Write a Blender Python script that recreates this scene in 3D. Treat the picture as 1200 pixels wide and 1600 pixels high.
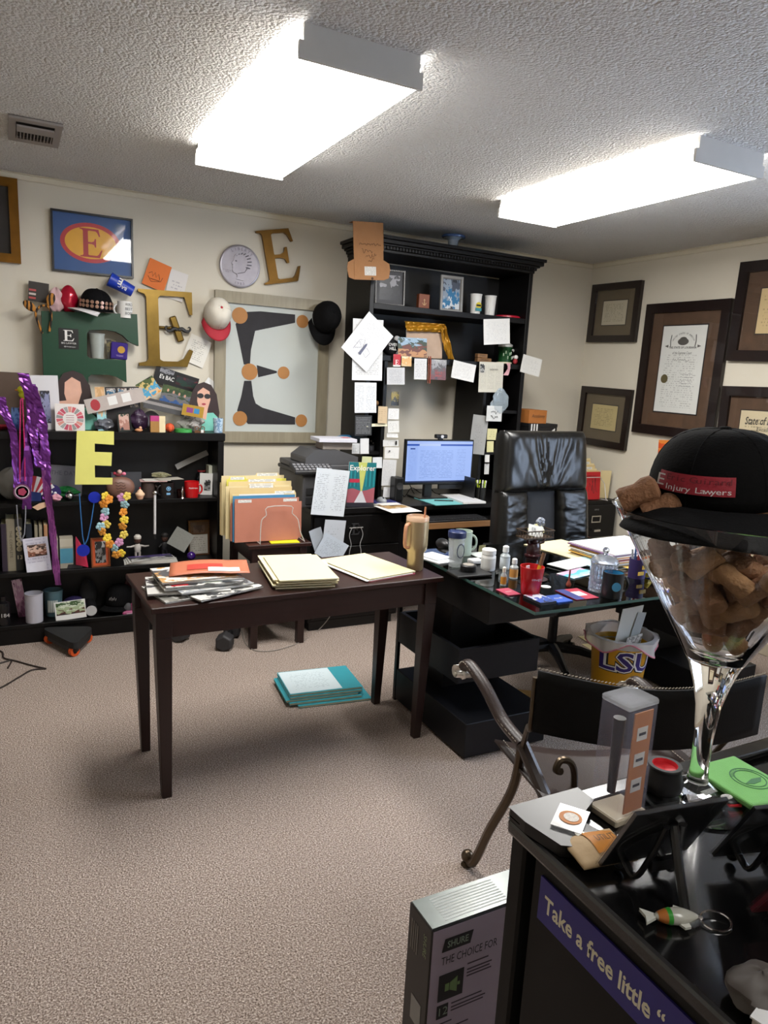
import bpy, bmesh, math, random
from mathutils import Matrix, Vector, Euler, noise
import numpy as np
for o in list(bpy.data.objects): bpy.data.objects.remove(o)
scn = bpy.context.scene
COL = scn.collection
PI = math.pi
# ------------------------------------------------------------------ camera
CAM_H = 1.55; F_PX = 1120.0
YAW, PITCH, ROLL = [math.radians(a) for a in (27.7, 10.6, -3.1)]
def _axes():
    fwd = np.array([math.sin(YAW)*math.cos(PITCH), math.cos(YAW)*math.cos(PITCH), -math.sin(PITCH)])
    right = np.array([math.cos(YAW), -math.sin(YAW), 0.0]); down = np.cross(fwd, right)
    return np.array([right*math.cos(ROLL)+down*math.sin(ROLL), -right*math.sin(ROLL)+down*math.cos(ROLL), fwd])
AX = _axes()
cam_d = bpy.data.cameras.new('camera'); cam = bpy.data.objects.new('camera', cam_d); COL.objects.link(cam)
cam_d.sensor_fit = 'HORIZONTAL'; cam_d.sensor_width = 36; cam_d.lens = F_PX/1200*36; cam_d.clip_start = 0.02
m = Matrix.Identity(4)
for i in range(3):
    m[i][0] = AX[0][i]; m[i][1] = -AX[1][i]; m[i][2] = -AX[2][i]
m[2][3] = CAM_H
cam.matrix_world = m; scn.camera = cam
# ------------------------------------------------------------------ world, view
scn.view_settings.view_transform = 'Standard'; scn.view_settings.look = 'None'
scn.view_settings.gamma = 1; scn.view_settings.use_curve_mapping = False
scn.view_settings.exposure = 1.88
w = bpy.data.worlds.new('world'); scn.world = w; w.use_nodes = True
bg = w.node_tree.nodes['Background']; bg.inputs[0].default_value = (0.62, 0.76, 1.0, 1); bg.inputs[1].default_value = 3.5
LAMP_STRENGTH = 9.0
# ------------------------------------------------------------------ room numbers
CEIL, YB, XR, XL, YF = 2.5, 4.47, 4.06, -1.7, -1.6
# ray helpers: a measured point of the photograph on a known plane of the room
def _ray(x, y): return AX.T @ np.array([(x-600)/F_PX, (y-800)/F_PX, 1.0])
def on_z(x, y, z): d = _ray(x, y); return Vector(np.array([0, 0, CAM_H]) + d*((z-CAM_H)/d[2]))
def on_y(x, y, Y): d = _ray(x, y); return Vector(np.array([0, 0, CAM_H]) + d*(Y/d[1]))
def on_x(x, y, X): d = _ray(x, y); return Vector(np.array([0, 0, CAM_H]) + d*(X/d[0]))
# ------------------------------------------------------------------ materials
def lin(c):
    if isinstance(c, str):
        c = c.lstrip('#'); c = [int(c[i:i+2], 16) for i in (0, 2, 4)]
    return tuple(((v/255)/12.92 if v/255 <= .04045 else ((v/255+.055)/1.055)**2.4) for v in c) + (1.0,)
MATS = {}
class NT:
    def __init__(s, name):
        s.m = bpy.data.materials.new(name); s.m.use_nodes = True; s.t = s.m.node_tree
        s.b = s.t.nodes['Principled BSDF']
    def n(s, typ, **kw):
        nd = s.t.nodes.new(typ)
        for k, v in kw.items():
            if k.startswith('i_'): nd.inputs[k[2:].replace('_', ' ')].default_value = v
            else: setattr(nd, k, v)
        return nd
    def l(s, a, b): s.t.links.new(a, b)
    def math(s, op, a, b=None, c=None):
        nd = s.t.nodes.new('ShaderNodeMath'); nd.operation = op
        for i, v in enumerate((a, b, c)):
            if v is None: continue
            if isinstance(v, (int, float)): nd.inputs[i].default_value = v
            else: s.l(v, nd.inputs[i])
        return nd.outputs[0]
    def mix(s, fac, a, b):
        nd = s.t.nodes.new('ShaderNodeMix'); nd.data_type = 'RGBA'
        for i, v in ((0, fac), (6, a), (7, b)):
            if isinstance(v, (int, float)): nd.inputs[i].default_value = v
            elif isinstance(v, tuple): nd.inputs[i].default_value = v
            else: s.l(v, nd.inputs[i])
        return nd.outputs[2]
def mat(color, rough=.55, metal=0.0, spec=.5, var=.12, scale=25, bump=0.0, bscale=80, name=None, coat=0.0, sheen=0.0):
    """plain procedural surface: base colour with slight noise variation and optional fine relief"""
    key = ('m', str(color), rough, metal, spec, var, scale, bump, bscale, coat, sheen)
    if key in MATS: return MATS[key]
    s = NT(name or 'surface'); c = lin(color)
    tc = s.n('ShaderNodeTexCoord'); nz = s.n('ShaderNodeTexNoise'); nz.inputs['Scale'].default_value = scale; nz.inputs['Detail'].default_value = 3
    s.l(tc.outputs['Object'], nz.inputs['Vector'])
    d = tuple(v*(1-var) for v in c[:3])+(1,); u = tuple(min(1, v*(1+var)) for v in c[:3])+(1,)
    s.l(s.mix(nz.outputs['Fac'], d, u), s.b.inputs['Base Color'])
    s.b.inputs['Roughness'].default_value = rough; s.b.inputs['Metallic'].default_value = metal
    s.b.inputs['Specular IOR Level'].default_value = spec; s.b.inputs['Coat Weight'].default_value = coat
    s.b.inputs['Sheen Weight'].default_value = sheen
    if bump:
        n2 = s.n('ShaderNodeTexNoise'); n2.inputs['Scale'].default_value = bscale; n2.inputs['Detail'].default_value = 4
        s.l(tc.outputs['Object'], n2.inputs['Vector'])
        b = s.n('ShaderNodeBump'); b.inputs['Strength'].default_value = bump; b.inputs['Distance'].default_value = .01
        s.l(n2.outputs['Fac'], b.inputs['Height']); s.l(b.outputs[0], s.b.inputs['Normal'])
    MATS[key] = s.m; return s.m
def emit(color, strength, name='lamp_glow'):
    s = NT(name); s.b.inputs['Base Color'].default_value = (.8, .8, .8, 1)
    s.b.inputs['Emission Color'].default_value = lin(color); s.b.inputs['Emission Strength'].default_value = strength
    return s.m
def glass(color='#ffffff', rough=.0, ior=1.45, name='glass', key=None):
    k = ('g', color, rough, ior)
    if k in MATS: return MATS[k]
    s = NT(name); s.b.inputs['Base Color'].default_value = lin(color); s.b.inputs['Transmission Weight'].default_value = 1
    s.b.inputs['Roughness'].default_value = rough; s.b.inputs['IOR'].default_value = ior
    MATS[k] = s.m; return s.m
def clear(color='#ffffff', alpha=.15, rough=.05, name='clear_plastic'):
    """thin clear film or pane: mostly see-through with its own gloss"""
    k = ('c', color, alpha, rough)
    if k in MATS: return MATS[k]
    s = NT(name); s.b.inputs['Base Color'].default_value = lin(color); s.b.inputs['Alpha'].default_value = alpha
    s.b.inputs['Roughness'].default_value = rough
    MATS[k] = s.m; return s.m
def pane(name='picture_glass'):
    """thin clear pane: see-through with real mirror reflection rising towards grazing angles"""
    if 'pane' in MATS: return MATS['pane']
    s = NT(name); out = [n for n in s.t.nodes if n.type == 'OUTPUT_MATERIAL'][0]; s.t.nodes.remove(s.b)
    ge = s.n('ShaderNodeNewGeometry'); vm = s.n('ShaderNodeVectorMath', operation='DOT_PRODUCT'); s.l(ge.outputs['Normal'], vm.inputs[0]); s.l(ge.outputs['Incoming'], vm.inputs[1]); sch = s.math('ADD', .04, s.math('MULTIPLY', .96, s.math('POWER', s.math('SUBTRACT', 1.0, s.math('ABSOLUTE', vm.outputs['Value'])), 5.0))); tr = s.n('ShaderNodeBsdfTransparent'); gl = s.n('ShaderNodeBsdfGlossy'); gl.inputs['Roughness'].default_value = .02
    mx = s.n('ShaderNodeMixShader'); s.l(sch, mx.inputs[0]); s.l(tr.outputs[0], mx.inputs[1]); s.l(gl.outputs[0], mx.inputs[2]); s.l(mx.outputs[0], out.inputs[0])
    MATS['pane'] = s.m; return s.m
def printed(bgc='#e8e8e6', ink='#555560', n=18, dens=.5, mx=.12, my=.1, cols=1, wscale=26, rough=.65, seed=0.0):
    """paper with rows of fine unreadable print (surface local coordinates)"""
    key = ('p', bgc, ink, n, dens, mx, my, cols, wscale, rough, seed)
    if key in MATS: return MATS[key]
    s = NT('printed_paper'); tc = s.n('ShaderNodeTexCoord'); sp = s.n('ShaderNodeSeparateXYZ'); s.l(tc.outputs['Generated'], sp.inputs[0])
    u, v = sp.outputs[0], sp.outputs[1]
    vn = s.math('MULTIPLY', v, float(n)); row = s.math('FLOOR', vn); fr = s.math('FRACT', vn)
    line = s.math('MULTIPLY', s.math('GREATER_THAN', fr, .3), s.math('LESS_THAN', fr, .72))
    cb = s.n('ShaderNodeCombineXYZ'); s.l(s.math('MULTIPLY', u, float(wscale)), cb.inputs[0]); s.l(s.math('ADD', s.math('MULTIPLY', row, 7.31), seed*3.7), cb.inputs[1])
    nz = s.n('ShaderNodeTexNoise'); nz.inputs['Scale'].default_value = 1.0; nz.inputs['Detail'].default_value = 2; s.l(cb.outputs[0], nz.inputs['Vector'])
    word = s.math('LESS_THAN', nz.outputs['Fac'], .35+.3*dens)
    # ragged line lengths
    cb2 = s.n('ShaderNodeCombineXYZ'); s.l(s.math('MULTIPLY', row, 3.17), cb2.inputs[0]); cb2.inputs[1].default_value = seed+.5
    n2 = s.n('ShaderNodeTexNoise'); n2.inputs['Scale'].default_value = 1.0; s.l(cb2.outputs[0], n2.inputs['Vector'])
    uu = s.math('FRACT', s.math('MULTIPLY', u, float(cols)))
    right = s.math('LESS_THAN', uu, s.math('ADD', 1-mx*2.2, s.math('MULTIPLY', n2.outputs['Fac'], mx*1.8)))
    mk = s.math('MULTIPLY', right, s.math('GREATER_THAN', uu, mx))
    mk = s.math('MULTIPLY', mk, s.math('MULTIPLY', s.math('GREATER_THAN', v, my), s.math('LESS_THAN', v, 1-my)))
    f = s.math('MULTIPLY', s.math('MULTIPLY', line, word), mk)
    s.l(s.mix(s.math('MULTIPLY', f, .55), lin(bgc), lin(ink)), s.b.inputs['Base Color']); s.b.inputs['Roughness'].default_value = rough
    MATS[key] = s.m; return s.m
def photo(cols, seed=0, scale=5, rough=.35, dist=1.0):
    """glossy picture print: irregular patches of the given colours, ordered from the bottom to the top of the print"""
    key = ('ph', tuple(cols), seed, scale, rough, dist)
    if key in MATS: return MATS[key]
    s = NT('photo_print'); tc = s.n('ShaderNodeTexCoord'); mp = s.n('ShaderNodeMapping'); mp.inputs['Location'].default_value = (seed*1.7, seed*.9, 0)
    s.l(tc.outputs['Generated'], mp.inputs[0])
    vo = s.n('ShaderNodeTexVoronoi'); vo.inputs['Scale'].default_value = scale; s.l(mp.outputs[0], vo.inputs['Vector'])
    nz = s.n('ShaderNodeTexNoise'); nz.inputs['Scale'].default_value = scale*1.5; nz.inputs['Detail'].default_value = 4; s.l(mp.outputs[0], nz.inputs['Vector'])
    sp = s.n('ShaderNodeSeparateXYZ'); s.l(tc.outputs['Generated'], sp.inputs[0])
    sc = s.n('ShaderNodeSeparateColor'); s.l(vo.outputs['Color'], sc.inputs[0])
    f = s.math('ADD', s.math('MULTIPLY', sp.outputs[1], .55), s.math('MULTIPLY', s.math('ADD', s.math('MULTIPLY', sc.outputs[0], .45), s.math('MULTIPLY', nz.outputs['Fac'], .45)), dist*.6))
    f = s.math('SUBTRACT', f, .05)
    r = s.n('ShaderNodeValToRGB'); r.color_ramp.interpolation = 'CONSTANT'
    els = r.color_ramp.elements
    while len(els) < len(cols): els.new(.5)
    for i, c in enumerate(cols): els[i].position = i/len(cols); els[i].color = lin(c)
    s.l(f, r.inputs[0]); s.l(r.outputs[0], s.b.inputs['Base Color']); s.b.inputs['Roughness'].default_value = rough
    MATS[key] = s.m; return s.m
def wood(c1, c2, rough=.35, scale=3, axis=0, coat=0.0, name='wood'):
    key = ('w', c1, c2, rough, scale, axis, coat)
    if key in MATS: return MATS[key]
    s = NT(name); tc = s.n('ShaderNodeTexCoord'); mp = s.n('ShaderNodeMapping')
    sc = [18, 18, 18]; sc[axis] = 1.5; mp.inputs['Scale'].default_value = sc; s.l(tc.outputs['Object'], mp.inputs[0])
    nz = s.n('ShaderNodeTexNoise'); nz.inputs['Scale'].default_value = scale; nz.inputs['Detail'].default_value = 5; nz.inputs['Distortion'].default_value = 1.2; s.l(mp.outputs[0], nz.inputs['Vector'])
    s.l(s.mix(nz.outputs['Fac'], lin(c1), lin(c2)), s.b.inputs['Base Color']); s.b.inputs['Roughness'].default_value = rough; s.b.inputs['Coat Weight'].default_value = coat
    MATS[key] = s.m; return s.m
def leather(c, rough=.38, bump=.25, scale=260):
    key = ('l', c, rough, bump, scale)
    if key in MATS: return MATS[key]
    s = NT('leather'); tc = s.n('ShaderNodeTexCoord'); vo = s.n('ShaderNodeTexVoronoi'); vo.inputs['Scale'].default_value = scale; s.l(tc.outputs['Object'], vo.inputs['Vector'])
    nz = s.n('ShaderNodeTexNoise'); nz.inputs['Scale'].default_value = 6; s.l(tc.outputs['Object'], nz.inputs['Vector'])
    cc = lin(c); s.l(s.mix(nz.outputs['Fac'], tuple(v*.75 for v in cc[:3])+(1,), tuple(v*1.25 for v in cc[:3])+(1,)), s.b.inputs['Base Color'])
    b = s.n('ShaderNodeBump'); b.inputs['Strength'].default_value = bump; b.inputs['Distance'].default_value = .002; s.l(vo.outputs['Distance'], b.inputs['Height']); s.l(b.outputs[0], s.b.inputs['Normal'])
    s.b.inputs['Roughness'].default_value = rough; s.b.inputs['Specular IOR Level'].default_value = .5 if rough < .5 else .2; MATS[key] = s.m; return s.m
# ------------------------------------------------------------------ mesh building
def RM(rx=0, ry=0, rz=0): return Euler((rx, ry, rz)).to_matrix().to_4x4()
def TM(x, y, z): return Matrix.Translation((x, y, z))
class MB:
    def __init__(s): s.v = []; s.f = []; s.mi = []
    def add(s, vs, fs, M=None, mi=0):
        o = len(s.v); s.v += [tuple(M @ Vector(p)) if M is not None else tuple(p) for p in vs]
        s.f += [tuple(i+o for i in f) for f in fs]; s.mi += [mi]*len(fs); return s
    def box(s, x0, x1, y0, y1, z0, z1, M=None, mi=0):
        vs = [(x, y, z) for z in (z0, z1) for y in (y0, y1) for x in (x0, x1)]
        return s.add(vs, [(0, 2, 3, 1), (4, 5, 7, 6), (0, 1, 5, 4), (2, 6, 7, 3), (0, 4, 6, 2), (1, 3, 7, 5)], M, mi)
    def frustum(s, c0, s0, c1, s1, M=None, mi=0):
        vs = []
        for c, z in ((c0, s0), (c1, s1)):
            for dy in (-1, 1):
                for dx in (-1, 1): vs.append((c[0]+dx*z[0]/2, c[1]+dy*z[1]/2, c[2]))
        return s.add(vs, [(0, 2, 3, 1), (4, 5, 7, 6), (0, 1, 5, 4), (2, 6, 7, 3), (0, 4, 6, 2), (1, 3, 7, 5)], M, mi)
    def lathe(s, prof, n=24, M=None, mi=0, cap=True, sx=1.0, sy=1.0):
        vs = []; fs = []; k = len(prof)
        for r, z in prof:
            for i in range(n):
                a = 2*PI*i/n; vs.append((r*math.cos(a)*sx, r*math.sin(a)*sy, z))
        for j in range(k-1):
            for i in range(n):
                i2 = (i+1) % n; fs.append((j*n+i, j*n+i2, (j+1)*n+i2, (j+1)*n+i))
        if cap:
            if prof[0][0] > 1e-6: fs.append(tuple(range(n-1, -1, -1)))
            if prof[-1][0] > 1e-6: fs.append(tuple((k-1)*n+i for i in range(n)))
        return s.add(vs, fs, M, mi)
    def cyl(s, p0, p1, r0, r1=None, n=12, mi=0):
        r1 = r0 if r1 is None else r1; p0 = Vector(p0); p1 = Vector(p1); d = p1-p0
        q = d.to_track_quat('Z', 'Y').to_matrix().to_4x4()
        return s.lathe([(r0, 0), (r1, d.length)], n, Matrix.Translation(p0) @ q, mi)
    def tube(s, path, r, n=8, mi=0, closed=False, flat=1.0, M=None):
        P = [Vector(p) for p in path]; k = len(P); vs = []; fs = []
        rr = r if isinstance(r, (list, tuple)) else [r]*k
        up = None
        for i, p in enumerate(P):
            t = (P[(i+1) % k]-P[i-1]) if closed else (P[min(i+1, k-1)]-P[max(i-1, 0)])
            t.normalize()
            if up is None: up = Vector((0, 0, 1)) if abs(t.z) < .9 else Vector((0, 1, 0))
            a = t.cross(up)
            if a.length < 1e-4: a = t.orthogonal()
            a.normalize(); b = a.cross(t).normalized(); up = b
            for j in range(n):
                th = 2*PI*j/n; vs.append(tuple(p+a*math.cos(th)*rr[i]+b*math.sin(th)*rr[i]*flat))
        for i in range(k if closed else k-1):
            i2 = (i+1) % k
            for j in range(n):
                j2 = (j+1) % n; fs.append((i*n+j, i*n+j2, i2*n+j2, i2*n+j))
        if not closed: fs += [tuple(range(n-1, -1, -1)), tuple((k-1)*n+j for j in range(n))]
        return s.add(vs, fs, M, mi)
    def prism(s, poly, z0, z1, M=None, mi=0, mi_side=None):
        k = len(poly); a = sum(poly[i][0]*poly[(i+1) % k][1]-poly[(i+1) % k][0]*poly[i][1] for i in range(k))
        if a < 0: poly = poly[::-1]
        vs = [(x, y, z0) for x, y in poly]+[(x, y, z1) for x, y in poly]
        s.add(vs, [tuple(range(k-1, -1, -1)), tuple(range(k, 2*k))], M, mi)
        s.add(vs, [(i, (i+1) % k, k+(i+1) % k, k+i) for i in range(k)], M, mi if mi_side is None else mi_side)
        return s
    def sphere(s, c, r, n=12, m=8, mi=0, M=None):
        rx, ry, rz = r if isinstance(r, (list, tuple)) else (r, r, r)
        pr = [(math.sin(PI*j/m), -math.cos(PI*j/m)) for j in range(m+1)]
        pr[0] = (0.0005, -1); pr[-1] = (.0005, 1)
        MM = TM(*c) @ Matrix.Diagonal((rx, ry, rz, 1))
        if M is not None: MM = M @ MM
        return s.lathe(pr, n, MM, mi)
    def grid(s, nu, nv, fn, M=None, mi=0, flip=False):
        vs = [tuple(fn(i/nu, j/nv)) for j in range(nv+1) for i in range(nu+1)]
        fs = []
        for j in range(nv):
            for i in range(nu):
                a = j*(nu+1)+i; q = (a, a+1, a+nu+2, a+nu+1); fs.append(q[::-1] if flip else q)
        return s.add(vs, fs, M, mi)
    def build(s, name, mats, parent=None, M=None, smooth=False, bevel=0.0, solid=0.0, sub=0, seg=1):
        me = bpy.data.meshes.new(name); me.from_pydata(s.v, [], s.f)
        for mm in (mats if isinstance(mats, (list, tuple)) else [mats]): me.materials.append(mm)
        me.polygons.foreach_set('material_index', s.mi)
        if smooth: me.polygons.foreach_set('use_smooth', [True]*len(s.f))
        me.update()
        o = bpy.data.objects.new(name, me); COL.objects.link(o)
        if parent is not None: o.parent = parent
        if M is not None: o.matrix_local = M
        if solid: md = o.modifiers.new('s', 'SOLIDIFY'); md.thickness = solid; md.offset = 0
        if bevel: md = o.modifiers.new('b', 'BEVEL'); md.width = bevel; md.segments = seg; md.limit_method = 'ANGLE'; md.angle_limit = math.radians(40)
        if sub: md = o.modifiers.new('u', 'SUBSURF'); md.levels = sub; md.render_levels = sub
        if smooth:
            md = me
            try: me.set_sharp_from_angle(angle=math.radians(42))
            except Exception: pass
        return o
def tag(o, label=None, cat=None, group=None, kind=None):
    if label: o['label'] = label
    if cat: o['category'] = cat
    if group: o['group'] = group
    if kind: o['kind'] = kind
    return o
def thing(name, label, cat, M, group=None):
    o = bpy.data.objects.new(name, None); COL.objects.link(o); o.empty_display_size = .05
    o.matrix_world = M if isinstance(M, Matrix) else TM(*M)
    return tag(o, label, cat, group)
def struct(name, mb, mats, **k):
    o = mb.build(name, mats, **k); o['kind'] = 'structure'; return o
def text(parent, s, M, size, m, name='lettering', width=None, extrude=.0004, align='CENTER', bold=0.0, shear=0.0, space=1.0):
    cu = bpy.data.curves.new(name, 'FONT'); cu.body = s; cu.size = size; cu.resolution_u = 2; cu.extrude = 0; cu.offset = bold; cu.shear = shear
    cu.align_x = align; cu.align_y = 'CENTER'; cu.space_character = space; cu.fill_mode = 'FRONT'
    t = bpy.data.objects.new(name, cu); COL.objects.link(t)
    dg = bpy.context.evaluated_depsgraph_get(); dg.update()
    me = bpy.data.meshes.new_from_object(t.evaluated_get(dg)); bpy.data.objects.remove(t); bpy.data.curves.remove(cu)
    me.name = name; me.materials.clear(); me.materials.append(m)
    if width and len(me.vertices):
        xs = [v.co.x for v in me.vertices]; k = width/max(1e-6, max(xs)-min(xs))
        for v in me.vertices: v.co.x *= k
    o = bpy.data.objects.new(name, me); COL.objects.link(o); o.parent = parent; o.matrix_local = M
    return o
def copy_tree(o, M, label=None, parent=None, group=None):
    c = o.copy(); COL.objects.link(c)
    if parent is not None: c.parent = parent
    if M is not None: c.matrix_world = M
    if label: c['label'] = label
    if group: c['group'] = group
    for ch in list(o.children):
        copy_tree(ch, None, parent=c)
    return c
# frames of reference: local x right, y up, z out of the surface
FB = RM(PI/2, 0, 0)                       # facing the room from the back wall
FRW = RM(0, 0, -PI/2) @ RM(PI/2, 0, 0)    # facing the room from the right wall
def rect(plane, val, tl, tr, br, bl):
    """matrix (origin at the rectangle's centre), width and height of a rectangle measured on a plane"""
    fn = {'y': on_y, 'x': on_x, 'z': on_z}[plane]; a, b, c, d = [fn(p[0], p[1], val) for p in (tl, tr, br, bl)]
    nrm = {'y': Vector((0, -1, 0)), 'x': Vector((-1, 0, 0)), 'z': Vector((0, 0, 1))}[plane]
    xv = ((b-a)+(c-d))/2; wd = xv.length; xv.normalize(); yv = nrm.cross(xv); ht = abs((((a-d)+(b-c))/2).dot(yv)); ce = (a+b+c+d)/4
    M = Matrix.Identity(4)
    for i in range(3): M[i][0] = xv[i]; M[i][1] = yv[i]; M[i][2] = nrm[i]; M[i][3] = ce[i]
    return M, wd, ht
def prect(plane, val, x0, y0, x1, y1): return rect(plane, val, (x0, y0), (x1, y0), (x1, y1), (x0, y1))
def base_of(M, h):     # move the origin from the centre to the lower edge
    return M @ TM(0, -h/2, 0)
def sheet(name, label, cat, R, m, thick=.0006, curl=0.0, group=None, fold=0.0, lift=0.0):
    """a sheet of paper with a slight bow; origin at its lower edge"""
    M, wd, ht = R; mb = MB()
    def fn(u, v):
        z = curl*(((u-.5)*2)**2*.5 + .5*(1-v)**2) + fold*max(0, u+(1-v)-1.2)
        return (wd*(u-.5), ht*v, z+lift)
    n = 8 if (curl or fold) else 1
    mb.grid(n, n, fn)
    mb.grid(n, n, lambda u, v: (lambda p: (p[0], p[1], p[2]-thick))(fn(u, v)), flip=True)
    o = mb.build(name, m, None, None, smooth=bool(curl)); o.matrix_world = base_of(M, ht)
    return tag(o, label, cat, group)
# ------------------------------------------------------------------ the room
def wall_mat():
    s = NT('painted_wall'); tc = s.n('ShaderNodeTexCoord')
    nz = s.n('ShaderNodeTexNoise'); nz.inputs['Scale'].default_value = 1.2; nz.inputs['Detail'].default_value = 4; s.l(tc.outputs['Object'], nz.inputs['Vector'])
    s.l(s.mix(nz.outputs['Fac'], lin('#cfc8b8'), lin('#d9d2c2')), s.b.inputs['Base Color']); s.b.inputs['Roughness'].default_value = .8
    n2 = s.n('ShaderNodeTexNoise'); n2.inputs['Scale'].default_value = 160; s.l(tc.outputs['Object'], n2.inputs['Vector'])
    b = s.n('ShaderNodeBump'); b.inputs['Strength'].default_value = .08; b.inputs['Distance'].default_value = .004; s.l(n2.outputs['Fac'], b.inputs['Height']); s.l(b.outputs[0], s.b.inputs['Normal'])
    return s.m
def ceil_mat():
    s = NT('popcorn_ceiling'); tc = s.n('ShaderNodeTexCoord')
    n1 = s.n('ShaderNodeTexNoise'); n1.inputs['Scale'].default_value = 75; n1.inputs['Detail'].default_value = 3; n1.inputs['Roughness'].default_value = .6; s.l(tc.outputs['Object'], n1.inputs['Vector'])
    v = s.n('ShaderNodeTexVoronoi'); v.inputs['Scale'].default_value = 95; s.l(tc.outputs['Object'], v.inputs['Vector'])
    h = s.math('SUBTRACT', n1.outputs['Fac'], s.math('MULTIPLY', v.outputs['Distance'], .55))
    n3 = s.n('ShaderNodeTexNoise'); n3.inputs['Scale'].default_value = 2.2; s.l(tc.outputs['Object'], n3.inputs['Vector'])
    s.l(s.mix(n3.outputs['Fac'], lin('#cfcdca'), lin('#d9d7d4')), s.b.inputs['Base Color']); s.b.inputs['Roughness'].default_value = .9
    b = s.n('ShaderNodeBump'); b.inputs['Strength'].default_value = .9; b.inputs['Distance'].default_value = .02; s.l(h, b.inputs['Height']); s.l(b.outputs[0], s.b.inputs['Normal'])
    return s.m
def carpet_mat():
    s = NT('carpet'); tc = s.n('ShaderNodeTexCoord')
    n1 = s.n('ShaderNodeTexNoise'); n1.inputs['Scale'].default_value = 190; n1.inputs['Detail'].default_value = 4; n1.inputs['Roughness'].default_value = .75; s.l(tc.outputs['Object'], n1.inputs['Vector'])
    r = s.n('ShaderNodeValToRGB'); e = r.color_ramp.elements; e[0].position = .37; e[0].color = lin('#5c4d45'); e[1].position = .63; e[1].color = lin('#f0e3d8')
    k = e.new(.5); k.color = lin('#af9d91'); s.l(n1.outputs['Fac'], r.inputs[0])
    n2 = s.n('ShaderNodeTexNoise'); n2.inputs['Scale'].default_value = 1.6; n2.inputs['Detail'].default_value = 5; s.l(tc.outputs['Object'], n2.inputs['Vector'])
    c = s.mix(s.math('MULTIPLY', n2.outputs['Fac'], .35), r.outputs[0], lin('#9c8b82'))
    s.l(c, s.b.inputs['Base Color']); s.b.inputs['Roughness'].default_value = 1; s.b.inputs['Specular IOR Level'].default_value = .1
    v = s.n('ShaderNodeTexVoronoi'); v.inputs['Scale'].default_value = 190; s.l(tc.outputs['Object'], v.inputs['Vector'])
    b = s.n('ShaderNodeBump'); b.inputs['Strength'].default_value = .8; b.inputs['Distance'].default_value = .008; s.l(s.math('ADD', v.outputs['Distance'], n1.outputs['Fac']), b.inputs['Height']); s.l(b.outputs[0], s.b.inputs['Normal'])
    return s.m
WALL = wall_mat(); TRIM = mat('#d2cab6', .6, var=.03); T = .1
struct('floor', MB().box(XL-T, XR+T, YF-T, YB+T, -T, 0), carpet_mat())
struct('ceiling', MB().box(XL-T, XR+T, YF-T, YB+T, CEIL, CEIL+T), ceil_mat())
struct('wall_back', MB().box(XL-T, XR+T, YB, YB+T, 0, CEIL), WALL)
struct('wall_left', MB().box(XL-T, XL, YF, YB, 0, CEIL), WALL)
struct('wall_front', MB().box(XL-T, XR+T, YF-T, YF, 0, CEIL), WALL)
WY0, WY1, WZ0, WZ1 = .25, 1.75, .85, 2.1
wr = MB()
wr.box(XR, XR+T, YF, WY0, 0, CEIL); wr.box(XR, XR+T, WY1, YB, 0, CEIL); wr.box(XR, XR+T, WY0, WY1, 0, WZ0); wr.box(XR, XR+T, WY0, WY1, WZ1, CEIL)
struct('wall_right', wr, WALL)
win = struct('window_1', MB().box(XR+.03, XR+.07, WY0, WY1, WZ0, WZ0+.04).box(XR+.03, XR+.07, WY0, WY1, WZ1-.04, WZ1).box(XR+.03, XR+.07, WY0, WY0+.04, WZ0+.04, WZ1-.04).box(XR+.03, XR+.07, WY1-.04, WY1, WZ0+.04, WZ1-.04).box(XR+.03, XR+.07, WY0+.04, WY1-.04, 1.46, 1.5), mat('#e6e4dc', .5))
for z0, z1 in ((WZ0+.04, 1.46), (1.5, WZ1-.04)):
    MB().box(XR+.047, XR+.052, WY0+.04, WY1-.04, z0, z1).build('pane', pane(), win)
MB().box(XR-.04, XR+.03, WY0-.05, WY1+.05, WZ0-.025, WZ0).build('window_sill', mat('#e6e4dc', .5), win)
# small strip mouldings under the ceiling and boards on the floor
struct('trim_1', MB().box(XL, XR, YB-.012, YB, CEIL-.035, CEIL-.006).box(XL, XR, YB-.018, YB, CEIL-.006, CEIL), TRIM, bevel=.003)
struct('trim_2', MB().box(XR-.012, XR, YF, YB-.02, CEIL-.035, CEIL-.006).box(XR-.018, XR, YF, YB-.02, CEIL-.006, CEIL), TRIM, bevel=.003)
BB = mat('#bdb29c', .6, var=.03)
struct('baseboard_back', MB().box(XL, XR, YB-.012, YB, 0, .08), BB, bevel=.003)
struct('baseboard_right', MB().box(XR-.012, XR, YF, YB-.02, 0, .08), BB, bevel=.003)
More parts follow.
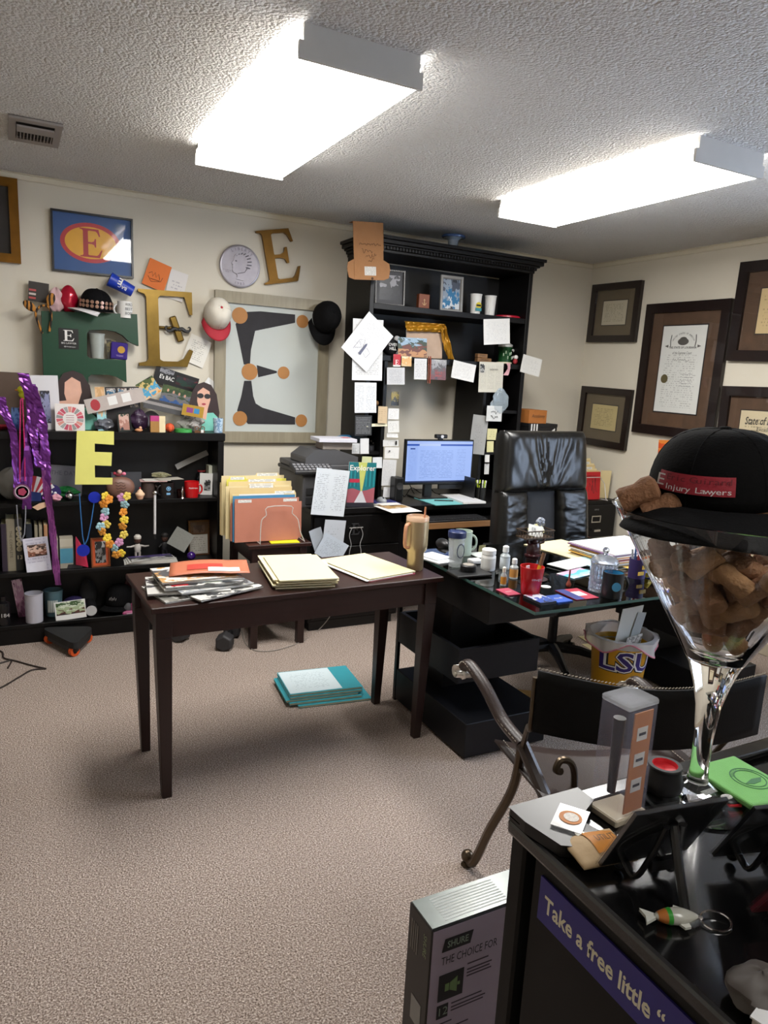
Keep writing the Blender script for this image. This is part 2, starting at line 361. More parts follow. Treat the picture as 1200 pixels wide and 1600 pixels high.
# ------------------------------------------------------------------ ceiling lights
HOUSE = mat('#c9c7c3', .5, var=.03); TUBEW = emit('#fffcf7', LAMP_STRENGTH, 'lit_diffuser'); TUBES = emit('#fffcf7', LAMP_STRENGTH*.14, 'lit_diffuser_side')
def ceiling_light(label, x0, x1, y0, y1, lens=None):
    t = thing('ceiling_light', label, 'ceiling light', ((x0+x1)/2, (y0+y1)/2, CEIL), 'wraparound ceiling lights')
    wx = (x1-x0)/2; wy = (y1-y0)/2
    MB().box(-wx+.03, wx-.03, -wy+.012, wy-.012, -.05, 0).build('housing', HOUSE, t, bevel=.003)
    # prismatic wraparound lens: flat belly with low rounded shoulders
    prof = [(-wx+.004, -.03), (-wx+.002, -.075), (-wx+.012, -.088), (wx-.012, -.088), (wx-.002, -.075), (wx-.004, -.03)]
    mb = MB(); k = len(prof); vs = [(x, y, z) for y in (-wy+.012, wy-.012) for x, z in prof]
    mb.add(vs, [(i, i+1, k+i+1, k+i) for i in (1, 2, 3)]); mb.add(vs, [(i, i+1, k+i+1, k+i) for i in (0, 4)], None, 1)
    mb.build('diffuser', [lens or TUBEW, TUBES], t, smooth=True)
    for y in (-wy, wy):
        s = 1 if y < 0 else -1
        MB().prism([(-wx, -.092), (wx, -.092), (wx, -.045), (wx-.012, -.045), (wx-.012, 0), (-wx+.012, 0), (-wx+.012, -.045), (-wx, -.045)], 0, .012, TM(0, y+(.012 if s > 0 else 0), 0) @ RM(PI/2, 0, 0)).build('end_cap', HOUSE, t)
    return t
ceiling_light('lit wraparound ceiling light nearer the shelf of trinkets and letter E', .745, 1.14, 2.07, 3.35)
ceiling_light('lit wraparound ceiling light on the framed diplomas side of the room', 2.31, 2.70, 2.05, 3.30)
ceiling_light('added out-of-view wraparound ceiling light brightening the bare carpet', .745, 1.14, -1.15, .13, emit('#fffcf7', LAMP_STRENGTH*.35, 'added_fill_diffuser'))  # added fixture behind the camera, unseen, fills the foreground carpet and ceiling
# ================================================================== furniture
BLK = mat('#080708', .42, var=.25, scale=8, spec=.3); BLK2 = mat('#0e0e10', .5, var=.2)
ESP = wood('#1e0d0a', '#351a14', .36, 2.5, 0, .0); ESPV = wood('#190a08', '#2a130f', .4, 2.5, 2, .0)
STEEL = mat('#c9c6c0', .28, 1.0, var=.05); CHROME = mat('#dcdcdc', .12, 1.0, var=.02)
NAVY = mat('#0b0c11', .5, var=.15, scale=6, spec=.3)
# ---- low wide bookcase against the back wall
BX0, BX1, BYF, BYB = -.78, 1.115, 4.21, YB-.014
bc = thing('bookcase', 'low wide black bookcase crammed with trinkets and photos', 'bookcase', (.17, 4.33, 0))
Z = TM(-.17, -4.33, 0)
MB().box(BX1-.036, BX1, BYF, BYB, 0, 1.13, Z).build('side_panel', BLK, bc, bevel=.002)
MB().box(BX0, BX0+.036, BYF, BYB, 0, 1.13, Z).build('side_panel', BLK, bc, bevel=.002)
MB().box(BX0-.006, BX1+.006, BYF-.006, BYB, 1.13, 1.175, Z).build('top_board', BLK, bc, bevel=.003)
for z in (.79, .405, .11): MB().box(BX0+.037, BX1-.037, BYF+.006, BYB-.012, z-.022, z, Z).build('shelf', BLK, bc, bevel=.002)
MB().box(BX0+.037, BX1-.037, BYB-.011, BYB-.002, .02, 1.129, Z).build('back_panel', BLK2, bc)
MB().box(BX0+.037, BX1-.037, BYF+.012, BYF+.03, 0, .087, Z).build('plinth', BLK, bc)
# ---- console table
tb = thing('console_table', 'narrow dark espresso wood table with four tapered legs', 'table', TM(.985, 2.66, 0) @ RM(0, 0, .045))
MB().box(-.60, .60, -.225, .235, .718, .74).build('table_top', ESP, tb, bevel=.003)
AP = MB().box(-.53, .53, -.195, -.177, .618, .718); AP.build('front_apron', ESP, tb)
MB().box(-.53, .53, .187, .205, .618, .718).build('rear_apron', ESP, tb)
for s in (-1, 1): MB().box(s*.55-.009, s*.55+.009, -.165, .175, .618, .718).build('side_apron', ESP, tb)
for sx in (-1, 1):
    for sy in (-1, 1):
        cy = .005+sy*.185
        MB().frustum((sx*.540, cy+sy*-.004, 0), (.034, .034), (sx*.553, cy, .62), (.056, .056)).box(sx*.553-.028, sx*.553+.028, cy-.028, cy+.028, .62, .718).build('leg', ESPV, tb, bevel=.002)
# ---- glass desk on two stepped pedestals
dk = thing('glass_desk', 'executive desk with clear glass top on stepped navy black pedestals', 'desk', (2.53, 2.4, 0))
Z = TM(-2.53, -2.4, 0)
GL = NT('desk_glass'); GL.b.inputs['Base Color'].default_value = lin('#3c4a47'); GL.b.inputs['Transmission Weight'].default_value = 1; GL.b.inputs['IOR'].default_value = 1.45; GL.b.inputs['Roughness'].default_value = .0; GL = GL.m
EDGE = mat('#3d5a54', .12, var=.15)
gx = MB().box(1.65, 3.42, 1.93, 2.88, .738, .75, Z); gx.mi = [0, 0, 1, 1, 1, 1]; gx.build('glass_top', [GL, EDGE], dk)
for x0, x1 in ((1.66, 2.02), (3.05, 3.41)): MB().box(x0, x1, 2.22, 2.84, .60, .732, Z).build('drawer_case', BLK, dk, bevel=.003)
for px_ in (1.70, 3.20):
    for y in (2.02, 2.80): 
        if y > 2.27: MB().lathe([(.016, .732), (.016, .738)], 12, Z @ TM(px_+.06, y, 0)).build('spacer', CHROME, dk)
for x0, x1, mir in ((1.617, 2.04, 0), (3.03, 3.453, 1)):
    MB().box(x0, x1, 2.25, 2.86, .012, .165, Z).build('lower_box', NAVY, dk, bevel=.003)
    # open-topped middle tray
    t = .018; mb = MB(); y0, y1, z0, z1 = 2.34, 2.86, .305, .455
    mb.box(x0, x1, y0, y1, z0, z0+t, Z); mb.box(x0, x1, y0, y0+t, z0+t, z1, Z); mb.box(x0, x1, y1-t, y1, z0+t, z1, Z)
    mb.box(x0, x0+t, y0+t, y1-t, z0+t, z1, Z); mb.box(x1-t, x1, y0+t, y1-t, z0+t, z1, Z); mb.build('open_tray', NAVY, dk)
    MB().box(x0+.10 if not mir else x0+.02, x1-.02 if not mir else x1-.10, 2.60, 2.85, .166, .304, Z).box(x0+.09, x1-.09, 2.55, 2.83, .324, .60, Z).build('spine_block', BLK, dk)
    sx = x0 if not mir else x1-.016
    MB().box(sx, sx+.016, 2.865, 2.885, 0, .6, Z).build('rear_strip', BLK, dk)
# ---- credenza with hutch
CX0, CX1, CYF = 1.55, 3.50, 3.86
cr = thing('credenza', 'long black credenza desk below the hutch with knee space and keyboard shelf', 'desk', (2.52, 4.15, 0)); Z = TM(-2.52, -4.15, 0)
MB().box(CX0-.01, CX1, CYF-.01, YB-.014, .735, .77, Z).build('desk_top', BLK, cr, bevel=.004)
for x0, x1 in ((CX0, 2.16), (2.92, CX1-.01)):
    p = MB().box(x0, x1, CYF+.012, YB-.02, .06, .735, Z).build('pedestal', BLK, cr, bevel=.002)
    MB().box(x0+.02, x1-.02, CYF+.04, YB-.05, 0, .06, Z).build('plinth', BLK2, cr)
    for z0, z1 in ((.08, .30), (.31, .53), (.54, .72)): MB().box(x0+.015, x1-.015, CYF, CYF+.0115, z0, z1, Z).build('drawer_front', BLK, p, bevel=.003)
MB().box(2.16, 2.92, YB-.06, YB-.03, .2, .735, Z).build('rear_panel', BLK2, cr)
MB().box(2.19, 2.89, 3.70, 4.1, .655, .672, Z).box(2.19, 2.89, 3.685, 3.70, .65, .685, Z, 1).build('keyboard_shelf', [BLK, wood('#7a5636', '#98714b', .4)], cr)
# keyboard
kb = thing('keyboard', 'black computer keyboard on the pull-out shelf of the credenza', 'keyboard', (2.5, 3.80, .672))
MB().box(-.22, .22, -.07, .07, 0, .018).build('case', BLK2, kb, bevel=.004)
mbk = MB()
for r in range(5):
    for c in range(20): mbk.box(-.212+c*.0213, -.212+c*.0213+.018, -.06+r*.025, -.06+r*.025+.021, .018, .024)
mbk.build('keys', mat('#1c1c1f', .6), kb)['kind'] = 'stuff'
HX0, HX1, HYF = 1.975, 3.205, 4.10
ht = thing('hutch', 'tall black hutch with crown moulding papered with notes', 'hutch', (2.59, 4.28, .77)); Z = TM(-2.59, -4.28, -.77)
for x in (HX0, HX1-.03): MB().box(x, x+.03, HYF, YB-.014, .77, 2.30, Z).build('side_panel', BLK, ht, bevel=.002)
MB().box(HX0+.031, HX1-.031, YB-.026, YB-.015, 1.66, 2.29, Z).build('back_panel', BLK2, ht)
for x0, x1 in ((HX0+.031, 2.10), (2.90, HX1-.031)): MB().box(x0, x1, YB-.026, YB-.015, .772, 1.66, Z).build('back_panel', BLK2, ht)
MB().box(HX0+.031, HX1-.031, HYF+.005, YB-.027, 1.965, 2.0, Z).build('shelf', BLK, ht, bevel=.002)
MB().box(HX0+.031, HX1-.031, HYF+.005, YB-.027, 1.655, 1.69, Z).build('shelf', BLK, ht, bevel=.002)
for x in (2.101, 2.872): MB().box(x, x+.026, HYF+.003, YB-.015, .772, 1.654, Z).build('inner_panel', BLK, ht, bevel=.002)
for x0, x1 in ((HX0+.031, 2.10), (2.899, HX1-.031)):
    for z in (1.37, 1.08): MB().box(x0, x1, HYF+.012, YB-.027, z-.02, z, Z).build('cubby_shelf', BLK, ht)
# crown: stepped cove with dentils
cw = MB(); 
for i, (o, z0, z1) in enumerate(((.006, 2.30, 2.318), (.016, 2.318, 2.336), (.030, 2.336, 2.348), (.048, 2.348, 2.372), (.060, 2.372, 2.392))):
    cw.box(HX0-o, HX1+o, HYF-o, YB-.014, z0, z1, Z)
crn = cw.build('crown', BLK, ht, bevel=.003)
dn = MB(); k = 0
while HX0+k*.022 < HX1: dn.box(HX0+k*.022, HX0+k*.022+.012, HYF-.024, HYF-.0165, 2.319, 2.335, Z); k += 1
dn.build('dentil_strip', BLK, crn)['kind'] = 'stuff'
# ---- nightstand
ns = thing('nightstand', 'small dark wood nightstand with a bottom drawer under the file rack', 'nightstand', (1.31, 3.95, 0)); Z = TM(-1.31, -3.95, 0)
MB().box(1.125, 1.495, 3.71, 4.2, .585, .607, Z).build('table_top', ESP, ns, bevel=.003)
for x in (1.15, 1.43):
    for y in (3.725, 4.14): MB().box(x, x+.042, y, y+.042, 0, .585, Z).build('leg', ESPV, ns, bevel=.002)
MB().box(1.192, 1.43, 3.735, 3.75, .50, .585, Z).box(1.155, 1.17, 3.767, 4.14, .50, .585, Z).box(1.452, 1.467, 3.767, 4.14, .50, .585, Z).build('apron', ESP, ns)
bx_ = MB().box(1.193, 1.429, 3.755, 4.16, .14, .36, Z).build('drawer_box', ESP, ns)
dr = MB().box(1.200, 1.422, 3.74, 3.754, .155, .345, Z).build('drawer', wood('#3a1d14', '#5a3020', .35, 2.5, 0), ns, bevel=.003)
MB().sphere((1.311, 3.728, .25), .013, mi=0, M=Z).build('knob', STEEL, dr, smooth=True)
# ---- filing cabinet in the corner
fc = thing('filing_cabinet', 'black metal filing cabinet in the corner below the red folder rack', 'filing cabinet', (3.79, 4.17, 0)); Z = TM(-3.79, -4.17, 0)
MB().box(3.55, 4.03, 3.915, 4.44, .0, .74, Z).build('body', BLK, fc, bevel=.004)
for z0, z1 in ((.03, .36), (.38, .71)):
    d = MB().box(3.565, 4.015, 3.90, 3.914, z0, z1, Z).build('drawer', BLK, fc, bevel=.004)
    lh = MB(); zc = z1-.105
    lh.box(3.775, 3.865, 3.893, 3.899, zc-.026, zc-.018, Z).box(3.775, 3.865, 3.893, 3.899, zc+.018, zc+.026, Z).box(3.775, 3.783, 3.893, 3.899, zc-.018, zc+.018, Z).box(3.857, 3.865, 3.893, 3.899, zc-.018, zc+.018, Z)
    lh.build('label_holder', STEEL, d)
    MB().box(3.79, 3.85, 3.87, 3.899, zc-.09, zc-.075, Z).build('handle', STEEL, d)
text(fc, 'OFFICE', TM(3.82-3.79, 3.8985-4.17, .675) @ FB, .014, mat('#9a9a9a', .5), name='maker_lettering')
# ---- leather office chair
LB = leather('#0c0c0c', .3, .15); LG = leather('#2a2a2c', .5, .2)
oc = thing('office_chair', 'high-backed black leather executive chair behind the glass desk', 'office chair', TM(2.64, 3.16, 0) @ RM(0, 0, .05))
BM = TM(0, 0.02, .50) @ RM(-.10, 0, 0)     # backrest plane, leaning back; local x, z up, -y front
def pad(u0, u1, v0, v1, depth, wr, nu=22, nv=22):
    """a cushion over part of the backrest; u across, v up; outline narrows towards the top"""
    H = .80
    def half(v): return .345-.045*v - .04*max(0, v-.9)*10*max(0, v-.9)*10*.25
    mb = MB()
    def fn(a, b):
        u = u0+(u1-u0)*a; v = v0+(v1-v0)*b; hw = half(v)
        ea = (1-abs(2*a-1)**6); eb = (1-abs(2*b-1)**9)
        d = depth*max(0, ea)**.5*max(0, eb)**.5
        d += wr(a, b, u, v)*max(0, ea)*max(0, eb)
        return (u*hw, -.04-d - .03*(u*u), v*H)
    mb.grid(nu, nv, fn)
    mb.grid(nu, nv, lambda a, b: (lambda u, v: (u*half(v), .0-.03*u*u, v*H))(u0+(u1-u0)*a, v0+(v1-v0)*b), flip=True)
    n = nu+1
    # rim joining front and back skins
    off = n*(nv+1); rim = [i for i in range(n)]+[j*n+nu for j in range(1, nv+1)]+[nv*n+i for i in range(nu-1, -1, -1)]+[j*n for j in range(nv-1, 0, -1)]
    k = len(rim); mb.f += [(rim[i], off+rim[i], off+rim[(i+1) % k], rim[(i+1) % k]) for i in range(k)]; mb.mi += [0]*k
    return mb
def wr_head(a, b, u, v):
    an = math.atan2(u, v-.48); g = noise.noise((an*7.5, (v-.5)*2.2, 3.1))*.016*(1-.75*b)
    return g+.004*noise.noise((u*9, v*9, 1.7))
def wr_side(s):
    def f(a, b, u, v): return .011*noise.noise((u*2.0+s*3, v*22+s*u*2.5, s*5.0))*(.35+.65*a if s < 0 else .35+.65*(1-a)) + .003*noise.noise((u*8, v*45, 2.0))
    return f
bk = pad(-.95, .95, .01, .985, .0, lambda a, b, u, v: 0, 8, 10).build('backrest', LB, oc, BM, smooth=True)
BP = BM @ TM(0, -.035, 0)
pad(-1, 1, .575, 1, .072, wr_head, 60, 36).build('head_pad', LB, oc, BP, smooth=True)
pad(-1, -.34, .02, .60, .055, wr_side(-1), 20, 70).build('side_pad', LB, oc, BP, smooth=True)
pad(.34, 1, .02, .60, .055, wr_side(1), 20, 70).build('side_pad', LB, oc, BP, smooth=True)
pad(-.36, .36, .02, .59, .018, lambda a, b, u, v: 0, 8, 16).build('centre_panel', LG, oc, BP, smooth=True)
se = MB(); se.grid(18, 18, lambda a, b: ((a-.5)*.56, -.50+b*.52, .47+.045*(1-abs(2*a-1)**6)**.5*(1-abs(2*b-1)**6)**.5))
se.box(-.28, .28, -.50, .02, .41, .471); se.build('seat', LB, oc, smooth=True)
for s in (-1, 1):
    MB().tube([(s*.29, -.02, .44), (s*.345, -.06, .5), (s*.35, -.10, .64), (s*.345, -.02, .665)], .018, 8).build('arm_support', BLK2, oc, smooth=True)
    MB().box(s*.345-.032, s*.345+.032, -.30, .0, .662, .692).build('armrest', LB, oc, bevel=.012, seg=3)
MB().cyl((0, -.22, .09), (0, -.22, .42), .028, .024).build('gas_column', BLK2, oc, smooth=True)
for i in range(5):
    a = 2*PI*i/5+.45; ex, ey = .31*math.cos(a), -.22+.31*math.sin(a)
    lg = MB().tube([(0, -.22, .12), (ex*.5, -.22+(ey+.22)*.5, .115), (ex, ey, .085)], [.032, .026, .018], 8).build('base_leg', BLK2, oc, smooth=True)
    wm = MB(); d = Vector((-math.sin(a), math.cos(a), 0))*.016
    for s in (-1, 1): wm.cyl((ex+d.x*s*.3, ey+d.y*s*.3, .028), (ex+d.x*s*1.6, ey+d.y*s*1.6, .028), .028, n=16)
    wm.cyl((ex, ey, .03), (ex, ey, .085), .008); wm.build('caster', BLK2, lg, smooth=True)
# ---- guest chair: scrolled metal frame with a slung leather back and seat
BRZ = mat('#55493b', .33, .85, var=.25, scale=30); BRN = leather('#2b1d18', .4, .2); BKL = leather('#050404', .7, .1)
C0 = Vector((1.50, 1.42, 0))
gc = thing('guest_chair', 'scroll-arm metal chair with slung black leather back and stitched brown seat', 'chair', tuple(C0))
def cl(p): return tuple(Vector(p)-C0)
BL, BR_ = Vector((1.19, 1.36, 0)), Vector((1.765, 1.12, 0)); ax = (BR_-BL).normalized(); fw = Vector((-ax.y, ax.x, 0))
def sling(u, v):
    p = BL.lerp(BR_, u); sag = math.sin(PI*u)
    q = p - fw*.07*sag; z = .655+(.825-.655)*v - .018*sag*(1 if v > .5 else .6)
    return cl((q.x, q.y, z))
mb = MB(); mb.grid(24, 6, sling); bko = mb.build('backrest', BKL, gc, smooth=True, solid=.008)
st = MB()
for i in range(70):
    a = Vector(sling(i/70, 1)); b = Vector(sling((i+.65)/70, 1)); st.tube([a+Vector((0, 0, .005)), b+Vector((0, 0, .008))], .0016, 4)
st.build('stitching', mat('#a89f90', .6), bko)['kind'] = 'stuff'
def arc(pts, n=6):      # Catmull-Rom through points
    P = [Vector(p) for p in pts]; out = []
    for i in range(len(P)-1):
        p0, p1, p2, p3 = P[max(i-1, 0)], P[i], P[i+1], P[min(i+2, len(P)-1)]
        for k in range(n):
            t = k/n; out.append(.5*((2*p1)+(-p0+p2)*t+(2*p0-5*p1+4*p2-p3)*t*t+(-p0+3*p1-3*p2+p3)*t**3))
    out.append(P[-1]); return out
W = ax*.57
for s in (0, 1):
    o = W*s; sp = ax*(.02 if s else -.0)
    foot = Vector((1.268, 1.70, 0))+o; J = Vector((1.285, 1.505, .525))+o; SC = Vector((1.285, 1.795, .632 if s == 0 else .585))+o; J = J if s == 0 else J-Vector((0, 0, .03))
    # arm: leather wrapped, ending in a scroll
    d = (SC-J); d.z = 0; d.normalize()
    armp = arc([J+Vector((0, 0, .0)), J.lerp(SC, .35)+Vector((0, 0, -.008)), J.lerp(SC, .7)+Vector((0, 0, .02)), SC+Vector((0, 0, .022)), SC+d*.03+Vector((0, 0, .005))])
    ar = MB().tube([cl(p) for p in armp], .021, 10, flat=.8).build('arm', BRN, gc, smooth=True)
    st = MB()
    for i in range(len(armp)-1):
        a, b = armp[i], armp[i+1]; st.tube([cl(a-ax*.019+Vector((0, 0, .008))), cl(a.lerp(b, .6)-ax*.019+Vector((0, 0, .008)))], .0018, 4)
    st.build('stitching', mat('#a89f90', .6), ar)['kind'] = 'stuff'
    scp = [SC+d*(.03+.004)+d*(.026-.0017*i)*math.sin(i*.55)+Vector((0, 0, -.018+(.026-.0017*i)*math.cos(i*.55))) for i in range(14)]
    q = MB(); q.tube([cl(p) for p in scp], .006, 6); 
    vs = []; 
    for i, p in enumerate(scp): vs += [cl(p-ax*.026), cl(p+ax*.026)]
    q.add(vs, [(2*i, 2*i+1, 2*i+3, 2*i+2) for i in range(len(scp)-1)]); q.build('scroll', STEEL, gc, smooth=True, solid=.003)
    # front leg curving to a ball foot
    lp = arc([J, J.lerp(foot, .3)+Vector((.01, .0, .0))+d*-.03, J.lerp(foot, .65)+d*-.025, foot+Vector((0, 0, .035))+d*-.035, foot+Vector((0, 0, .032))])
    MB().tube([cl(p) for p in lp], .0145, 8).build('front_leg', BRZ, gc, smooth=True)
    ft = foot; MB().sphere(cl(ft+Vector((0, 0, .034))), .021).lathe([(.017, 0), (.02, .004), (.012, .014)], 12, TM(*cl(ft))).build('ball_foot', BRZ, gc, smooth=True)
    # rear leg leaving the joint backwards, leather wrapped over its upper half
    rf = Vector((1.285, 1.02, 0))+o*1.0
    rp = arc([J, J.lerp(rf, .35)+Vector((0, 0, .03)), J.lerp(rf, .7)+Vector((0, 0, .0)), rf+Vector((0, 0, .03))])
    MB().tube([cl(p) for p in rp], .019, 8).build('rear_leg', BRN, gc, smooth=True)
    MB().sphere(cl(rf+Vector((0, 0, .022))), .022).build('ball_foot', BRZ, gc, smooth=True)
    # upright that carries the back, with a small scroll
    be = (BL if s == 0 else BR_)
    up = arc([J+Vector((0, 0, -.02)), (J+be)/2+Vector((0, 0, .36)), be+fw*.014+Vector((0, 0, .66)), be+fw*.014+Vector((0, 0, .80))])
    MB().tube([cl(p) for p in up], .008, 8).build('back_upright', BRZ, gc, smooth=True)
    k = Vector((1.40 if s == 0 else 1.70, 1.40 if s == 0 else 1.27, .47))
    hk = [k+Vector((0, 0, -.16)), k+Vector((0, 0, -.03)), k+Vector((-.02, 0, .03)), k+Vector((-.05, .01, .04)), k+Vector((-.065, .01, .015)), k+Vector((-.045, .01, .005))]
    if s: hk = [Vector((2*k.x-p.x, p.y, p.z)) for p in hk]
    MB().tube([cl(p) for p in arc(hk)], .0105, 8).build('seat_scroll', BRZ, gc, smooth=True)
S0, S1 = Vector((1.305, 1.66, .455)), Vector((1.24, 1.24, .43))
def seatf(u, v): p = S0.lerp(S1, v)+W*(.0+u*1.0); return cl((p.x, p.y, p.z-.035*math.sin(PI*u)))
so = MB().grid(14, 10, seatf).build('seat', BRN, gc, smooth=True, solid=.008)
st = MB()
for side in (.05, .95):
    for i in range(40):
        a = Vector(seatf(side, i/40)); b = Vector(seatf(side, (i+.6)/40)); st.tube([a+Vector((0, 0, .006)), b+Vector((0, 0, .006))], .0016, 4)
st.build('stitching', mat('#b9b0a2', .6), so)['kind'] = 'stuff'
# ---- black side cabinet beside the camera with a moulded tray top
GB = mat('#0c0c0d', .16, var=.15, spec=.6, coat=.3); NT_Z = .95; NX0, NX1, NY0, NY1 = .612, 1.22, -.05, .735
nt = thing('side_cabinet', 'black plastic side cabinet with glossy tray top and violet sign', 'cabinet', ((NX0+NX1)/2, (NY0+NY1)/2, 0)); Z = TM(-(NX0+NX1)/2, -(NY0+NY1)/2, 0)
SAT = mat('#080707', .55, var=.2, spec=.25)
MB().box(NX0+.012, NX1-.012, NY0, NY1-.05, .03, .915, Z).build('body', SAT, nt, bevel=.006)
for x in (NX0+.004, NX1-.034): MB().box(x, x+.03, NY1-.04, NY1-.008, 0, .93, Z).build('corner_post', SAT, nt, bevel=.004)
MB().box(NX0, NX1, NY0, NY1, .915, .938, Z).build('tray', GB, nt, bevel=.006, seg=2)
rm = MB()
rm.box(NX0, NX1, NY1-.035, NY1, .938, .952, Z); rm.box(NX1-.028, NX1, NY0, NY1-.0351, .938, .952, Z)
rm.build('rim', GB, nt, bevel=.006, seg=3)
# the broad moulded corner with its screw recess
cp = MB().prism([(NX0, NY1-.001), (NX0, NY1-.04), (NX0+.012, NY1-.10), (NX0+.055, NY1-.125), (NX0+.085, NY1-.10), (NX0+.075, NY1-.065), (NX0+.13, NY1-.036), (NX0+.13, NY1-.001)], .939, .956, Z).build('corner_cap', mat('#0b0b0c', .3, var=.1, spec=.4), nt, bevel=.006, seg=3)
MB().lathe([(.007, .956), (.007, .9575), (.0045, .9575), (.004, .957)], 16, Z @ TM(NX0+.052, NY1-.092, 0)).build('screw', STEEL, cp)
# sign on the side
SG = mat('#2b2477', .5, var=.04)
sgn = MB().box(NX0+.0085, NX0+.0118, .20, .662, .828, .893, Z)
sg = sgn.build('sign', SG, nt)
FXM = RM(0, 0, -PI/2) @ RM(PI/2, 0, 0)
text(sg, 'Take a free little \u201c', Z @ TM(NX0+.0082, .650, .858) @ FXM, .034, mat('#d9d3b8', .5), align='LEFT', bold=.0008, width=.205)
# ================================================================== small-object builders
WHITE = mat('#dedddA', .6, var=.03); PAPER = mat('#e4e4e2', .7, var=.03); CREAM = mat('#e6dcb4', .65, var=.05)
INK = mat('#1b1a1c', .5); REDP = mat('#c0202b', .4); GOLD = mat('#77602f', .36, .9, var=.25, scale=18); BRASS = mat('#6d4f22', .38, .85, var=.3, scale=22)
def card(name, label, cat, corners, Y, m, zb=None, lean=0.0, thick=.002, back=None, group=None, plane='y', off=0.0):
    """stiff flat print; corners TL TR BR BL; local x right, y up, z towards the viewer; origin at the lower edge"""
    M, wd, ht = rect(plane, Y, *corners); M = base_of(M, ht)
    if zb is not None: M[2][3] = zb+.0005
    M = M @ RM(-lean, 0, 0)
    mb = MB(); x = wd/2; t = thick
    mb.add([(-x, 0, t), (x, 0, t), (x, ht, t), (-x, ht, t)], [(0, 1, 2, 3)], None, 0)
    mb.add([(-x, 0, 0), (x, 0, 0), (x, ht, 0), (-x, ht, 0), (-x, 0, t), (x, 0, t), (x, ht, t), (-x, ht, t)], [(3, 2, 1, 0), (0, 1, 5, 4), (1, 2, 6, 5), (2, 3, 7, 6), (3, 0, 4, 7)], None, 1)
    o = mb.build(name, [m, back or PAPER]); o.matrix_world = M
    tag(o, label, cat, group); o['_w'] = wd; o['_h'] = ht; o['_t'] = thick
    return o
def box4(x0, y0, x1, y1, skew=0): return ((x0, y0), (x1, y0+skew), (x1, y1+skew), (x0, y1))
def inset(o, x0, y0, x1, y1, m, name='picture', z=None, poly=None):
    """flat print on a card: rectangle in fractions of the card"""
    w_, h_ = o['_w'], o['_h']; mb = MB(); z = o['_t']+.0006 if z is None else z
    P = poly or [(x0, y0), (x1, y0), (x1, y1), (x0, y1)]
    P = [((a-.5)*w_, b*h_) for a, b in P]
    c = TM(sum(p[0] for p in P)/len(P), sum(p[1] for p in P)/len(P), 0)
    mb.add([(p[0], p[1], z) for p in P], [tuple(range(len(P)))])
    return mb.build(name, m, o)
def ctext(o, s, x, y, size, m, **k):
    return text(o, s, TM((x-.5)*o['_w'], y*o['_h'], .0026), size, m, **k)
def framed(name, label, cat, corners, Y, fm, mm, pm, fw=.03, mw=.05, depth=.022, plane='y', zb=None, lean=0.0, gl=True, hang=0.0, group=None):
    """picture frame: four mitred rails, mat board, print, glass"""
    M, wd, ht = rect(plane, Y, *corners); M = base_of(M, ht)
    if zb is not None: M[2][3] = zb
    t = thing(name, label, cat, M @ RM(-lean, 0, 0), group)
    x, f = wd/2, fw
    rails = [[(-x, 0), (x, 0), (x-f, f), (-x+f, f)], [(x, 0), (x, ht), (x-f, ht-f), (x-f, f)], [(x, ht), (-x, ht), (-x+f, ht-f), (x-f, ht-f)], [(-x, ht), (-x, 0), (-x+f, f), (-x+f, ht-f)]]
    for r in rails: MB().prism(r, 0, depth).build('frame_rail', fm, t, bevel=min(.004, fw*.2))
    MB().box(-x+f*.6, x-f*.6, f*.6, ht-f*.6, .001, depth*.35).build('mat_board', mm, t)
    if pm is not None and mw > .05: MB().box(-x+f+mw-.006, x-f-mw+.006, f+mw-.006, ht-f-mw+.006, depth*.35, depth*.38).build('inner_border', INK, t)
    if pm is not None: MB().box(-x+f+mw, x-f-mw, f+mw, ht-f-mw, depth*.35 if mw <= .05 else depth*.38, depth*.42).build('print', pm, t)
    if gl: MB().add([(-x+f, f, depth*.6), (x-f, f, depth*.6), (x-f, ht-f, depth*.6), (-x+f, ht-f, depth*.6)], [(0, 1, 2, 3)]).build('glass', pane(), t)
    t['_w'] = wd; t['_h'] = ht
    return t
def X_(px, py, Y): return on_y(px, py, Y).x
def mug(name, label, M, r, h, m, inner=None, handle=0.0, cat='mug', taper=.0, group=None, hr=None):
    t = thing(name, label, cat, M, group)
    MB().lathe([(r-taper, 0), (r, h*.5), (r, h), (r-.004, h), (r-.005-taper*.5, h*.5), (r-.006-taper, .006), (.0005, .006)], 28, mi=0).build('body', m, t, smooth=True)
    if inner: MB().lathe([(r-.0045, h-.002), (r-.0055-taper*.5, h*.5), (r-.0065-taper, .0065), (.0005, .0065)], 28, cap=False).build('lining', inner, t, smooth=True)
    hh = hr or h*.3; c = math.cos(handle); s = math.sin(handle)
    pts = [((r-.002+hh*.75*math.sin(a))*1.0, h*.5+hh*math.cos(a)) for a in [PI*i/10 for i in range(11)]]
    MB().tube([(p*c, p*s, z) for p, z in pts], .0055, 8).build('handle', m, t, smooth=True)
    return t
def cup(name, label, M, r0, r1, h, m, cat='cup', group=None, lid=None):
    t = thing(name, label, cat, M, group)
    MB().lathe([(r0, 0), (r1, h), (r1-.003, h), (r0-.003, .004), (.0005, .004)], 28).build('body', m, t, smooth=True)
    MB().lathe([(r1, h-.006), (r1+.002, h-.003), (r1+.001, h), (r1-.002, h)], 28, cap=False).build('rim', m, t, smooth=True)
    if lid: MB().lathe([(r1+.003, h-.004), (r1+.003, h+.012), (r1-.004, h+.016), (.001, h+.014)], 28).build('lid', lid, t, smooth=True)
    return t
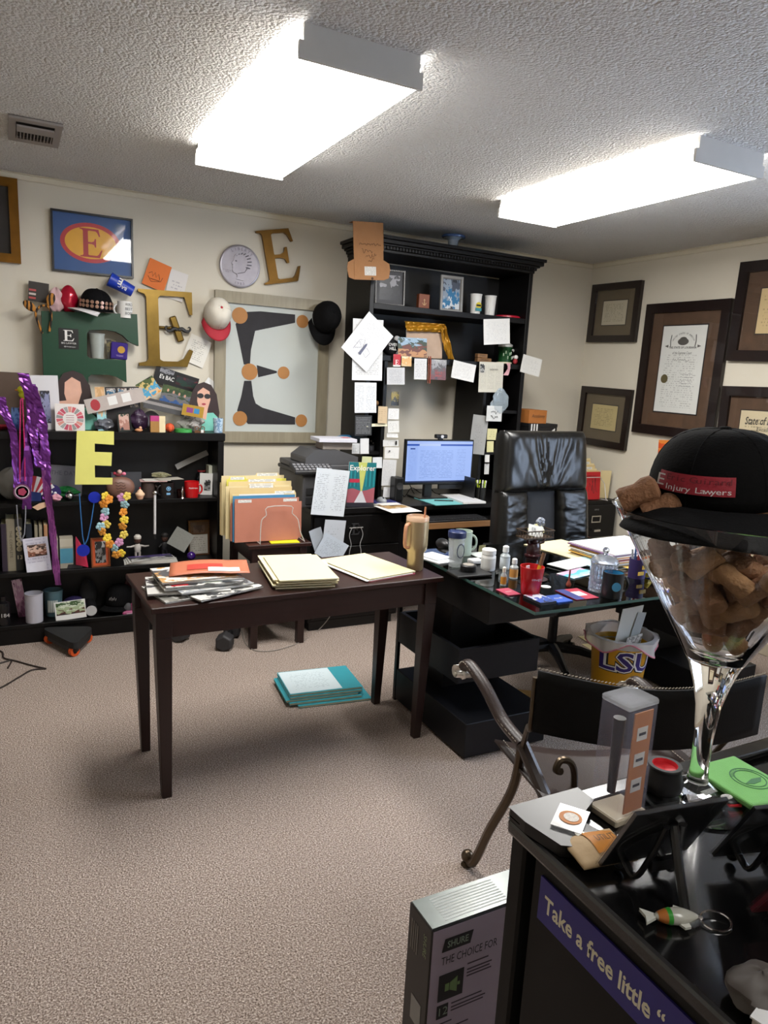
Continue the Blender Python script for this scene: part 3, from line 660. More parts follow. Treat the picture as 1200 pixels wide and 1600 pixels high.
def cap(name, label, M, cm, bm, s=1.0, cat='cap', group=None, btn=None, droop=.004, blen=.072):
    """baseball cap: six-panel crown, curved brim towards -y, button on top"""
    t = thing(name, label, cat, M @ Matrix.Diagonal((s, s, s, 1)), group)
    mb = MB(); n, k = 30, 10
    def fn(u, v):
        a = 2*PI*u; e = v*PI/2
        rr = math.cos(e)**.62 * (1+.012*abs(math.sin(3*a))*-1)
        return (.082*rr*math.cos(a), .098*rr*math.sin(a), .125*math.sin(e)**.9*(1-.10*(math.sin(a)*rr if math.sin(a) > 0 else 0)))
    mb.grid(n, k, fn); c = mb.build('crown', cm, t, smooth=True, solid=.003)
    MB().sphere((0, 0, .126), (.008, .008, .004)).build('button', btn or cm, c, smooth=True)
    seam = MB()
    for i in range(6):
        seam.tube([Vector(fn(i/6+.0833, j/9*.99))*1.012 for j in range(10)], .0008, 4)
    seam.build('seams', cm, c)
    b = MB()
    def bf(u, v):
        a = -PI/2+(u-.5)*PI*.86; x = .084*math.cos(a)*(1+v*.12); y0 = .097*math.sin(a)
        y = y0-v*blen*math.cos((u-.5)*PI*.92)**.55
        return (x, y, .004-.030*(abs(2*u-1)**2)*(.35+.65*v)*1.0-droop*v*(.4+.6*v))
    b.grid(18, 6, bf); b.build('brim', bm, t, smooth=True, solid=.004)
    return t
def book(name, label, x, y, z, w_, d, h, m, lean=0.0, group=None, spine=None):
    """book standing on a shelf, spine towards -y"""
    t = thing(name, label, 'book', TM(x, y, z) @ RM(0, lean, 0), group)
    c = .003
    MB().box(-w_/2, -w_/2+c, 0, d, 0, h).box(w_/2-c, w_/2, 0, d, 0, h).box(-w_/2+c, w_/2-c, 0, c, 0, h).build('cover', m, t, bevel=.001)
    MB().box(-w_/2+c, w_/2-c, c, d-.004, .004, h-.004).build('page_block', CREAM, t)
    return t
def serifE(w_=1.0, h=1.0):
    P = [(0, 0), (.70, 0), (.80, .28), (.755, .28), (.66, .12), (.60, .075), (.33, .07), (.29, .09), (.29, .47), (.42, .47), (.50, .44), (.53, .36), (.575, .36), (.575, .66), (.53, .66), (.50, .57), (.42, .535), (.29, .535), (.29, .91), (.33, .93), (.56, .925), (.62, .88), (.68, .75), (.725, .75), (.67, 1.0), (0, 1), (0, .965), (.08, .95), (.11, .91), (.11, .09), (.08, .05), (0, .035)]
    return [(x/.8*w_, y*h) for x, y in P]
def crumple(name, label, cat, c, r, m, seed=0, amp=.25, group=None, n=14, k=9, kind=None):
    """crumpled soft lump resting at point c (base), radii r"""
    rnd = random.Random(seed); ph = [rnd.uniform(0, 6.28) for _ in range(8)]
    mb = MB()
    def fn(u, v):
        a = 2*PI*u; e = PI*(v-.5)
        d = 1+amp*(math.sin(3*a+ph[0]+2*math.sin(2*e+ph[1]))*.5+math.sin(5*a+ph[2]+3*e)*.35+math.sin(7*e+ph[3]+2*a)*.3)*math.cos(e)
        return (r[0]*d*math.cos(e)*math.cos(a), r[1]*d*math.cos(e)*math.sin(a), r[2]*(1+math.sin(e)*(1+amp*.3*math.sin(4*a+ph[4]))))
    mb.grid(n*2, k*2, fn); o = mb.build(name, m, None, TM(*c), smooth=amp < .24)
    return tag(o, label, cat, group)
def figurine(name, label, M, h, head_m, torso_m, leg_m, hat_m=None, cat='figurine', arms=.9, base_m=None):
    t = thing(name, label, cat, M)
    bm_ = base_m or BLK2
    MB().lathe([(.18*h, 0), (.18*h, .05*h), (.16*h, .06*h)], 20).build('base', bm_, t, smooth=True)
    for s in (-1, 1): MB().lathe([(.035*h, .06*h), (.045*h, .2*h), (.05*h, .34*h)], 10, TM(s*.07*h, 0, 0)).build('leg', leg_m, t, smooth=True)
    MB().lathe([(.09*h, .32*h), (.12*h, .4*h), (.13*h, .55*h), (.09*h, .63*h), (.04*h, .66*h)], 14, sy=.65).build('torso', torso_m, t, smooth=True)
    for s in (-1, 1):
        MB().tube([(s*.11*h, 0, .57*h), (s*(.11+.15*arms)*h, -.02*h, (.57-.08+.05*arms)*h), (s*(.13+.28*arms)*h, -.06*h, (.40+.16*arms)*h)], [.04*h, .034*h, .026*h], 8).build('arm', torso_m, t, smooth=True)
    hd = MB().sphere((0, 0, .80*h), (.13*h, .13*h, .16*h), 14, 10).sphere((0, -.13*h, .79*h), (.02*h, .025*h, .03*h), 8, 6).build('head', head_m, t, smooth=True)
    MB().sphere((-.045*h, -.118*h, .84*h), .014*h, 6, 5).sphere((.045*h, -.118*h, .84*h), .014*h, 6, 5).build('eyes', INK, hd)
    if hat_m: MB().lathe([(.135*h, .85*h), (.14*h, .93*h), (.08*h, 1.0*h), (.001, 1.0*h)], 14).build('hat', hat_m, hd, smooth=True)
    return t
def flower_m(c): return mat(c, .6, var=.15)
def strip(name, label, cat, pts, wd, m, Y, group=None, wob=.006, seed=0, parts=False, obj=None):
    """hanging ribbon through photograph points on the plane y=Y, gently twisting"""
    rnd = random.Random(seed); P = arc([on_y(p[0], p[1], Y) for p in pts], 8); mb = MB(); vs = []
    o0 = P[-1].copy()
    for i, p in enumerate(P):
        tw = .6*math.sin(i*.23+seed); d = Vector((math.cos(tw), math.sin(tw)*.5, 0))*wd*(.5+.08*rnd.uniform(-1, 1)); q = p+Vector((0, -abs(wob*math.sin(i*.33+seed)), 0))-o0
        for k in range(5): vs.append(tuple(q+d*(k/2-1)+Vector((0, -wob*.5*rnd.uniform(0, 1), 0))))
    fs = []
    for i in range(len(P)-1):
        for k in range(4): a = 5*i+k; fs += [(a, a+1, a+6), (a, a+6, a+5)]
    mb.add(vs, fs); o = mb.build(name, m, obj, None if obj else TM(*o0), smooth=False, solid=.0008)
    if obj: o.matrix_local = TM(*(o0-obj.matrix_world.translation)); return o
    return tag(o, label, cat, group)
def beads(parent, P, r, m, name='bead_string', gap=2.1):
    """string of small beads along a path (local to the parent)"""
    mb = MB(); P = [Vector(p) for p in P]; acc = 0.0
    base = MB().sphere((0, 0, 0), r, 6, 4)
    for a, b in zip(P[:-1], P[1:]):
        L = (b-a).length; t = acc
        while t < L: q = a.lerp(b, t/L); mb.add(base.v, base.f, TM(*q)); t += r*gap
        acc = t-L
    mb.tube(P, r*.3, 4); o = mb.build(name, m, parent, smooth=True); o['kind'] = 'stuff'; return o
# ================================================================== back wall, left part
YW = YB-.004
# ceiling vent
vt = thing('ceiling_vent', 'off-white louvred air vent in the popcorn ceiling', 'vent', (.133, 3.625, CEIL))
VM = mat('#8d8783', .6, var=.05)
MB().box(-.10, .10, -.175, .175, -.003, -.001).build('backing', mat('#2a2827', .8), vt)
for a in ((-.10, .10, -.175, -.13), (-.10, .10, .12, .175), (-.10, -.072, -.13, .12), (.072, .10, -.13, .12)): MB().box(a[0], a[1], a[2], a[3], -.012, -.003).build('frame', VM, vt)
for i in range(11): MB().box(-.068+i*.0132, -.0652+i*.0132, -.03, .119, -.016, -.004, RM(0, 0, 0)).build('louvre', VM, vt)
MB().box(-.07, .07, -.12, -.04, -.026, -.019).build('damper', VM, vt)
# old patched panel beside the vent
pt = tag(MB().box(-.16, .16, -.15, .13, -.014, 0).box(-.14, .14, -.13, .11, -.018, -.0141).build('access_panel', mat('#a58f80', .6), None, TM(-.19, 3.61, CEIL)), 'brownish square cover plate beside the ceiling air vent', 'panel')
# gilt-framed picture
framed('gilt_picture', 'gilt wooden picture frame with black mat on the back wall', 'picture', ((-95, 262), (27, 282), (33, 412), (-88, 402)), YW, mat('#7a5214', .32, .6, var=.4, scale=14), mat('#1f1b18', .7), photo(['#7d8a55', '#a9b27e', '#c9c9bc', '#dcdcd4'], 3, 4), .045, .075, .03)
# framed blue print with a red and yellow badge
bp = framed('badge_picture', 'black-framed blue poster with a red and yellow lettered badge', 'picture', ((78, 325), (207, 344), (208, 435), (82, 424)), YW, mat('#0c0d12', .35), mat('#24518c', .5, var=.04), None, .010, .0, .02, gl=False)
w_, h_ = bp['_w'], bp['_h']
def disc(rx, ry, n=40, cx=0, cy=0): return [(cx+rx*math.cos(2*PI*i/n), cy+ry*math.sin(2*PI*i/n)) for i in range(n)]
cx_, cy_ = -.012, h_*.52
MB().prism(disc(.155, .105, cx=cx_, cy=cy_), .0072, .0078).prism(disc(.132, .084, cx=cx_, cy=cy_), .0079, .0083, mi=1).prism([(x+cx_-.055, y+cy_-.075) for x, y in serifE(.115, .15)], .0084, .0088, mi=2).build('badge', [mat('#b3262f', .45), mat('#dda11d', .45), mat('#a8222b', .45)], bp)
MB().add([(-w_/2+.01, .01, .013), (w_/2-.01, .01, .013), (w_/2-.01, h_-.01, .013), (-w_/2+.01, h_-.01, .013)], [(0, 1, 2, 3)]).build('glass', pane(), bp)
# notes on the wall
on_ = card('orange_note', 'orange paper with a scribbled sketch stuck above the big gold letter', 'note', ((239, 401), (270, 422), (254, 453), (217, 444)), YW-.012, mat('#d9722f', .7, var=.05), thick=.001)
sc_ = MB().tube([(-.045, .07, .0016), (-.03, .085, .0016), (-.02, .06, .0016), (-.012, .088, .0016), (0, .062, .0016), (.008, .085, .0016), (.02, .065, .0016), (.022, .05, .0016), (-.03, .045, .0016)], .0014, 4).tube([(-.045, .055, .0016), (-.02, .03, .0016), (.03, .05, .0016), (.035, .075, .0016)], .0012, 4); sc_.build('scribble', INK, on_)
card('white_note', 'white note card tucked behind the orange paper on the wall', 'note', ((268, 421), (293, 428), (286, 474), (256, 462)), YW-.004, printed('#d9d5d2', '#8e8a94', 9, .45, .2, .3, 1, 16, seed=1), thick=.001)
card('typed_card', 'white typed card hanging askew beside the big gold letter', 'note', ((300, 521), (332, 536), (316, 575), (283, 561)), YW-.006, printed('#dedbd2', '#77736c', 14, .5, .16, .14, 1, 22, seed=2), thick=.001)
card('blank_card', 'blank off-white card wedged between the big frame and the photos', 'note', ((325, 588), (356, 614), (337, 640), (306, 618)), YW-.004, PAPER, thick=.001)
# large gilt letter E with a crossed middle serif
def letter(name, label, corners, poly, m, th, Y, edge=None):
    M, wd, ht = rect('y', Y, *corners); t = thing(name, label, 'letter', base_of(M, ht))
    P = poly(wd, ht); P = [(x-wd/2, y) for x, y in P]
    MB().prism(P, 0, th).build('letter_body', m, t, bevel=min(.007, th*.4), seg=2)
    t['_w'] = wd; t['_h'] = ht; return t
def bigE(w_, h):
    P = [(0, 0), (.88, 0), (1.0, .22), (.93, .24), (.82, .11), (.72, .07), (.44, .07), (.38, .09), (.38, .90), (.42, .93), (.86, .93), (.95, .70), (1.0, .70), (1.0, 1.0), (.03, 1.0), (.03, .965), (.14, .94), (.17, .9), (.17, .10), (.14, .06), (0, .04)]
    return [(x*w_, y*h) for x, y in P]
GE = letter('gilt_letter', 'large gilt letter E on the wall wearing a black paper moustache', ((216, 452), (296, 457), (303, 574), (212, 571)), bigE, GOLD, .03, YW-.0)
w_, h_ = GE['_w'], GE['_h']
MB().box(-.04, .045, h_*.50, h_*.535, .002, .026).box(-.02, .02, -.075, .075, .002, .028, TM(.065, h_*.505, 0) @ RM(0, 0, .32)).build('middle_arm', GOLD, GE, bevel=.006)
ms = []
for s in (-1, 1):
    ms.append([(s*.0, .0), (s*.02, .012), (s*.045, .002), (s*.062, .0), (s*.072, .014), (s*.066, .026), (s*.06, .02), (s*.064, .012), (s*.056, .008), (s*.05, .010)][:10])
mm_ = MB()
for s in (-1, 1):
    q = [Vector((s*.002, .002, .034)), Vector((s*.022, .008, .034)), Vector((s*.045, -.006, .034)), Vector((s*.063, -.004, .034)), Vector((s*.072, .010, .034)), Vector((s*.064, .020, .034)), Vector((s*.057, .013, .034))]
    mm_.tube(arc(q, 4), [.010]*4+[.011]*4+[.009]*4+[.006]*4+[.005]*4+[.003]*4+[.002], 6, M=TM(.07, h_*.49, 0))
mm_.build('moustache', INK, GE, smooth=True)
letter('brass_letter', 'antique brass letter E hung tilted beside the giant coin', ((398, 361), (458, 357), (472, 438), (413, 446)), serifE, BRASS, .02, YW)
# giant coin
cc = on_y(371, 416, YW); cn = thing('giant_coin', 'giant replica silver coin with a profile head on the wall', 'coin', TM(cc.x, YW, cc.z-.125) @ FB @ RM(0, 0, -.1))
CM = mat('#a7a3ab', .34, .55, var=.2, scale=20)
MB().lathe([(.12, 0), (.125, .003), (.125, .013), (.122, .016), (.116, .0165), (.114, .014), (.001, .014)], 56, TM(0, .125, 0)).build('disc', CM, cn, smooth=True)
hd = [(-.022, -.085), (.035, -.088), (.07, -.075), (.048, -.045), (.045, -.01), (.058, .02), (.052, .055), (.028, .08), (-.008, .085), (-.036, .072), (-.046, .05), (-.046, .03), (-.062, .008), (-.048, .0), (-.052, -.012), (-.046, -.02), (-.05, -.034), (-.04, -.048), (-.018, -.052), (-.012, -.07)]
ho = MB().prism([(x*.92, y*.92+.125) for x, y in hd], .0141, .022).build('profile_relief', CM, cn, bevel=.006, seg=3)
DK = mat('#6f6b74', .5, .3)
hr = MB()
for i in range(9): hr.tube([(.0+.04*math.cos(i*.38-.6), .15+.045*math.sin(i*.38-.6), .0225), (.015+.052*math.cos(i*.38-.5), .15+.055*math.sin(i*.38-.5), .0228)], .003, 5)
hr.tube([(-.012, .125-.045, .0226), (.03, .125-.03, .0226), (.045, .13, .0226)], .002, 5).sphere((-.03, .125+.025, .022), (.006, .004, .002)); hr.build('hair_lines', DK, cn)
for i, ch in enumerate('LIBERTY'):
    a = PI/2+.62-i*.21; text(cn, ch, TM(.1*math.cos(a), .125+.1*math.sin(a), .0146) @ RM(0, 0, a-PI/2), .026, DK, name='rim_lettering')
for i, ch in enumerate('1983'):
    a = -PI/2-.18+i*.17; text(cn, ch, TM(.102*math.cos(a), .125+.102*math.sin(a), .0146) @ RM(0, 0, a+PI/2), .022, DK, name='rim_lettering')
text(cn, 'IN GOD WE', TM(-.075, .088, .0146), .009, DK, name='motto'); text(cn, 'TRUST', TM(-.075, .078, .0146), .009, DK, name='motto')
# large E painting in a pewter frame
PEW = wood('#7f7764', '#a59c86', .38, 2.0, 1, 0, 'pewter_frame')
PA0, PA1, PB1 = on_y(334, 520, YW), on_y(509, 600, YW), 2.015
px0, px1, pz0, pz1 = PA0.x, PA1.x, 1.10, PB1
pe = thing('letter_painting', 'large pewter-framed painting of a charcoal E with tan dots', 'painting', TM((px0+px1)/2, YW, pz0) @ FB)
W2 = (px1-px0)/2; HH = pz1-pz0; f = .068
for r in ([(-W2, 0), (W2, 0), (W2-f, f), (-W2+f, f)], [(W2, 0), (W2, HH), (W2-f, HH-f), (W2-f, f)], [(W2, HH), (-W2, HH), (-W2+f, HH-f), (W2-f, HH-f)], [(-W2, HH), (-W2, 0), (-W2+f, f), (-W2+f, HH-f)]):
    MB().prism(r, 0, .03).build('frame_rail', PEW, pe, bevel=.006, seg=2)
MB().box(-W2+.05, W2-.05, .05, HH-.05, .002, .010).build('canvas', mat('#b9beba', .7, var=.06, scale=5), pe)
def ep(u, v):     # point measured on the picture (crop pixels) -> painting plane
    p = on_y(200+u*.3, 340+v*.3, YW-.01); return (p.x-(px0+px1)/2, p.z-pz0)
CH = mat('#232125', .75, var=.5, scale=14); TAN = mat('#a9743c', .6, var=.08)
for P in ([(600, 492), (690, 488), (870, 505), (870, 548), (720, 578), (662, 590), (640, 690), (635, 765), (603, 765), (580, 650), (560, 555)], [(670, 768), (775, 800), (775, 809), (678, 832)], [(605, 850), (642, 850), (652, 930), (665, 968), (700, 990), (870, 1040), (870, 1078), (625, 1075), (568, 1005), (590, 930)]):
    MB().prism([ep(*q) for q in P], .0101, .0115).build('charcoal_stroke', CH, pe)
for u, v, r in ((582, 510, 46), (908, 541, 38), (633, 803, 48), (810, 808, 37), (583, 1046, 43), (902, 1057, 38)):
    c = ep(u, v); MB().prism(disc(r*.3/282, r*.3/282, 28, c[0], c[1]), .0116, .0135).build('tan_dot', TAN, pe)
# caps hung on the painting
HK = mat('#d5cfc2', .8, var=.08, bump=.2, bscale=300); RC = mat('#a31a2c', .7, bump=.2, bscale=300); KC = mat('#070709', .85, var=.2, bump=.2, bscale=300, spec=.15)
p = on_y(339, 492, 4.37)
wc = cap('hung_cap', 'white baseball cap with red brim hung on the painting corner', TM(p.x, 4.375, p.z) @ RM(PI*.40, 0, 0) @ RM(0, 0, 0.0), HK, RC, .95, btn=RC)
text(wc, 'LSU', TM(.012, -.096, .035) @ RM(PI*.5, 0, 0), .022, INK)
p = on_y(508, 510, 4.37)
cap('hung_cap', 'black baseball cap hung on the painting corner beside the hutch', TM(p.x+.0, 4.38, p.z+.05) @ RM(0, .30, 0) @ RM(PI*.42, 0, 0) @ RM(0, 0, .1), KC, KC, 1.05)
# ================================================================== on top of the bookcase
ZT = 1.1755
# green letter E light-box
g0 = on_y(75, 487, 4.36); g1 = on_y(215, 489, 4.36)
GX0, GX1, GZ1 = g0.x, g1.x, g0.z; GW, GH = GX1-GX0, g0.z-ZT
GR = mat('#033a22', .4, var=.06); DGE = mat('#2c2926', .5)
ge = thing('green_letter', 'big glossy green letter E sign standing on the bookcase', 'letter', TM((GX0+GX1)/2, 4.43, ZT) @ FB)
def gp(u, v): p = on_y(20+u*.175, 420+v*.175, 4.36); return (p.x-(GX0+GX1)/2, p.z-ZT)
ob = [gp(255, 375), gp(1112, 405), gp(1125, 690), gp(1040, 650), gp(985, 595), gp(920, 560), gp(840, 545), gp(690, 545), gp(664, 575), gp(664, 775), gp(690, 800), gp(1012, 815), gp(1018, 1015), gp(930, 965), gp(860, 948), gp(700, 945), gp(675, 970)]
b0 = gp(675, 970)[0]; ob += [(b0, .10), (b0+.03, .085), (GW/2*.75, .085), (GW*.5, .22), (GW*.5, 0), (ob[0][0], 0)]
MB().prism(ob, .0, .062, mi=1).prism(ob, .0621, .064).build('letter_body', [GR, DGE], ge)
st = gp(500, 625); stk = MB().box(st[0]-.05, st[0]+.05, st[1]-.055, st[1]+.055, .0641, .066).build('sticker', mat('#0b0b0c', .4), ge)
MB().prism([(x+st[0]-.027, y+st[1]-.012) for x, y in serifE(.055, .058)], .0661, .0665).build('sticker_letter', WHITE, stk)
text(stk, 'BIG LAWYER', TM(st[0], st[1]-.024, .0663), .013, WHITE, width=.075); text(stk, '@thelawyer', TM(st[0]+.005, st[1]-.042, .0663), .008, WHITE, width=.06)
# things perched on the green E (top of the letter)
ZE = GZ1+.001
p = on_y(147, 487, 4.39)
bc_ = cap('button_hat', 'black cap with a band of round silver buttons and white brim on the green letter', TM(p.x+.01, 4.375, ZE+.026) @ RM(0, .10, -1.15), KC, mat('#c9c6c6', .5), .92)
bt = MB()
for r in range(2):
    for i in range(9):
        a = -PI/2+1.15+(-1.15+i*.29)*.98; q = Vector((.0835*math.cos(a), .0995*math.sin(a), .022+r*.024+.004))
        bt.lathe([(.0105, 0), (.0105, .003), (.001, .0035)], 10, TM(*q) @ RM(PI/2, 0, a+PI/2))
bt.build('button_band', mat('#b58f7c', .3, .7), bc_)
crumple('foil_balloon', 'shiny red foil balloon slumped on the green letter', 'balloon', (X_(108, 470, 4.40), 4.42, ZE+.0), (.045, .035, .075), mat('#b51533', .2, .35, coat=.4), 4, .12)
crumple('pink_scarf', 'crumpled pale pink cloth beside the red foil balloon', 'cloth', (X_(88, 470, 4.40), 4.42, ZE+.0), (.04, .03, .065), mat('#c9a6a8', .8), 5, .3)
fl = card('flag_card', 'dark card printed with red and white stripes above the tiger ears', 'card', ((44, 438), (76, 444), (76, 474), (44, 470)), 4.43, mat('#3b3632', .7), thick=.002)
for i in range(3): inset(fl, .04, .12+i*.2, .38, .22+i*.2, mat('#b9504f' if i % 2 == 0 else '#d0c4be', .7), 'stripe')
# tiger-stripe ears on a headband
def tiger():
    s = NT('tiger_stripe_fabric'); tc = s.n('ShaderNodeTexCoord'); wv = s.n('ShaderNodeTexWave'); wv.inputs['Scale'].default_value = 14; wv.inputs['Distortion'].default_value = 5; s.l(tc.outputs['Object'], wv.inputs['Vector'])
    r = s.n('ShaderNodeValToRGB'); r.color_ramp.interpolation = 'CONSTANT'; r.color_ramp.elements[0].color = lin('#1a120c'); r.color_ramp.elements[1].position = .45; r.color_ramp.elements[1].color = lin('#a8702a')
    s.l(wv.outputs['Fac'], r.inputs[0]); s.l(r.outputs[0], s.b.inputs['Base Color']); s.b.inputs['Roughness'].default_value = .85; return s.m
TG = tiger(); p0 = on_y(66, 520, 4.355)
te = thing('tiger_headband', 'tiger-striped costume ears on a headband hooked over the green letter', 'headband', (p0.x, 4.352, p0.z))
hb = [on_y(a, b, 4.352)-p0 for a, b in ((66, 521), (58, 500), (56, 488), (64, 478), (76, 480), (80, 494), (77, 518))]
MB().tube([tuple(v+Vector((0, 0, 0))) for v in arc(hb, 5)], .006, 6).build('band', TG, te, smooth=True)
for u, v, rz in ((46, 478, .9), (79, 468, -.35)):
    c = on_y(u, v, 4.352)-p0; MB().sphere((0, 0, 0), (.022, .009, .036), 14, 10, M=TM(*c) @ RM(0, -rz, 0)).build('ear', TG, te, smooth=True)
# blue stadium cup lying on its side, mug behind
p = on_y(190, 446, 4.38)
BLU = mat('#1236a8', .4)
cu = thing('stadium_cup', 'blue plastic stadium cup with white lettering lying on a mug', 'cup', TM(p.x, 4.385, p.z-.035) @ RM(0, 0, .0))
CMX = TM(0, 0, .035) @ RM(0, .42, 0) @ RM(0, PI/2, 0) @ TM(0, 0, -.07)
MB().lathe([(.040, 0), (.031, .135), (.001, .136)], 28, CMX).lathe([(.0385, .0), (.03, .13), (.001, .131)], 28, CMX).build('body', BLU, cu, smooth=True)
text(cu, 'E', CMX @ TM(-.013, -.0375, .055) @ RM(PI/2, 0, 0) @ RM(0, 0, -PI/2), .05, WHITE, bold=.001); text(cu, 'BAC', CMX @ TM(.010, -.036, .075) @ RM(PI/2, 0, 0) @ RM(0, 0, -PI/2), .026, WHITE)
wm = mug('slogan_mug', 'white mug with black slogan lettering on the green letter', TM(X_(195, 480, 4.395), 4.395, ZE), .040, .09, WHITE, None, PI, group=None)
for i, s_ in enumerate(('WORLD', 'BEST', 'BOSS')): text(wm, s_, TM(.016, -.0412, .072-i*.024) @ RM(PI/2, 0, .38), .021, INK, width=.042)
# things in the upper counter of the green E (resting on its middle arm)
ZM = gp(800, 802)[1]+ZT+.001
cup('frosted_cup', 'frosted clear plastic tumbler inside the green letter counter', TM(X_(152, 550, 4.39), 4.40, ZM), .033, .042, .135, mat('#9aa09b', .4, var=.1))
kz = thing('purple_koozie', 'purple fabric can sleeve leaning in the green letter counter', 'koozie', TM(X_(186, 555, 4.39), 4.405, ZM) @ RM(0, .06, -.2))
MB().box(-.045, .045, -.011, .011, 0, .095).build('sleeve', mat('#35207a', .8, bump=.1), kz, bevel=.008, seg=2)
MB().lathe([(.02, 0), (.02, .001), (.001, .001)], 20, TM(.012, -.0111, .055) @ RM(PI/2, 0, 0)).build('round_patch', mat('#c79a3e', .7), kz); text(kz, 'TIGERS', TM(.005, -.0115, .02) @ RM(PI/2, 0, 0), .012, mat('#b9a2d8', .7))
bx2 = card('dark_photo', 'dark speckled photo card behind the purple can sleeve', 'photo', ((167, 530), (182, 530), (182, 560), (167, 560)), 4.425, photo(['#1d1b18', '#2e2a22', '#766b45', '#25211c'], 4, 9), zb=ZM)
# dotted flag cloth between letter and wall
fc_ = MB(); a = on_y(68, 520, 4.40); b = on_y(44, 585, 4.40)
def dots():
    s = NT('dotted_cloth'); tc = s.n('ShaderNodeTexCoord'); vo = s.n('ShaderNodeTexVoronoi'); vo.inputs['Scale'].default_value = 38; vo.inputs['Randomness'].default_value = .3; s.l(tc.outputs['Object'], vo.inputs['Vector'])
    s.l(s.mix(s.math('LESS_THAN', vo.outputs['Distance'], .26), lin('#161a2c'), lin('#c9c7c4')), s.b.inputs['Base Color']); s.b.inputs['Roughness'].default_value = .9; return s.m
def ff(u, v): return ((-.09+.11*u)*(1-v*.75)+.0*v, .012*math.sin(u*9)+.01*v, .24*v+.0)
fc_.grid(14, 8, ff); tag(fc_.build('folded_flag', dots(), None, TM(X_(66, 590, 4.41), 4.41, ZT), smooth=True, solid=.002), 'navy flag cloth with white dots draped beside the green letter', 'flag')
card('brown_board', 'plain brown framed board standing at the bookcase edge', 'board', ((-60, 548), (30, 557), (33, 640), (-60, 640)), 4.44, mat('#5c4a3f', .5), zb=ZT, lean=.03, thick=.008, back=mat('#8a6f3e', .4, .4))
# row of photos and cards along the front
wp = card('photo_letter', 'white letter with a dark printed photo standing on the bookcase', 'letter sheet', ((47, 583), (93, 584), (93, 668), (52, 669)), 4.30, printed('#d4d2d6', '#a9a6b2', 12, .4, .6, .2, 1, 20, seed=5), zb=ZT, lean=.06)
inset(wp, .15, .12, .66, .72, photo(['#20222b', '#6d7396', '#8b8fb0', '#2f3038', '#9f8a88'], 2, 6))
def cutout(name, label, X, Y, s, seed):
    t = thing(name, label, 'cardboard cutout', TM(X, Y, ZT) @ FB @ RM(-.05, 0, 0))
    hair = [(-.03*s, .0), (.12*s, .0), (.135*s, .10*s), (.12*s, .20*s), (.09*s, .25*s), (.05*s, .265*s), (.01*s, .25*s), (-.02*s, .20*s), (-.035*s, .1*s)]
    MB().prism(hair, 0, .002).build('hair', mat('#2e1c1c', .6), t)
    MB().prism([(-.06*s, 0), (.14*s, 0), (.15*s, .05*s), (.10*s, .10*s), (-.04*s, .09*s), (-.065*s, .04*s)], .0021, .003).build('dress', mat('#79c5b4', .6, var=.15), t)
    MB().prism([(.0, .08*s), (.06*s, .06*s), (.07*s, .12*s), (.085*s, .17*s), (.08*s, .215*s), (.045*s, .235*s), (.015*s, .21*s), (.012*s, .16*s), (.02*s, .13*s), (-.05*s, .12*s), (-.06*s, .09*s)], .0031, .0038).build('face_and_arm', mat('#d8a892', .6), t)
    if seed == 1: return t
    MB().prism(disc(.018*s, .014*s, 12, .03*s, .19*s), .0039, .0044).prism(disc(.018*s, .014*s, 12, .068*s, .188*s), .0039, .0044).build('sunglasses', INK, t)
    MB().prism(disc(.012*s, .006*s, 10, .048*s, .145*s), .0039, .0044).build('lips', mat('#a33a45', .5), t)
    MB().prism([(-.06*s, .02*s), (-.02*s, .015*s), (-.01*s, .05*s), (-.05*s, .06*s)], .0039, .0044).build('pink_print', mat('#e0408f', .6), t)
    return t
cutout('woman_cutout', 'cardboard cutout of a dark-haired person half hidden behind the white letter', X_(97, 640, 4.33), 4.34, 1.22, 1)
cutout('sunglasses_cutout', 'cardboard cutout of a person in sunglasses and teal dress at the bookcase end', X_(306, 640, 4.36), 4.38, 1.10, 2)
# pink wheel card
wh = thing('wheel_card', 'pale card printed with a pink and grey sunburst wheel', 'card', TM(X_(110, 668, 4.255), 4.255, ZT) @ FB @ RM(-.08, 0, 0))
MB().box(-.074, .074, 0, .145, 0, .002).build('card', mat('#dcd6d2', .6), wh)
cl_ = ['#b8465c', '#c9606a', '#8d8f8c', '#c25a62', '#d08a7e', '#9a9a98']
for i in range(18):
    a0 = 2*PI*i/18+.03; a1 = 2*PI*(i+1)/18-.03; c = (0, .066)
    MB().prism([(c[0]+r*math.cos(a)*1.05, c[1]+r*math.sin(a)*.98) for a, r in ((a0, .035), (a0, .066), (a1, .066), (a1, .035))], .0021, .0026).build('wedge', mat(cl_[(i*7) % 6], .6), wh)
for i in range(4): MB().box(-.02, .02, .045+i*.012, .048+i*.012, .0021, .0024).build('print_line', mat('#a07078', .6), wh)
# assorted cards and photos: name, label, cat, corners, Y, material
tk = card('tag_strip', 'long grey card strip with white tags and a red ornament', 'card', ((128, 622), (224, 608), (225, 624), (140, 650)), 4.272, mat('#b5aaa4', .7), thick=.003)
for i, x in enumerate((.38, .62)): inset(tk, x, .25, x+.15, .85, WHITE, 'tag')
inset(tk, 0, 0, 0, 0, mat('#a8343c', .5), 'red_ornament', poly=[(.16+.08*math.cos(k*.524), .5+.4*math.sin(k*.524)) for k in range(12)])
card('beach_card', 'narrow beach-coloured bookmark card beside the photo collage', 'card', ((151, 599), (164, 599), (166, 667), (150, 668)), 4.29, photo(['#7fb4c0', '#9fd0d6', '#d9b48c', '#caa070'], 1, 3), zb=ZT)
cg = card('collage_card', 'dark collage card with four small family photos', 'photo', ((166, 600), (219, 598), (220, 667), (167, 668)), 4.31, mat('#201d1f', .5), zb=ZT, lean=.04)
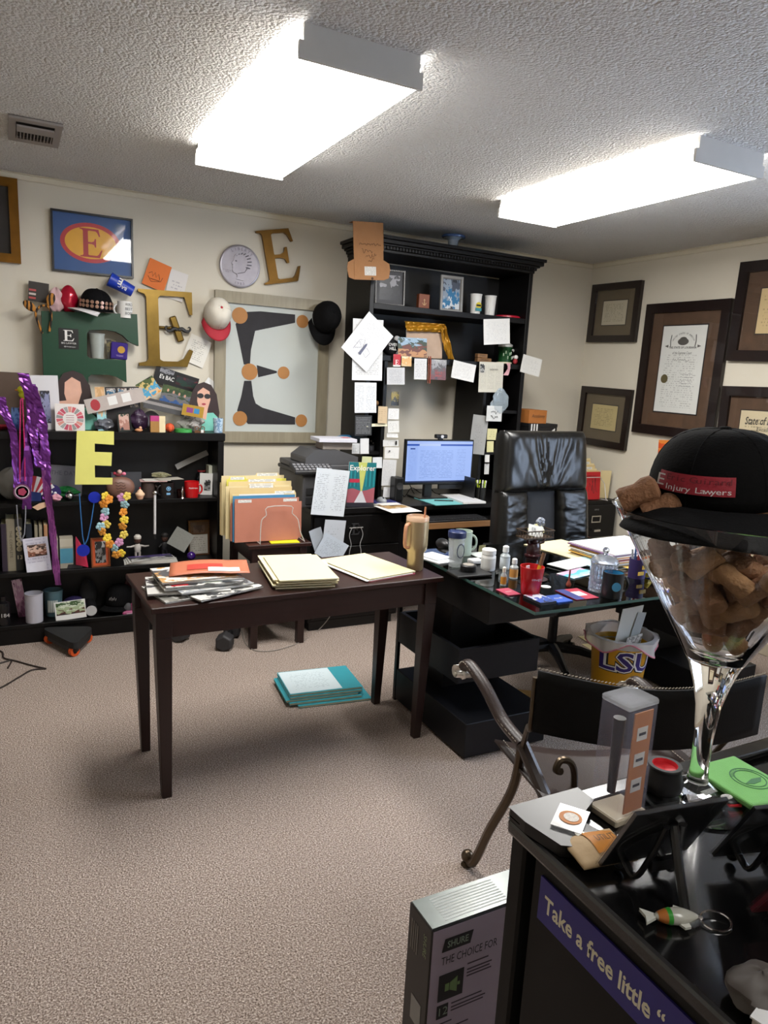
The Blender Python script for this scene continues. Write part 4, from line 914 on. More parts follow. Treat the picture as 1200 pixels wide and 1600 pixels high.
for i in range(3): inset(cg, .04+i*.33, .74, .30+i*.33, .97, photo(['#4a5a6a', '#b9a795', '#3a6d90', '#c9c2ba', '#5a3a34'], 10+i, 7))
inset(cg, .04, .56, .28, .70, photo(['#9a9a9a', '#5a5a60', '#c0b8b0'], 14, 7)); inset(cg, .70, .53, .95, .70, photo(['#9a8a7a', '#4a4a50', '#d0c8c0'], 15, 7)); inset(cg, .33, .60, .66, .71, mat('#6e2228', .5), 'caption')
card('garden_photo', 'tilted colour photo of people on grass', 'photo', ((212, 600), (238, 587), (252, 610), (226, 628)), 4.32, photo(['#d9913a', '#d8b890', '#4a9ac0', '#c8b070', '#4a5a34', '#2a2a22'], 6, 5), thick=.002)
eb = card('black_flyer', 'black flyer reading E\'s BAC leaning under the big gold letter', 'flyer', ((245, 571), (312, 592), (304, 618), (237, 597)), 4.445, mat('#141315', .4), thick=.001)
text(eb, "E's BAC", TM(-.055, .05, .0022), .034, WHITE, bold=.0008, width=.085); inset(eb, .5, .3, .98, .8, photo(['#3a1c22', '#1d3a30', '#2a2a30', '#6a2a30'], 8, 5))
inset(eb, .1, .68, .42, .98, photo(['#2a2a2c', '#8a8a90', '#3a3a40'], 9, 8), 'emblem')
gp_ = card('group_photo', 'tilted photo of four people in blue and grey suits', 'photo', ((256, 600), (300, 612), (293, 640), (248, 626)), 4.37, photo(['#2b4a7c', '#35588f', '#6c6a6c', '#33472f', '#4a5a38', '#2c3a28'], 12, 5), thick=.002)
for i in range(4): inset(gp_, 0, 0, 0, 0, mat('#c9987e', .6), 'face', poly=[(.2+i*.2+.035*math.cos(k*.785), .72-.02*i+.09*math.sin(k*.785)) for k in range(8)])
for i in range(3): card('magazine', ['thin dark magazine directly below the group photo', 'light grey magazine between two dark ones on the bookcase', 'lowest dark grey magazine among the bookcase photos'][i], 'magazine', ((222+i*2, 619+i*5), (286+i*3, 634+i*5), (284, 640+i*5), (222, 626+i*5)), 4.33-i*.012, mat(['#3b3a3c', '#8a8583', '#4a4a4c'][i], .5), thick=.010, group='magazines among the bookcase photos')
gt = card('gold_wrapper', 'tilted gold packet with purple and blue lettering', 'packet', ((290, 630), (321, 638), (314, 652), (279, 648)), 4.27, mat('#a8842c', .4), thick=.006)
inset(gt, .2, .3, .5, .75, mat('#8a3a7a', .5), 'purple_print'); inset(gt, .55, .3, .8, .75, mat('#2f7fb0', .5), 'blue_print')
framed('small_photo', 'small black-framed portrait photo on the bookcase edge', 'photo', ((183, 640), (204, 639), (205, 669), (184, 670)), 4.245, mat('#141a18', .3), mat('#2a3026', .5), photo(['#2a2c33', '#a8786a', '#c9a598', '#3c4a3c'], 3, 4), .005, .004, .01, zb=ZT, lean=.1, gl=False)
crumple('purple_bag', 'crumpled dark purple gift bag on the bookcase', 'bag', (X_(217, 660, 4.31), 4.31, ZT), (.045, .035, .06), mat('#35203a', .4), 7, .3)
crumple('knitted_hat', 'crumpled grey knitted cap behind the tan box', 'hat', (X_(238, 650, 4.36), 4.40, ZT), (.05, .035, .055), mat('#77757a', .9), 8, .15)
pb = thing('soap_box', 'small upright box in pink tan and cream', 'box', (X_(246, 672, 4.245), 4.245, ZT))
MB().box(-.04, .008, -.012, .02, 0, .062, mi=1).box(-.04, .008, -.012, .02, .0621, .092, mi=0).box(.0085, .042, -.012, .02, 0, .091, mi=2).build('carton', [mat('#b23a78', .5), mat('#a5793f', .5), mat('#e0cfa8', .6)], pb)
bb = thing('mini_basketball', 'tiny orange toy basketball on the bookcase edge', 'toy ball', (X_(265, 664, 4.25), 4.25, ZT))
MB().sphere((0, 0, .026), .026, 20, 14).build('ball', mat('#d8552a', .7, bump=.3, bscale=400), bb, smooth=True)
sm = MB()
for k in range(3): sm.tube([tuple(TM(0, 0, .026) @ RM(0, 0, k*1.05) @ Vector((.0262*math.cos(a), 0, .0262*math.sin(a)))) for a in [2*PI*i/24 for i in range(24)]], .0009, 4, closed=True)
sm.build('seams', INK, bb)
tag(MB().lathe([(.034, 0), (.05, 0), (.05, .018), (.034, .018), (.034, 0)], 28, cap=False).build('green_tape', mat('#3f9a4a', .4), None, TM(X_(287, 670, 4.26), 4.272, ZT), smooth=True), 'roll of green tape lying on the bookcase', 'tape')
crumple('newsprint_wad', 'crumpled grey newspaper wad beside the cutout', 'paper', (X_(300, 655, 4.32), 4.335, ZT), (.07, .03, .05), photo(['#6f6a66', '#a39e99', '#c9c5c0', '#55504c'], 4, 12), 10, .28)
crumple('clear_bag', 'crumpled clear plastic bag under the tag strip', 'bag', (X_(163, 665, 4.27), 4.30, ZT), (.05, .028, .035), mat('#5d5f66', .2), 12, .35)
jr = thing('blue_glass', 'small blue patterned drinking glass at the bookcase corner', 'glass', (X_(341, 672, 4.27), 4.275, ZT)); MB().lathe([(.026, 0), (.03, .085), (.028, .085), (.024, .006), (.001, .006)], 20).build('body', photo(['#7a9ab8', '#b9cfe0', '#4a6a90', '#dbe6ee'], 4, 9, .1), jr, smooth=True)
bs = thing('toy_sunglasses', 'tiny brown novelty sunglasses with white tag on the bookcase', 'sunglasses', (X_(312, 672, 4.235), 4.235, ZT))
for s in (-1, 1): MB().lathe([(.014, -.002), (.014, .002), (.010, .002), (.010, -.002), (.014, -.002)], 16, TM(s*.017, 0, .025) @ RM(PI/2, 0, 0), cap=False).build('rim', mat('#6a4628', .4), bs, smooth=True)
MB().box(-.004, .004, -.002, .002, .023, .027).box(-.03, .03, .0, .004, .0, .012, mi=0).build('bridge', mat('#6a4628', .4), bs); MB().box(.006, .022, -.006, -.004, .001, .018).build('price_tag', WHITE, bs)
for px_, m1, nm, lb in ((217, '#c98d62', 'clay_figure', 'tiny tan seated clay figure on the bookcase edge'),):
    t = thing(nm, lb, 'figurine', (X_(px_, 670, 4.235), 4.24, ZT)); MB().sphere((0, 0, .010), (.022, .014, .010)).build('body', mat(m1, .6), t, smooth=True); MB().sphere((.008, -.004, .023), .009).build('head', mat('#d9a988', .6), t, smooth=True)
MB_ = thing('chick_toy', 'bright yellow rubber chick clipped to the purple foil streamer', 'toy', (X_(40, 612, 4.24), 4.235, ZT+.165)); YL = mat('#d6dc1e', .4)
MB().sphere((0, 0, .022), (.034, .022, .024), 16, 10).sphere((-.022, 0, .048), (.017, .015, .018), 12, 8).build('body', YL, MB_, smooth=True); MB().sphere((-.042, -.002, .045), (.008, .006, .004), 8, 6).build('beak', mat('#e08a20', .5), MB_, smooth=True)
card('blue_card', 'small dark blue card behind the purple foil streamer', 'card', ((14, 604), (28, 606), (30, 640), (18, 640)), 4.28, photo(['#1c2c58', '#2c4a8a', '#5a7ab0', '#1a2440'], 7, 5), zb=ZT)
tag(MB().lathe([(.001, .006), (.05, .008), (.075, .02), (.078, .02), (.055, .002), (.03, 0), (.001, 0)], 28).build('red_plate', mat('#9a1c30', .3), None, TM(-.07, 4.30, ZT), smooth=True), 'dark red saucer on the bookcase top', 'plate')
# streamers, beads and medal hanging over the front
FOIL = mat('#6f3384', .25, .6, var=.25, scale=12)
Yh = 4.188
stt = thing('foil_streamer', 'shiny purple foil streamer hanging down the bookcase front', 'streamer', tuple(on_y(45, 800, Yh)))
for i, (P, wd) in enumerate((([(2, 620), (8, 645), (20, 675), (24, 710), (28, 765)], .042), ([(36, 583), (44, 610), (50, 645), (46, 690), (42, 745), (42, 795)], .055), ([(48, 600), (58, 630), (66, 665), (70, 700), (72, 735), (74, 780)], .05), ([(56, 640), (52, 670), (56, 700), (62, 730)], .045))):
    strip('foil_strip', None, None, P, wd, FOIL, Yh-.004*i, seed=i+1, obj=stt, wob=.012)
strip('printed_lanyard', 'long printed plum ribbon hanging past three shelves', 'ribbon', [(70, 735), (74, 770), (80, 810), (84, 850), (88, 890), (91, 914)], .036, photo(['#4a1648', '#5a1f58', '#7a3a74', '#52194e'], 5, 14, .4), Yh-.02, wob=.002, seed=2)
nb = on_y(35, 780, Yh-.02); bd = thing('bead_necklace', 'hot pink bead necklace with a round tiger-club medal', 'necklace', tuple(nb)); bd['label'] = 'hot pink bead necklace with a round plum medallion'
beads(bd, [on_y(a, b, Yh-.02)-nb for a, b in ((31, 752), (31, 690), (32, 625), (35, 622), (38, 690), (39, 752))], .0042, mat('#c02a6a', .25, coat=.5))
MB().lathe([(.041, 0), (.041, .005), (.001, .005)], 28, TM(0, 0, .04) @ RM(PI/2, 0, 0)).lathe([(.034, .0051), (.034, .006), (.03, .006), (.03, .0051)], 28, TM(0, 0, .04) @ RM(PI/2, 0, 0), 1).lathe([(.022, .0051), (.022, .006), (.001, .006)], 5, TM(0, 0, .04) @ RM(PI/2, 0, 0), 2).build('medallion', [mat('#6a3a58', .4), mat('#c9b9c4', .4), mat('#a03a55', .4)], bd, smooth=False)
nb = on_y(33, 848, Yh-.02); bd = thing('bead_necklace', 'silver bead necklace hanging below the plum medallion', 'necklace', tuple(nb)); beads(bd, [on_y(a, b, Yh-.02)-nb for a, b in ((26, 790), (28, 820), (33, 846), (38, 835), (40, 805), (40, 790))], .004, mat('#b9bcc6', .2, .6))
# ---- yellow paper letter hanging from the top board
p0 = on_y(147, 757, 4.196); ye = MB().prism([((on_y(a, b, 4.196)-p0).x, (on_y(a, b, 4.196)-p0).z) for a, b in ((120, 673), (178, 674), (178, 695), (148, 693), (148, 706), (175, 707), (174, 728), (148, 727), (148.5, 746), (176, 746.5), (175.5, 757), (117, 757))], 0, .002)
tag(ye.build('paper_letter', mat('#d9d572', .7, var=.04), None, TM(*p0) @ FB), 'yellow paper letter E hanging from the bookcase top', 'letter')
# ================================================================== second shelf
Z2 = .7905
cap_ = card('date_board', 'grey board with faded capitals reading THE DATE', 'sign', ((74, 698), (128, 706), (128, 750), (70, 750)), 4.40, mat('#77757a', .8), zb=Z2, lean=.04, thick=.005)
text(cap_, 'THE DATE', TM(.0, cap_['_h']*.75, .0056), .034, mat('#55535a', .7), width=.15)
crumple('white_bag', 'crumpled off-white paper bag on the second shelf', 'bag', (X_(18, 760, 4.36), 4.36, Z2), (.075, .045, .085), mat('#85827c', .85), 14, .2)
crumple('grey_cloth', 'folded grey cloth at the end of the second shelf', 'cloth', (X_(-22, 765, 4.36), 4.35, Z2), (.06, .05, .06), mat('#5f6463', .9), 15, .2)
# striped flag bunting fan
fb = thing('flag_fan', 'small stars and stripes paper fan on the second shelf', 'fan', (X_(61, 772, 4.27), 4.265, Z2))
for i in range(9):
    a0 = PI*.18+i*.155; a1 = a0+.155; MB().prism([(.0, 0), (.14*math.cos(a0), .14*math.sin(a0)), (.14*math.cos(a1), .14*math.sin(a1))], 0, .002, TM(-.04, 0, .0) @ FB).build('fan_blade', mat(('#b02a38' if i % 2 else '#dcd8d6'), .6), fb)
MB().prism([(0, 0), (.05, .0), (.05, .045), (.0, .055)], .0021, .003, TM(-.04, 0, 0) @ FB).build('blue_canton', mat('#23336e', .6), fb)
t = thing('purple_disc', 'round purple foam badge with two white dots', 'badge', TM(X_(82, 755, 4.30), 4.30, Z2) @ FB); MB().lathe([(.042, 0), (.042, .012), (.001, .013)], 28, TM(0, .042, 0)).build('disc', mat('#2e2160', .7), t, smooth=True); MB().lathe([(.008, .0131), (.001, .016)], 12, TM(-.008, .045, 0)).lathe([(.008, .0131), (.001, .016)], 12, TM(.012, .038, 0)).build('dots', WHITE, t)
crumple('green_bow', 'green satin ribbon bow on the second shelf', 'bow', (X_(103, 745, 4.34), 4.345, Z2), (.055, .03, .032), mat('#1f7a3a', .35), 16, .4)
t = thing('silver_ornament', 'silver glass bauble on the second shelf', 'ornament', (X_(108, 763, 4.27), 4.265, Z2)); MB().sphere((0, 0, .024), .024, 18, 12).build('ball', CHROME, t, smooth=True); MB().lathe([(.006, .046), (.006, .054), (.001, .055)], 10).build('cap', STEEL, t)
crumple('pink_cloth', 'small crumple of pink and white cloth at the shelf edge', 'cloth', (X_(88, 772, 4.235), 4.245, Z2), (.025, .018, .02), mat('#c98f9c', .8), 17, .3)
t = thing('inscribed_stone', 'smooth brown stone-shaped ornament with scrawled writing', 'ornament', (X_(187, 772, 4.28), 4.29, Z2))
MB().grid(28, 16, lambda u, v: (.078*math.cos(PI*(v-.5))**.8*math.cos(2*PI*u)*(1+.08*math.cos(2*PI*u)), .04*math.cos(PI*(v-.5))**.8*math.sin(2*PI*u), .062+.062*math.sin(PI*(v-.5)))).build('body', mat('#7d5a4c', .45, var=.1), t, smooth=True)
sw = MB()
for j in range(4): sw.tube([(-.03+i*.009+j*.004, -.0405-.0015*math.sin(j), .095-j*.016+.005*math.sin(i*2.1+j)) for i in range(7)], .0012, 4)
sw.build('handwriting', mat('#3a2822', .6), t)
t = thing('pink_doll', 'tiny pink doll lying on the brown stone ornament', 'doll', (X_(188, 735, 4.28), 4.29, Z2+.125)); MB().sphere((-.01, 0, .012), (.02, .014, .012)).build('body', mat('#7a3038', .6), t, smooth=True); MB().sphere((-.004, -.008, .028), .013).build('head', mat('#d8b0a4', .6), t, smooth=True); MB().sphere((.02, -.004, .016), (.012, .008, .010)).build('bow', mat('#e07890', .5), t, smooth=True); MB().sphere((-.03, 0, .018), (.009, .009, .009)).build('bobble', mat('#a82a40', .5), t, smooth=True)
t = thing('cupcake_ornament', 'tiny peach ceramic cupcake ornament', 'ornament', (X_(219, 775, 4.235), 4.24, Z2)); MB().lathe([(.016, 0), (.024, .022), (.001, .022)], 18).build('case', mat('#d9a888', .6), t, smooth=True); MB().lathe([(.026, .023), (.026, .032), (.016, .042), (.014, .048), (.005, .056), (.001, .062)], 18).build('icing', mat('#e6c3a0', .6), t, smooth=True); MB().sphere((0, 0, .064), .005).build('cherry', REDP, t, smooth=True)
DM = mat('#1f1c1d', .3); mug('brown_mug', 'plain dark brown mug on the second shelf', (lambda v: TM(*v))((X_(232, 772, 4.30), 4.31, Z2)), .040, .088, mat('#4a3c38', .35), None, -.5)
em = mug('emblem_mug', 'black mug with a pale blue crest on the second shelf', TM(X_(261, 772, 4.265), 4.27, Z2), .042, .090, DM, None, PI+.3)
MB().lathe([(.013, 0), (.013, .001), (.009, .001), (.009, 0)], 16, TM(.002, -.0425, .058) @ RM(PI/2, 0, 0), cap=False).box(-.010, .012, -.0432, -.0424, .022, .034).sphere((.002, -.0425, .058), (.006, .001, .006)).build('crest', mat('#7fb3dc', .4), em)
rm_ = mug('red_mug', 'bright red mug with white script on the second shelf', TM(X_(301, 773, 4.235), 4.262, Z2), .043, .094, mat('#b51218', .25, coat=.4), None, .05, taper=.006); text(rm_, 'Mulebriant', TM(0, -.0445, .06) @ RM(PI/2, 0, 0), .014, WHITE, width=.05)
t = thing('glass_trophy', 'little chrome figure on red glass beside the red mug', 'trophy', (X_(281, 773, 4.24), 4.245, Z2)); MB().lathe([(.016, 0), (.018, .05), (.016, .05), (.014, .004), (.001, .004)], 16).build('glass', glass('#b0404a', .02), t, smooth=True); MB().lathe([(.012, 0), (.005, .01), (.006, .03), (.009, .045), (.004, .055), (.007, .062), (.001, .07)], 14, TM(.012, -.02, 0)).build('figure', CHROME, t, smooth=True)
pc = card('show_card', 'white card with a small black and white photo behind the red mug', 'photo', ((312, 739), (333, 740), (331, 773), (312, 773)), 4.32, WHITE, zb=Z2, lean=.05); inset(pc, .35, .2, .85, .7, photo(['#1a1a1a', '#8a8a8a', '#2a2a2a', '#d0d0d0'], 3, 5))
tag(MB().box(-.028, .028, -.02, .05, 0, .175).box(-.028, .028, -.0205, -.02, 0, .175).build('white_carton', mat('#c4c7b4', .7), None, TM(X_(332, 772, 4.36), 4.365, Z2), bevel=.002), 'tall plain greenish-white carton at the shelf end', 'box')
t = thing('dark_jar', 'dark glass jar with a red label band behind the papers', 'jar', (X_(315, 745, 4.40), 4.405, Z2)); MB().lathe([(.034, 0), (.037, .09), (.034, .115), (.022, .13), (.022, .145), (.001, .145)], 22).build('body', mat('#121214', .15), t, smooth=True); MB().lathe([(.0225, .132), (.024, .132), (.024, .142), (.0225, .142)], 22, cap=False).build('band', mat('#8a2a30', .5), t)
Y0 = .092
for i, (c, cl2, lb) in enumerate((((218, 744, 262, 752), '#c9a7a4', 'pinkish card lying across the mugs'), ((222, 738, 268, 748), '#d6d2cb', 'white envelope lying across the mugs'), ((240, 736, 290, 744), '#b8b2a6', 'folded leaflet on top of the mugs'))):
    o = MB().box(-.075, .075, -.045, .045, 0, .002).build('loose_card', mat(cl2, .7), None, TM(X_((c[0]+c[2])/2, c[1], 4.29), 4.30+.01*i, Z2+.0955+i*.0035) @ RM(0, 0, .15*i-.1)); tag(o, lb, 'card')
sheet('curled_sheet', 'grey sheet of paper curling up on the second shelf', 'paper', rect('y', 4.41, (273, 726), (325, 701), (322, 712), (276, 733)), mat('#8d8b87', .7), curl=.02)
tag(MB().box(-.085, .085, -.003, .003, 0, .13).build('grey_board', mat('#515258', .6), None, TM(X_(198, 740, 4.42), 4.43, Z2) @ RM(-.04, 0, .0)), 'blank dark grey board leaning at the back of the second shelf', 'board')
crumple('herb_bag', 'clear bag of dried herbs on the pile of papers', 'bag', (X_(252, 733, 4.33), 4.36, Z2+.105), (.05, .03, .016), photo(['#5a5a38', '#8f8a6a', '#b9b7ae', '#3f3d30'], 2, 14), 19, .3)
# badge necklaces over the second shelf edge
nb = on_y(130, 870, 4.19); bd = thing('bead_necklace', 'blue bead necklace with two royal blue round badges', 'necklace', tuple(nb))
beads(bd, [on_y(a, b, 4.19)-nb for a, b in ((124, 772), (126, 800), (129, 838), (132, 852), (137, 842), (143, 812), (147, 785))], .0036, mat('#3f7fc0', .25, .2))
for u, v, r in ((147.5, 777, .032), (130, 860, .034)):
    c = on_y(u, v, 4.185)-nb; b_ = MB().lathe([(r, 0), (r, .004), (.001, .006)], 24, TM(*c) @ RM(PI/2, 0, 0)).build('badge', mat('#12259a', .35), bd, smooth=True)
# flower lei
LEI = ['#e0c23a', '#d98a2a', '#9fc6cf', '#c98fb4', '#e3c95a', '#e09a3a']
nb = on_y(183, 868, 4.175); le = thing('flower_lei', 'artificial flower lei of yellow orange and pale blue blooms', 'lei', tuple(nb))
pet = MB()
for k in range(5):
    a = 2*PI*k/5; pet.sphere((.013*math.cos(a), -.004, .013*math.sin(a)), (.011, .004, .010), 7, 5)
pet.sphere((0, -.008, 0), (.005, .004, .005), 6, 4)
lp = [(164, 775), (162, 787), (165, 799), (162, 808), (166, 819), (160, 830), (167, 840), (172, 850), (179, 856), (186, 847), (193, 835), (192, 822), (194, 812), (192, 800), (195, 788), (190, 777), (198, 775), (182, 866), (189, 864), (170, 780), (157, 822)]
for i, (u, v) in enumerate(lp):
    c = on_y(u, v, 4.178)-nb; q = MB(); q.add(pet.v, pet.f, TM(*c) @ RM(.3*math.sin(i), i*.9, .4*math.cos(i*2)) @ Matrix.Diagonal((1.15, 1.15, 1.15, 1)))
    q.build('blossom', flower_m(LEI[i % 6]), le, smooth=True)
# white telescopic stick hanging from the shelf
nb = on_y(242, 842, 4.185); t = thing('selfie_stick', 'white telescopic stick hanging in front of the third shelf', 'stick', tuple(nb))
c0 = on_y(242, 772, 4.185)-nb; MB().cyl((0, 0, .03), tuple(c0), .0075, n=12).build('tube', mat('#c9c8ca', .35), t, smooth=True); MB().sphere(tuple(c0+Vector((0, 0, .008))), .014).build('head', STEEL, t, smooth=True); MB().cyl((0, 0, 0), (0, 0, .03), .009, .008).build('tip', BLK2, t, smooth=True)
cd_ = on_y(65, 792, 4.18); tag(MB().prism([(-.045, .0), (-.02, -.018), (.052, .012), (.04, .03), (-.01, .02)], 0, .002).build('kraft_tag', mat('#cfa98a', .7), None, TM(*cd_) @ FB), 'torn tan paper tag caught on the purple streamer', 'tag')
# ================================================================== third shelf
Z3 = .4055
BKS = [(-14, '#2a1f2b', .05, .27, 'dark plum hardback at the end of the third shelf'), (7, '#2f2333', .03, .265, 'slim dark plum hardback beside the tan book'), (17, '#8d8470', .042, .29, 'tan book with a lettered spine on the third shelf'), (30, '#232321', .038, .29, 'black book with round letter beads down its spine'), (46, '#1d2430', .03, .26, 'navy blue paperback behind the white photo card'), (57, '#9a917c', .016, .25, 'thin grey-tan booklet on the third shelf'), (64, '#a99e88', .016, .25, 'thin cream booklet on the third shelf'), (72, '#b98a63', .018, .25, 'thin orange-brown booklet on the third shelf'), (89, '#c2bdb2', .012, .17, 'slim white booklet beside the plum ribbon')]
for px_, c, w_, h_, lb in BKS:
    b = book('book', lb, X_(px_, 850, 4.27), 4.268, Z3, w_, .16, h_, mat(c, .6, var=.12))
    if px_ == 30:
        for i, ch in enumerate('GUMBO'):
            MB().lathe([(.014, 0), (.014, .003), (.001, .003)], 14, TM(0, 0, .235-i*.028) @ RM(PI/2, 0, 0)).build('letter_bead', mat('#8d846c', .5), b); text(b, ch, TM(0, -.0035, .235-i*.028) @ RM(PI/2, 0, 0), .018, INK)
        text(b, '13', TM(0, -.001, .075) @ RM(PI/2, 0, 0), .032, mat('#c9bda0', .5))
    if px_ == 17: text(b, 'THE COMPLETE', TM(0, -.0006, .15) @ RM(PI/2, 0, 0) @ RM(0, 0, -PI/2), .018, mat('#4a4436', .6), width=.15)
wc2 = card('white_photo_card', 'white invitation card with a sepia group photo on the third shelf', 'card', ((36, 828), (76, 824), (78, 876), (40, 882)), 4.225, printed('#cfcddb', '#9a98b0', 9, .6, .1, .05, 1, 14, seed=7), zb=Z3, lean=.05)
inset(wc2, .14, .45, .9, .80, photo(['#3a2a26', '#8a5a48', '#d8b8a8', '#4a3a34', '#a58a80'], 8, 7)); inset(wc2, .0, .0, .82, .28, mat('#dcdce8', .5), 'slip', z=.004)
sb = thing('spice_box', 'small upright box with pale label and blue panel', 'box', (X_(104, 870, 4.26), 4.262, Z3)); MB().box(-.034, .034, -.012, .03, 0, .18).build('carton', mat('#a39c8c', .6), sb, bevel=.001); MB().box(-.033, .033, -.0128, -.0121, .03, .115).build('blue_panel', mat('#4d8fa8', .5), sb); MB().box(-.033, .033, -.0128, -.0121, .125, .17).build('label', printed('#b9b2a0', '#4a4640', 5, .7, .1, .1, 1, 10), sb)
t = thing('paper_pyramid', 'black and crimson folded paper pyramids behind the blue badge', 'ornament', (X_(122, 870, 4.27), 4.285, Z3))
MB().add([(-.06, -.04, 0), (.02, -.04, 0), (.02, .04, 0), (-.06, .04, 0), (-.01, 0, .17)], [(3, 2, 1, 0), (0, 1, 4), (1, 2, 4), (2, 3, 4), (3, 0, 4)]).build('black_cone', mat('#191417', .6), t); MB().add([(-.015, -.042, .02), (.05, -.042, .0), (.04, -.02, .09), (-.01, -.03, .18)], [(0, 1, 2, 3), (3, 2, 1, 0)]).build('crimson_fold', mat('#b01c40', .6), t, solid=.002)
framed('copper_photo', 'copper-framed couple photo with an orange lower panel', 'photo', ((141, 829), (171, 826), (172, 872), (143, 873)), 4.24, mat('#8a4e2c', .4, .3), mat('#c2552c', .5), photo(['#2a2a2a', '#8f8f8f', '#3a3a3a', '#bdbdbd'], 5, 4), .008, .014, .012, zb=Z3, lean=.08, gl=False)
SK = mat('#4a3026', .6); figurine('player_figurine', 'bobblehead figure in white outfit and cap with outstretched arms', TM(X_(215, 855, 4.33), 4.33, Z3), .155, SK, mat('#b9b4ae', .6), mat('#a9a29a', .6), mat('#c9c4bc', .6), arms=1.0)
figurine('suit_figurine', 'bobblehead figure in a black suit and white shirt', TM(X_(258, 850, 4.33), 4.345, Z3), .155, SK, mat('#17171a', .6), mat('#141416', .6), mat('#141010', .7), arms=.35)
for i in range(4):
    o = MB().box(-.15+.01*i, .15-.008*i, -.05, .055, 0, .006).build('magazine', [photo(['#8a8a88', '#c4c2be', '#4a4a50', '#5a4a8a', '#b9b7b4'], 20+i, 6), mat('#d0cec8', .6)][0 if i == 3 else 1], None, TM(X_(236, 862, 4.265), 4.275, Z3+.0005+i*.0066) @ RM(0, 0, .05*i-.08)); tag(o, ['bottom magazine of the short stack under the figurines', 'second magazine up in the short stack under the figurines', 'third magazine up in the short stack under the figurines', 'top magazine with a torn grey cover under the figurines'][i], 'magazine', 'magazines on the third shelf')
sheet('folded_program', 'grey folded program leaning against the gold frames', 'paper', rect('y', 4.30, (276, 822), (303, 836), (288, 864), (261, 848)), printed('#8f918c', '#6a6c68', 22, .4, .08, .06, 1, 30), curl=.01)
t = thing('purple_ball', 'small shiny purple ball on the third shelf', 'ball', (X_(299, 855, 4.25), 4.252, Z3)); MB().sphere((0, 0, .026), .026, 18, 12).build('ball', mat('#3a1670', .25, coat=.5), t, smooth=True)
framed('gilt_photo', 'tall gilt photo frame at the back of the third shelf', 'photo', ((293, 803), (327, 801), (330, 852), (296, 854)), 4.41, mat('#6e4c26', .35, .5), mat('#5a4024', .5), photo(['#3a2a1e', '#6a5444', '#4a382c'], 2, 4), .012, .02, .015, zb=Z3, lean=.06)
framed('certificate_frame', 'small brown frame with a printed certificate in front of the gilt frame', 'picture', ((293, 824), (327, 822), (327, 856), (296, 858)), 4.36, mat('#5a3c24', .3, .4), mat('#4a3424', .5), printed('#a39f96', '#55504a', 9, .5, .1, .1, 1, 14), .006, .003, .01, zb=Z3, lean=.1)
# ================================================================== bottom shelf
Z4 = .1105
t = thing('dark_bottle', 'black bottle with white lettering at the end of the bottom shelf', 'bottle', (X_(6, 972, 4.25), 4.255, Z4)); MB().lathe([(.032, 0), (.034, .01), (.034, .11), (.03, .125), (.014, .135), (.014, .16), (.001, .16)], 22).build('body', mat('#121113', .25), t, smooth=True); text(t, '1184', TM(0, -.0345, .06) @ RM(PI/2, 0, 0), .03, mat('#b8b4b0', .5), width=.055)
card('lily_card', 'pink lily patterned card leaning on the frosted tumbler', 'card', ((13, 912), (36, 910), (42, 966), (34, 970)), 4.36, photo(['#5a2f48', '#8a4f74', '#b98aa4', '#d8b8c8', '#6a3a56'], 4, 6), zb=Z4, lean=.02)
cup('frosted_tumbler', 'frosted white tumbler on the bottom shelf', TM(X_(54, 970, 4.255), 4.262, Z4), .044, .047, .165, mat('#b0aeb8', .35, var=.04))
tc_ = cup('teal_cup', 'grey-teal plastic cup with a white striped print', TM(X_(84, 955, 4.33), 4.345, Z4), .040, .052, .15, mat('#4f6a72', .4)); st_ = MB()
for i in range(6):
    a = -2.2+i*.2; st_.box(-.003, .003, -.001, .001, .02, .09, TM(.0475*math.cos(a), .0475*math.sin(a), .008) @ RM(0, 0, a+PI/2))
st_.build('stripe_print', mat('#b9bcb4', .6), tc_)
ph_ = card('couple_photo', 'white-bordered photo of two people outdoors on the bottom shelf', 'photo', ((85, 941), (133, 935), (135, 962), (87, 970)), 4.235, WHITE, zb=Z4, lean=.1); inset(ph_, .04, .28, .97, .97, photo(['#2c2c30', '#5a3a34', '#9fae8a', '#c9d2bd', '#3f5a38', '#d5d8d0'], 6, 6))
crumple('purple_hat', 'small purple cap behind the couple photo', 'hat', (X_(116, 945, 4.36), 4.38, Z4), (.06, .04, .045), mat('#2e2358', .8), 21, .06)
t = thing('lidded_flask', 'black flask lying with its round white end facing out', 'flask', TM(X_(142, 950, 4.27), 4.245, Z4)); MB().lathe([(.03, 0), (.034, .01), (.036, .12), (.001, .121)], 22, TM(0, .0, .036) @ RM(-PI/2, 0, 0)).build('body', mat('#151517', .4), t, smooth=True); MB().lathe([(.0295, -.004), (.0295, .0), (.022, -.001), (.02, -.004), (.001, -.003)], 22, TM(0, 0, .036) @ RM(-PI/2, 0, 0)).build('end_cap', mat('#b9b9b9', .4), t, smooth=True)
crumple('black_boot', 'black fabric bundle at the back of the bottom shelf', 'bundle', (X_(137, 935, 4.40), 4.40, Z4), (.05, .035, .09), mat('#141416', .8), 22, .1)
kc2 = cap('embroidered_cap', 'black embroidered baseball cap resting on the bottom shelf', TM(X_(188, 958, 4.33), 4.345, Z4+.032) @ RM(0, 0, -.6), KC, KC, .95); 
eb2 = MB()
for i in range(5): eb2.tube([(-.022+i*.010, -.0945+.002*abs(i-2), .045), (-.016+i*.010, -.096+.002*abs(i-2), .062+.006*(i % 2))], .0015, 4)
eb2.build('embroidery', mat('#b9b6b4', .6), kc2)
crumple('grey_mitt', 'small grey knitted mitten beside the black cap', 'mitten', (X_(201, 948, 4.24), 4.25, Z4), (.022, .015, .03), mat('#56565a', .9), 23, .15)
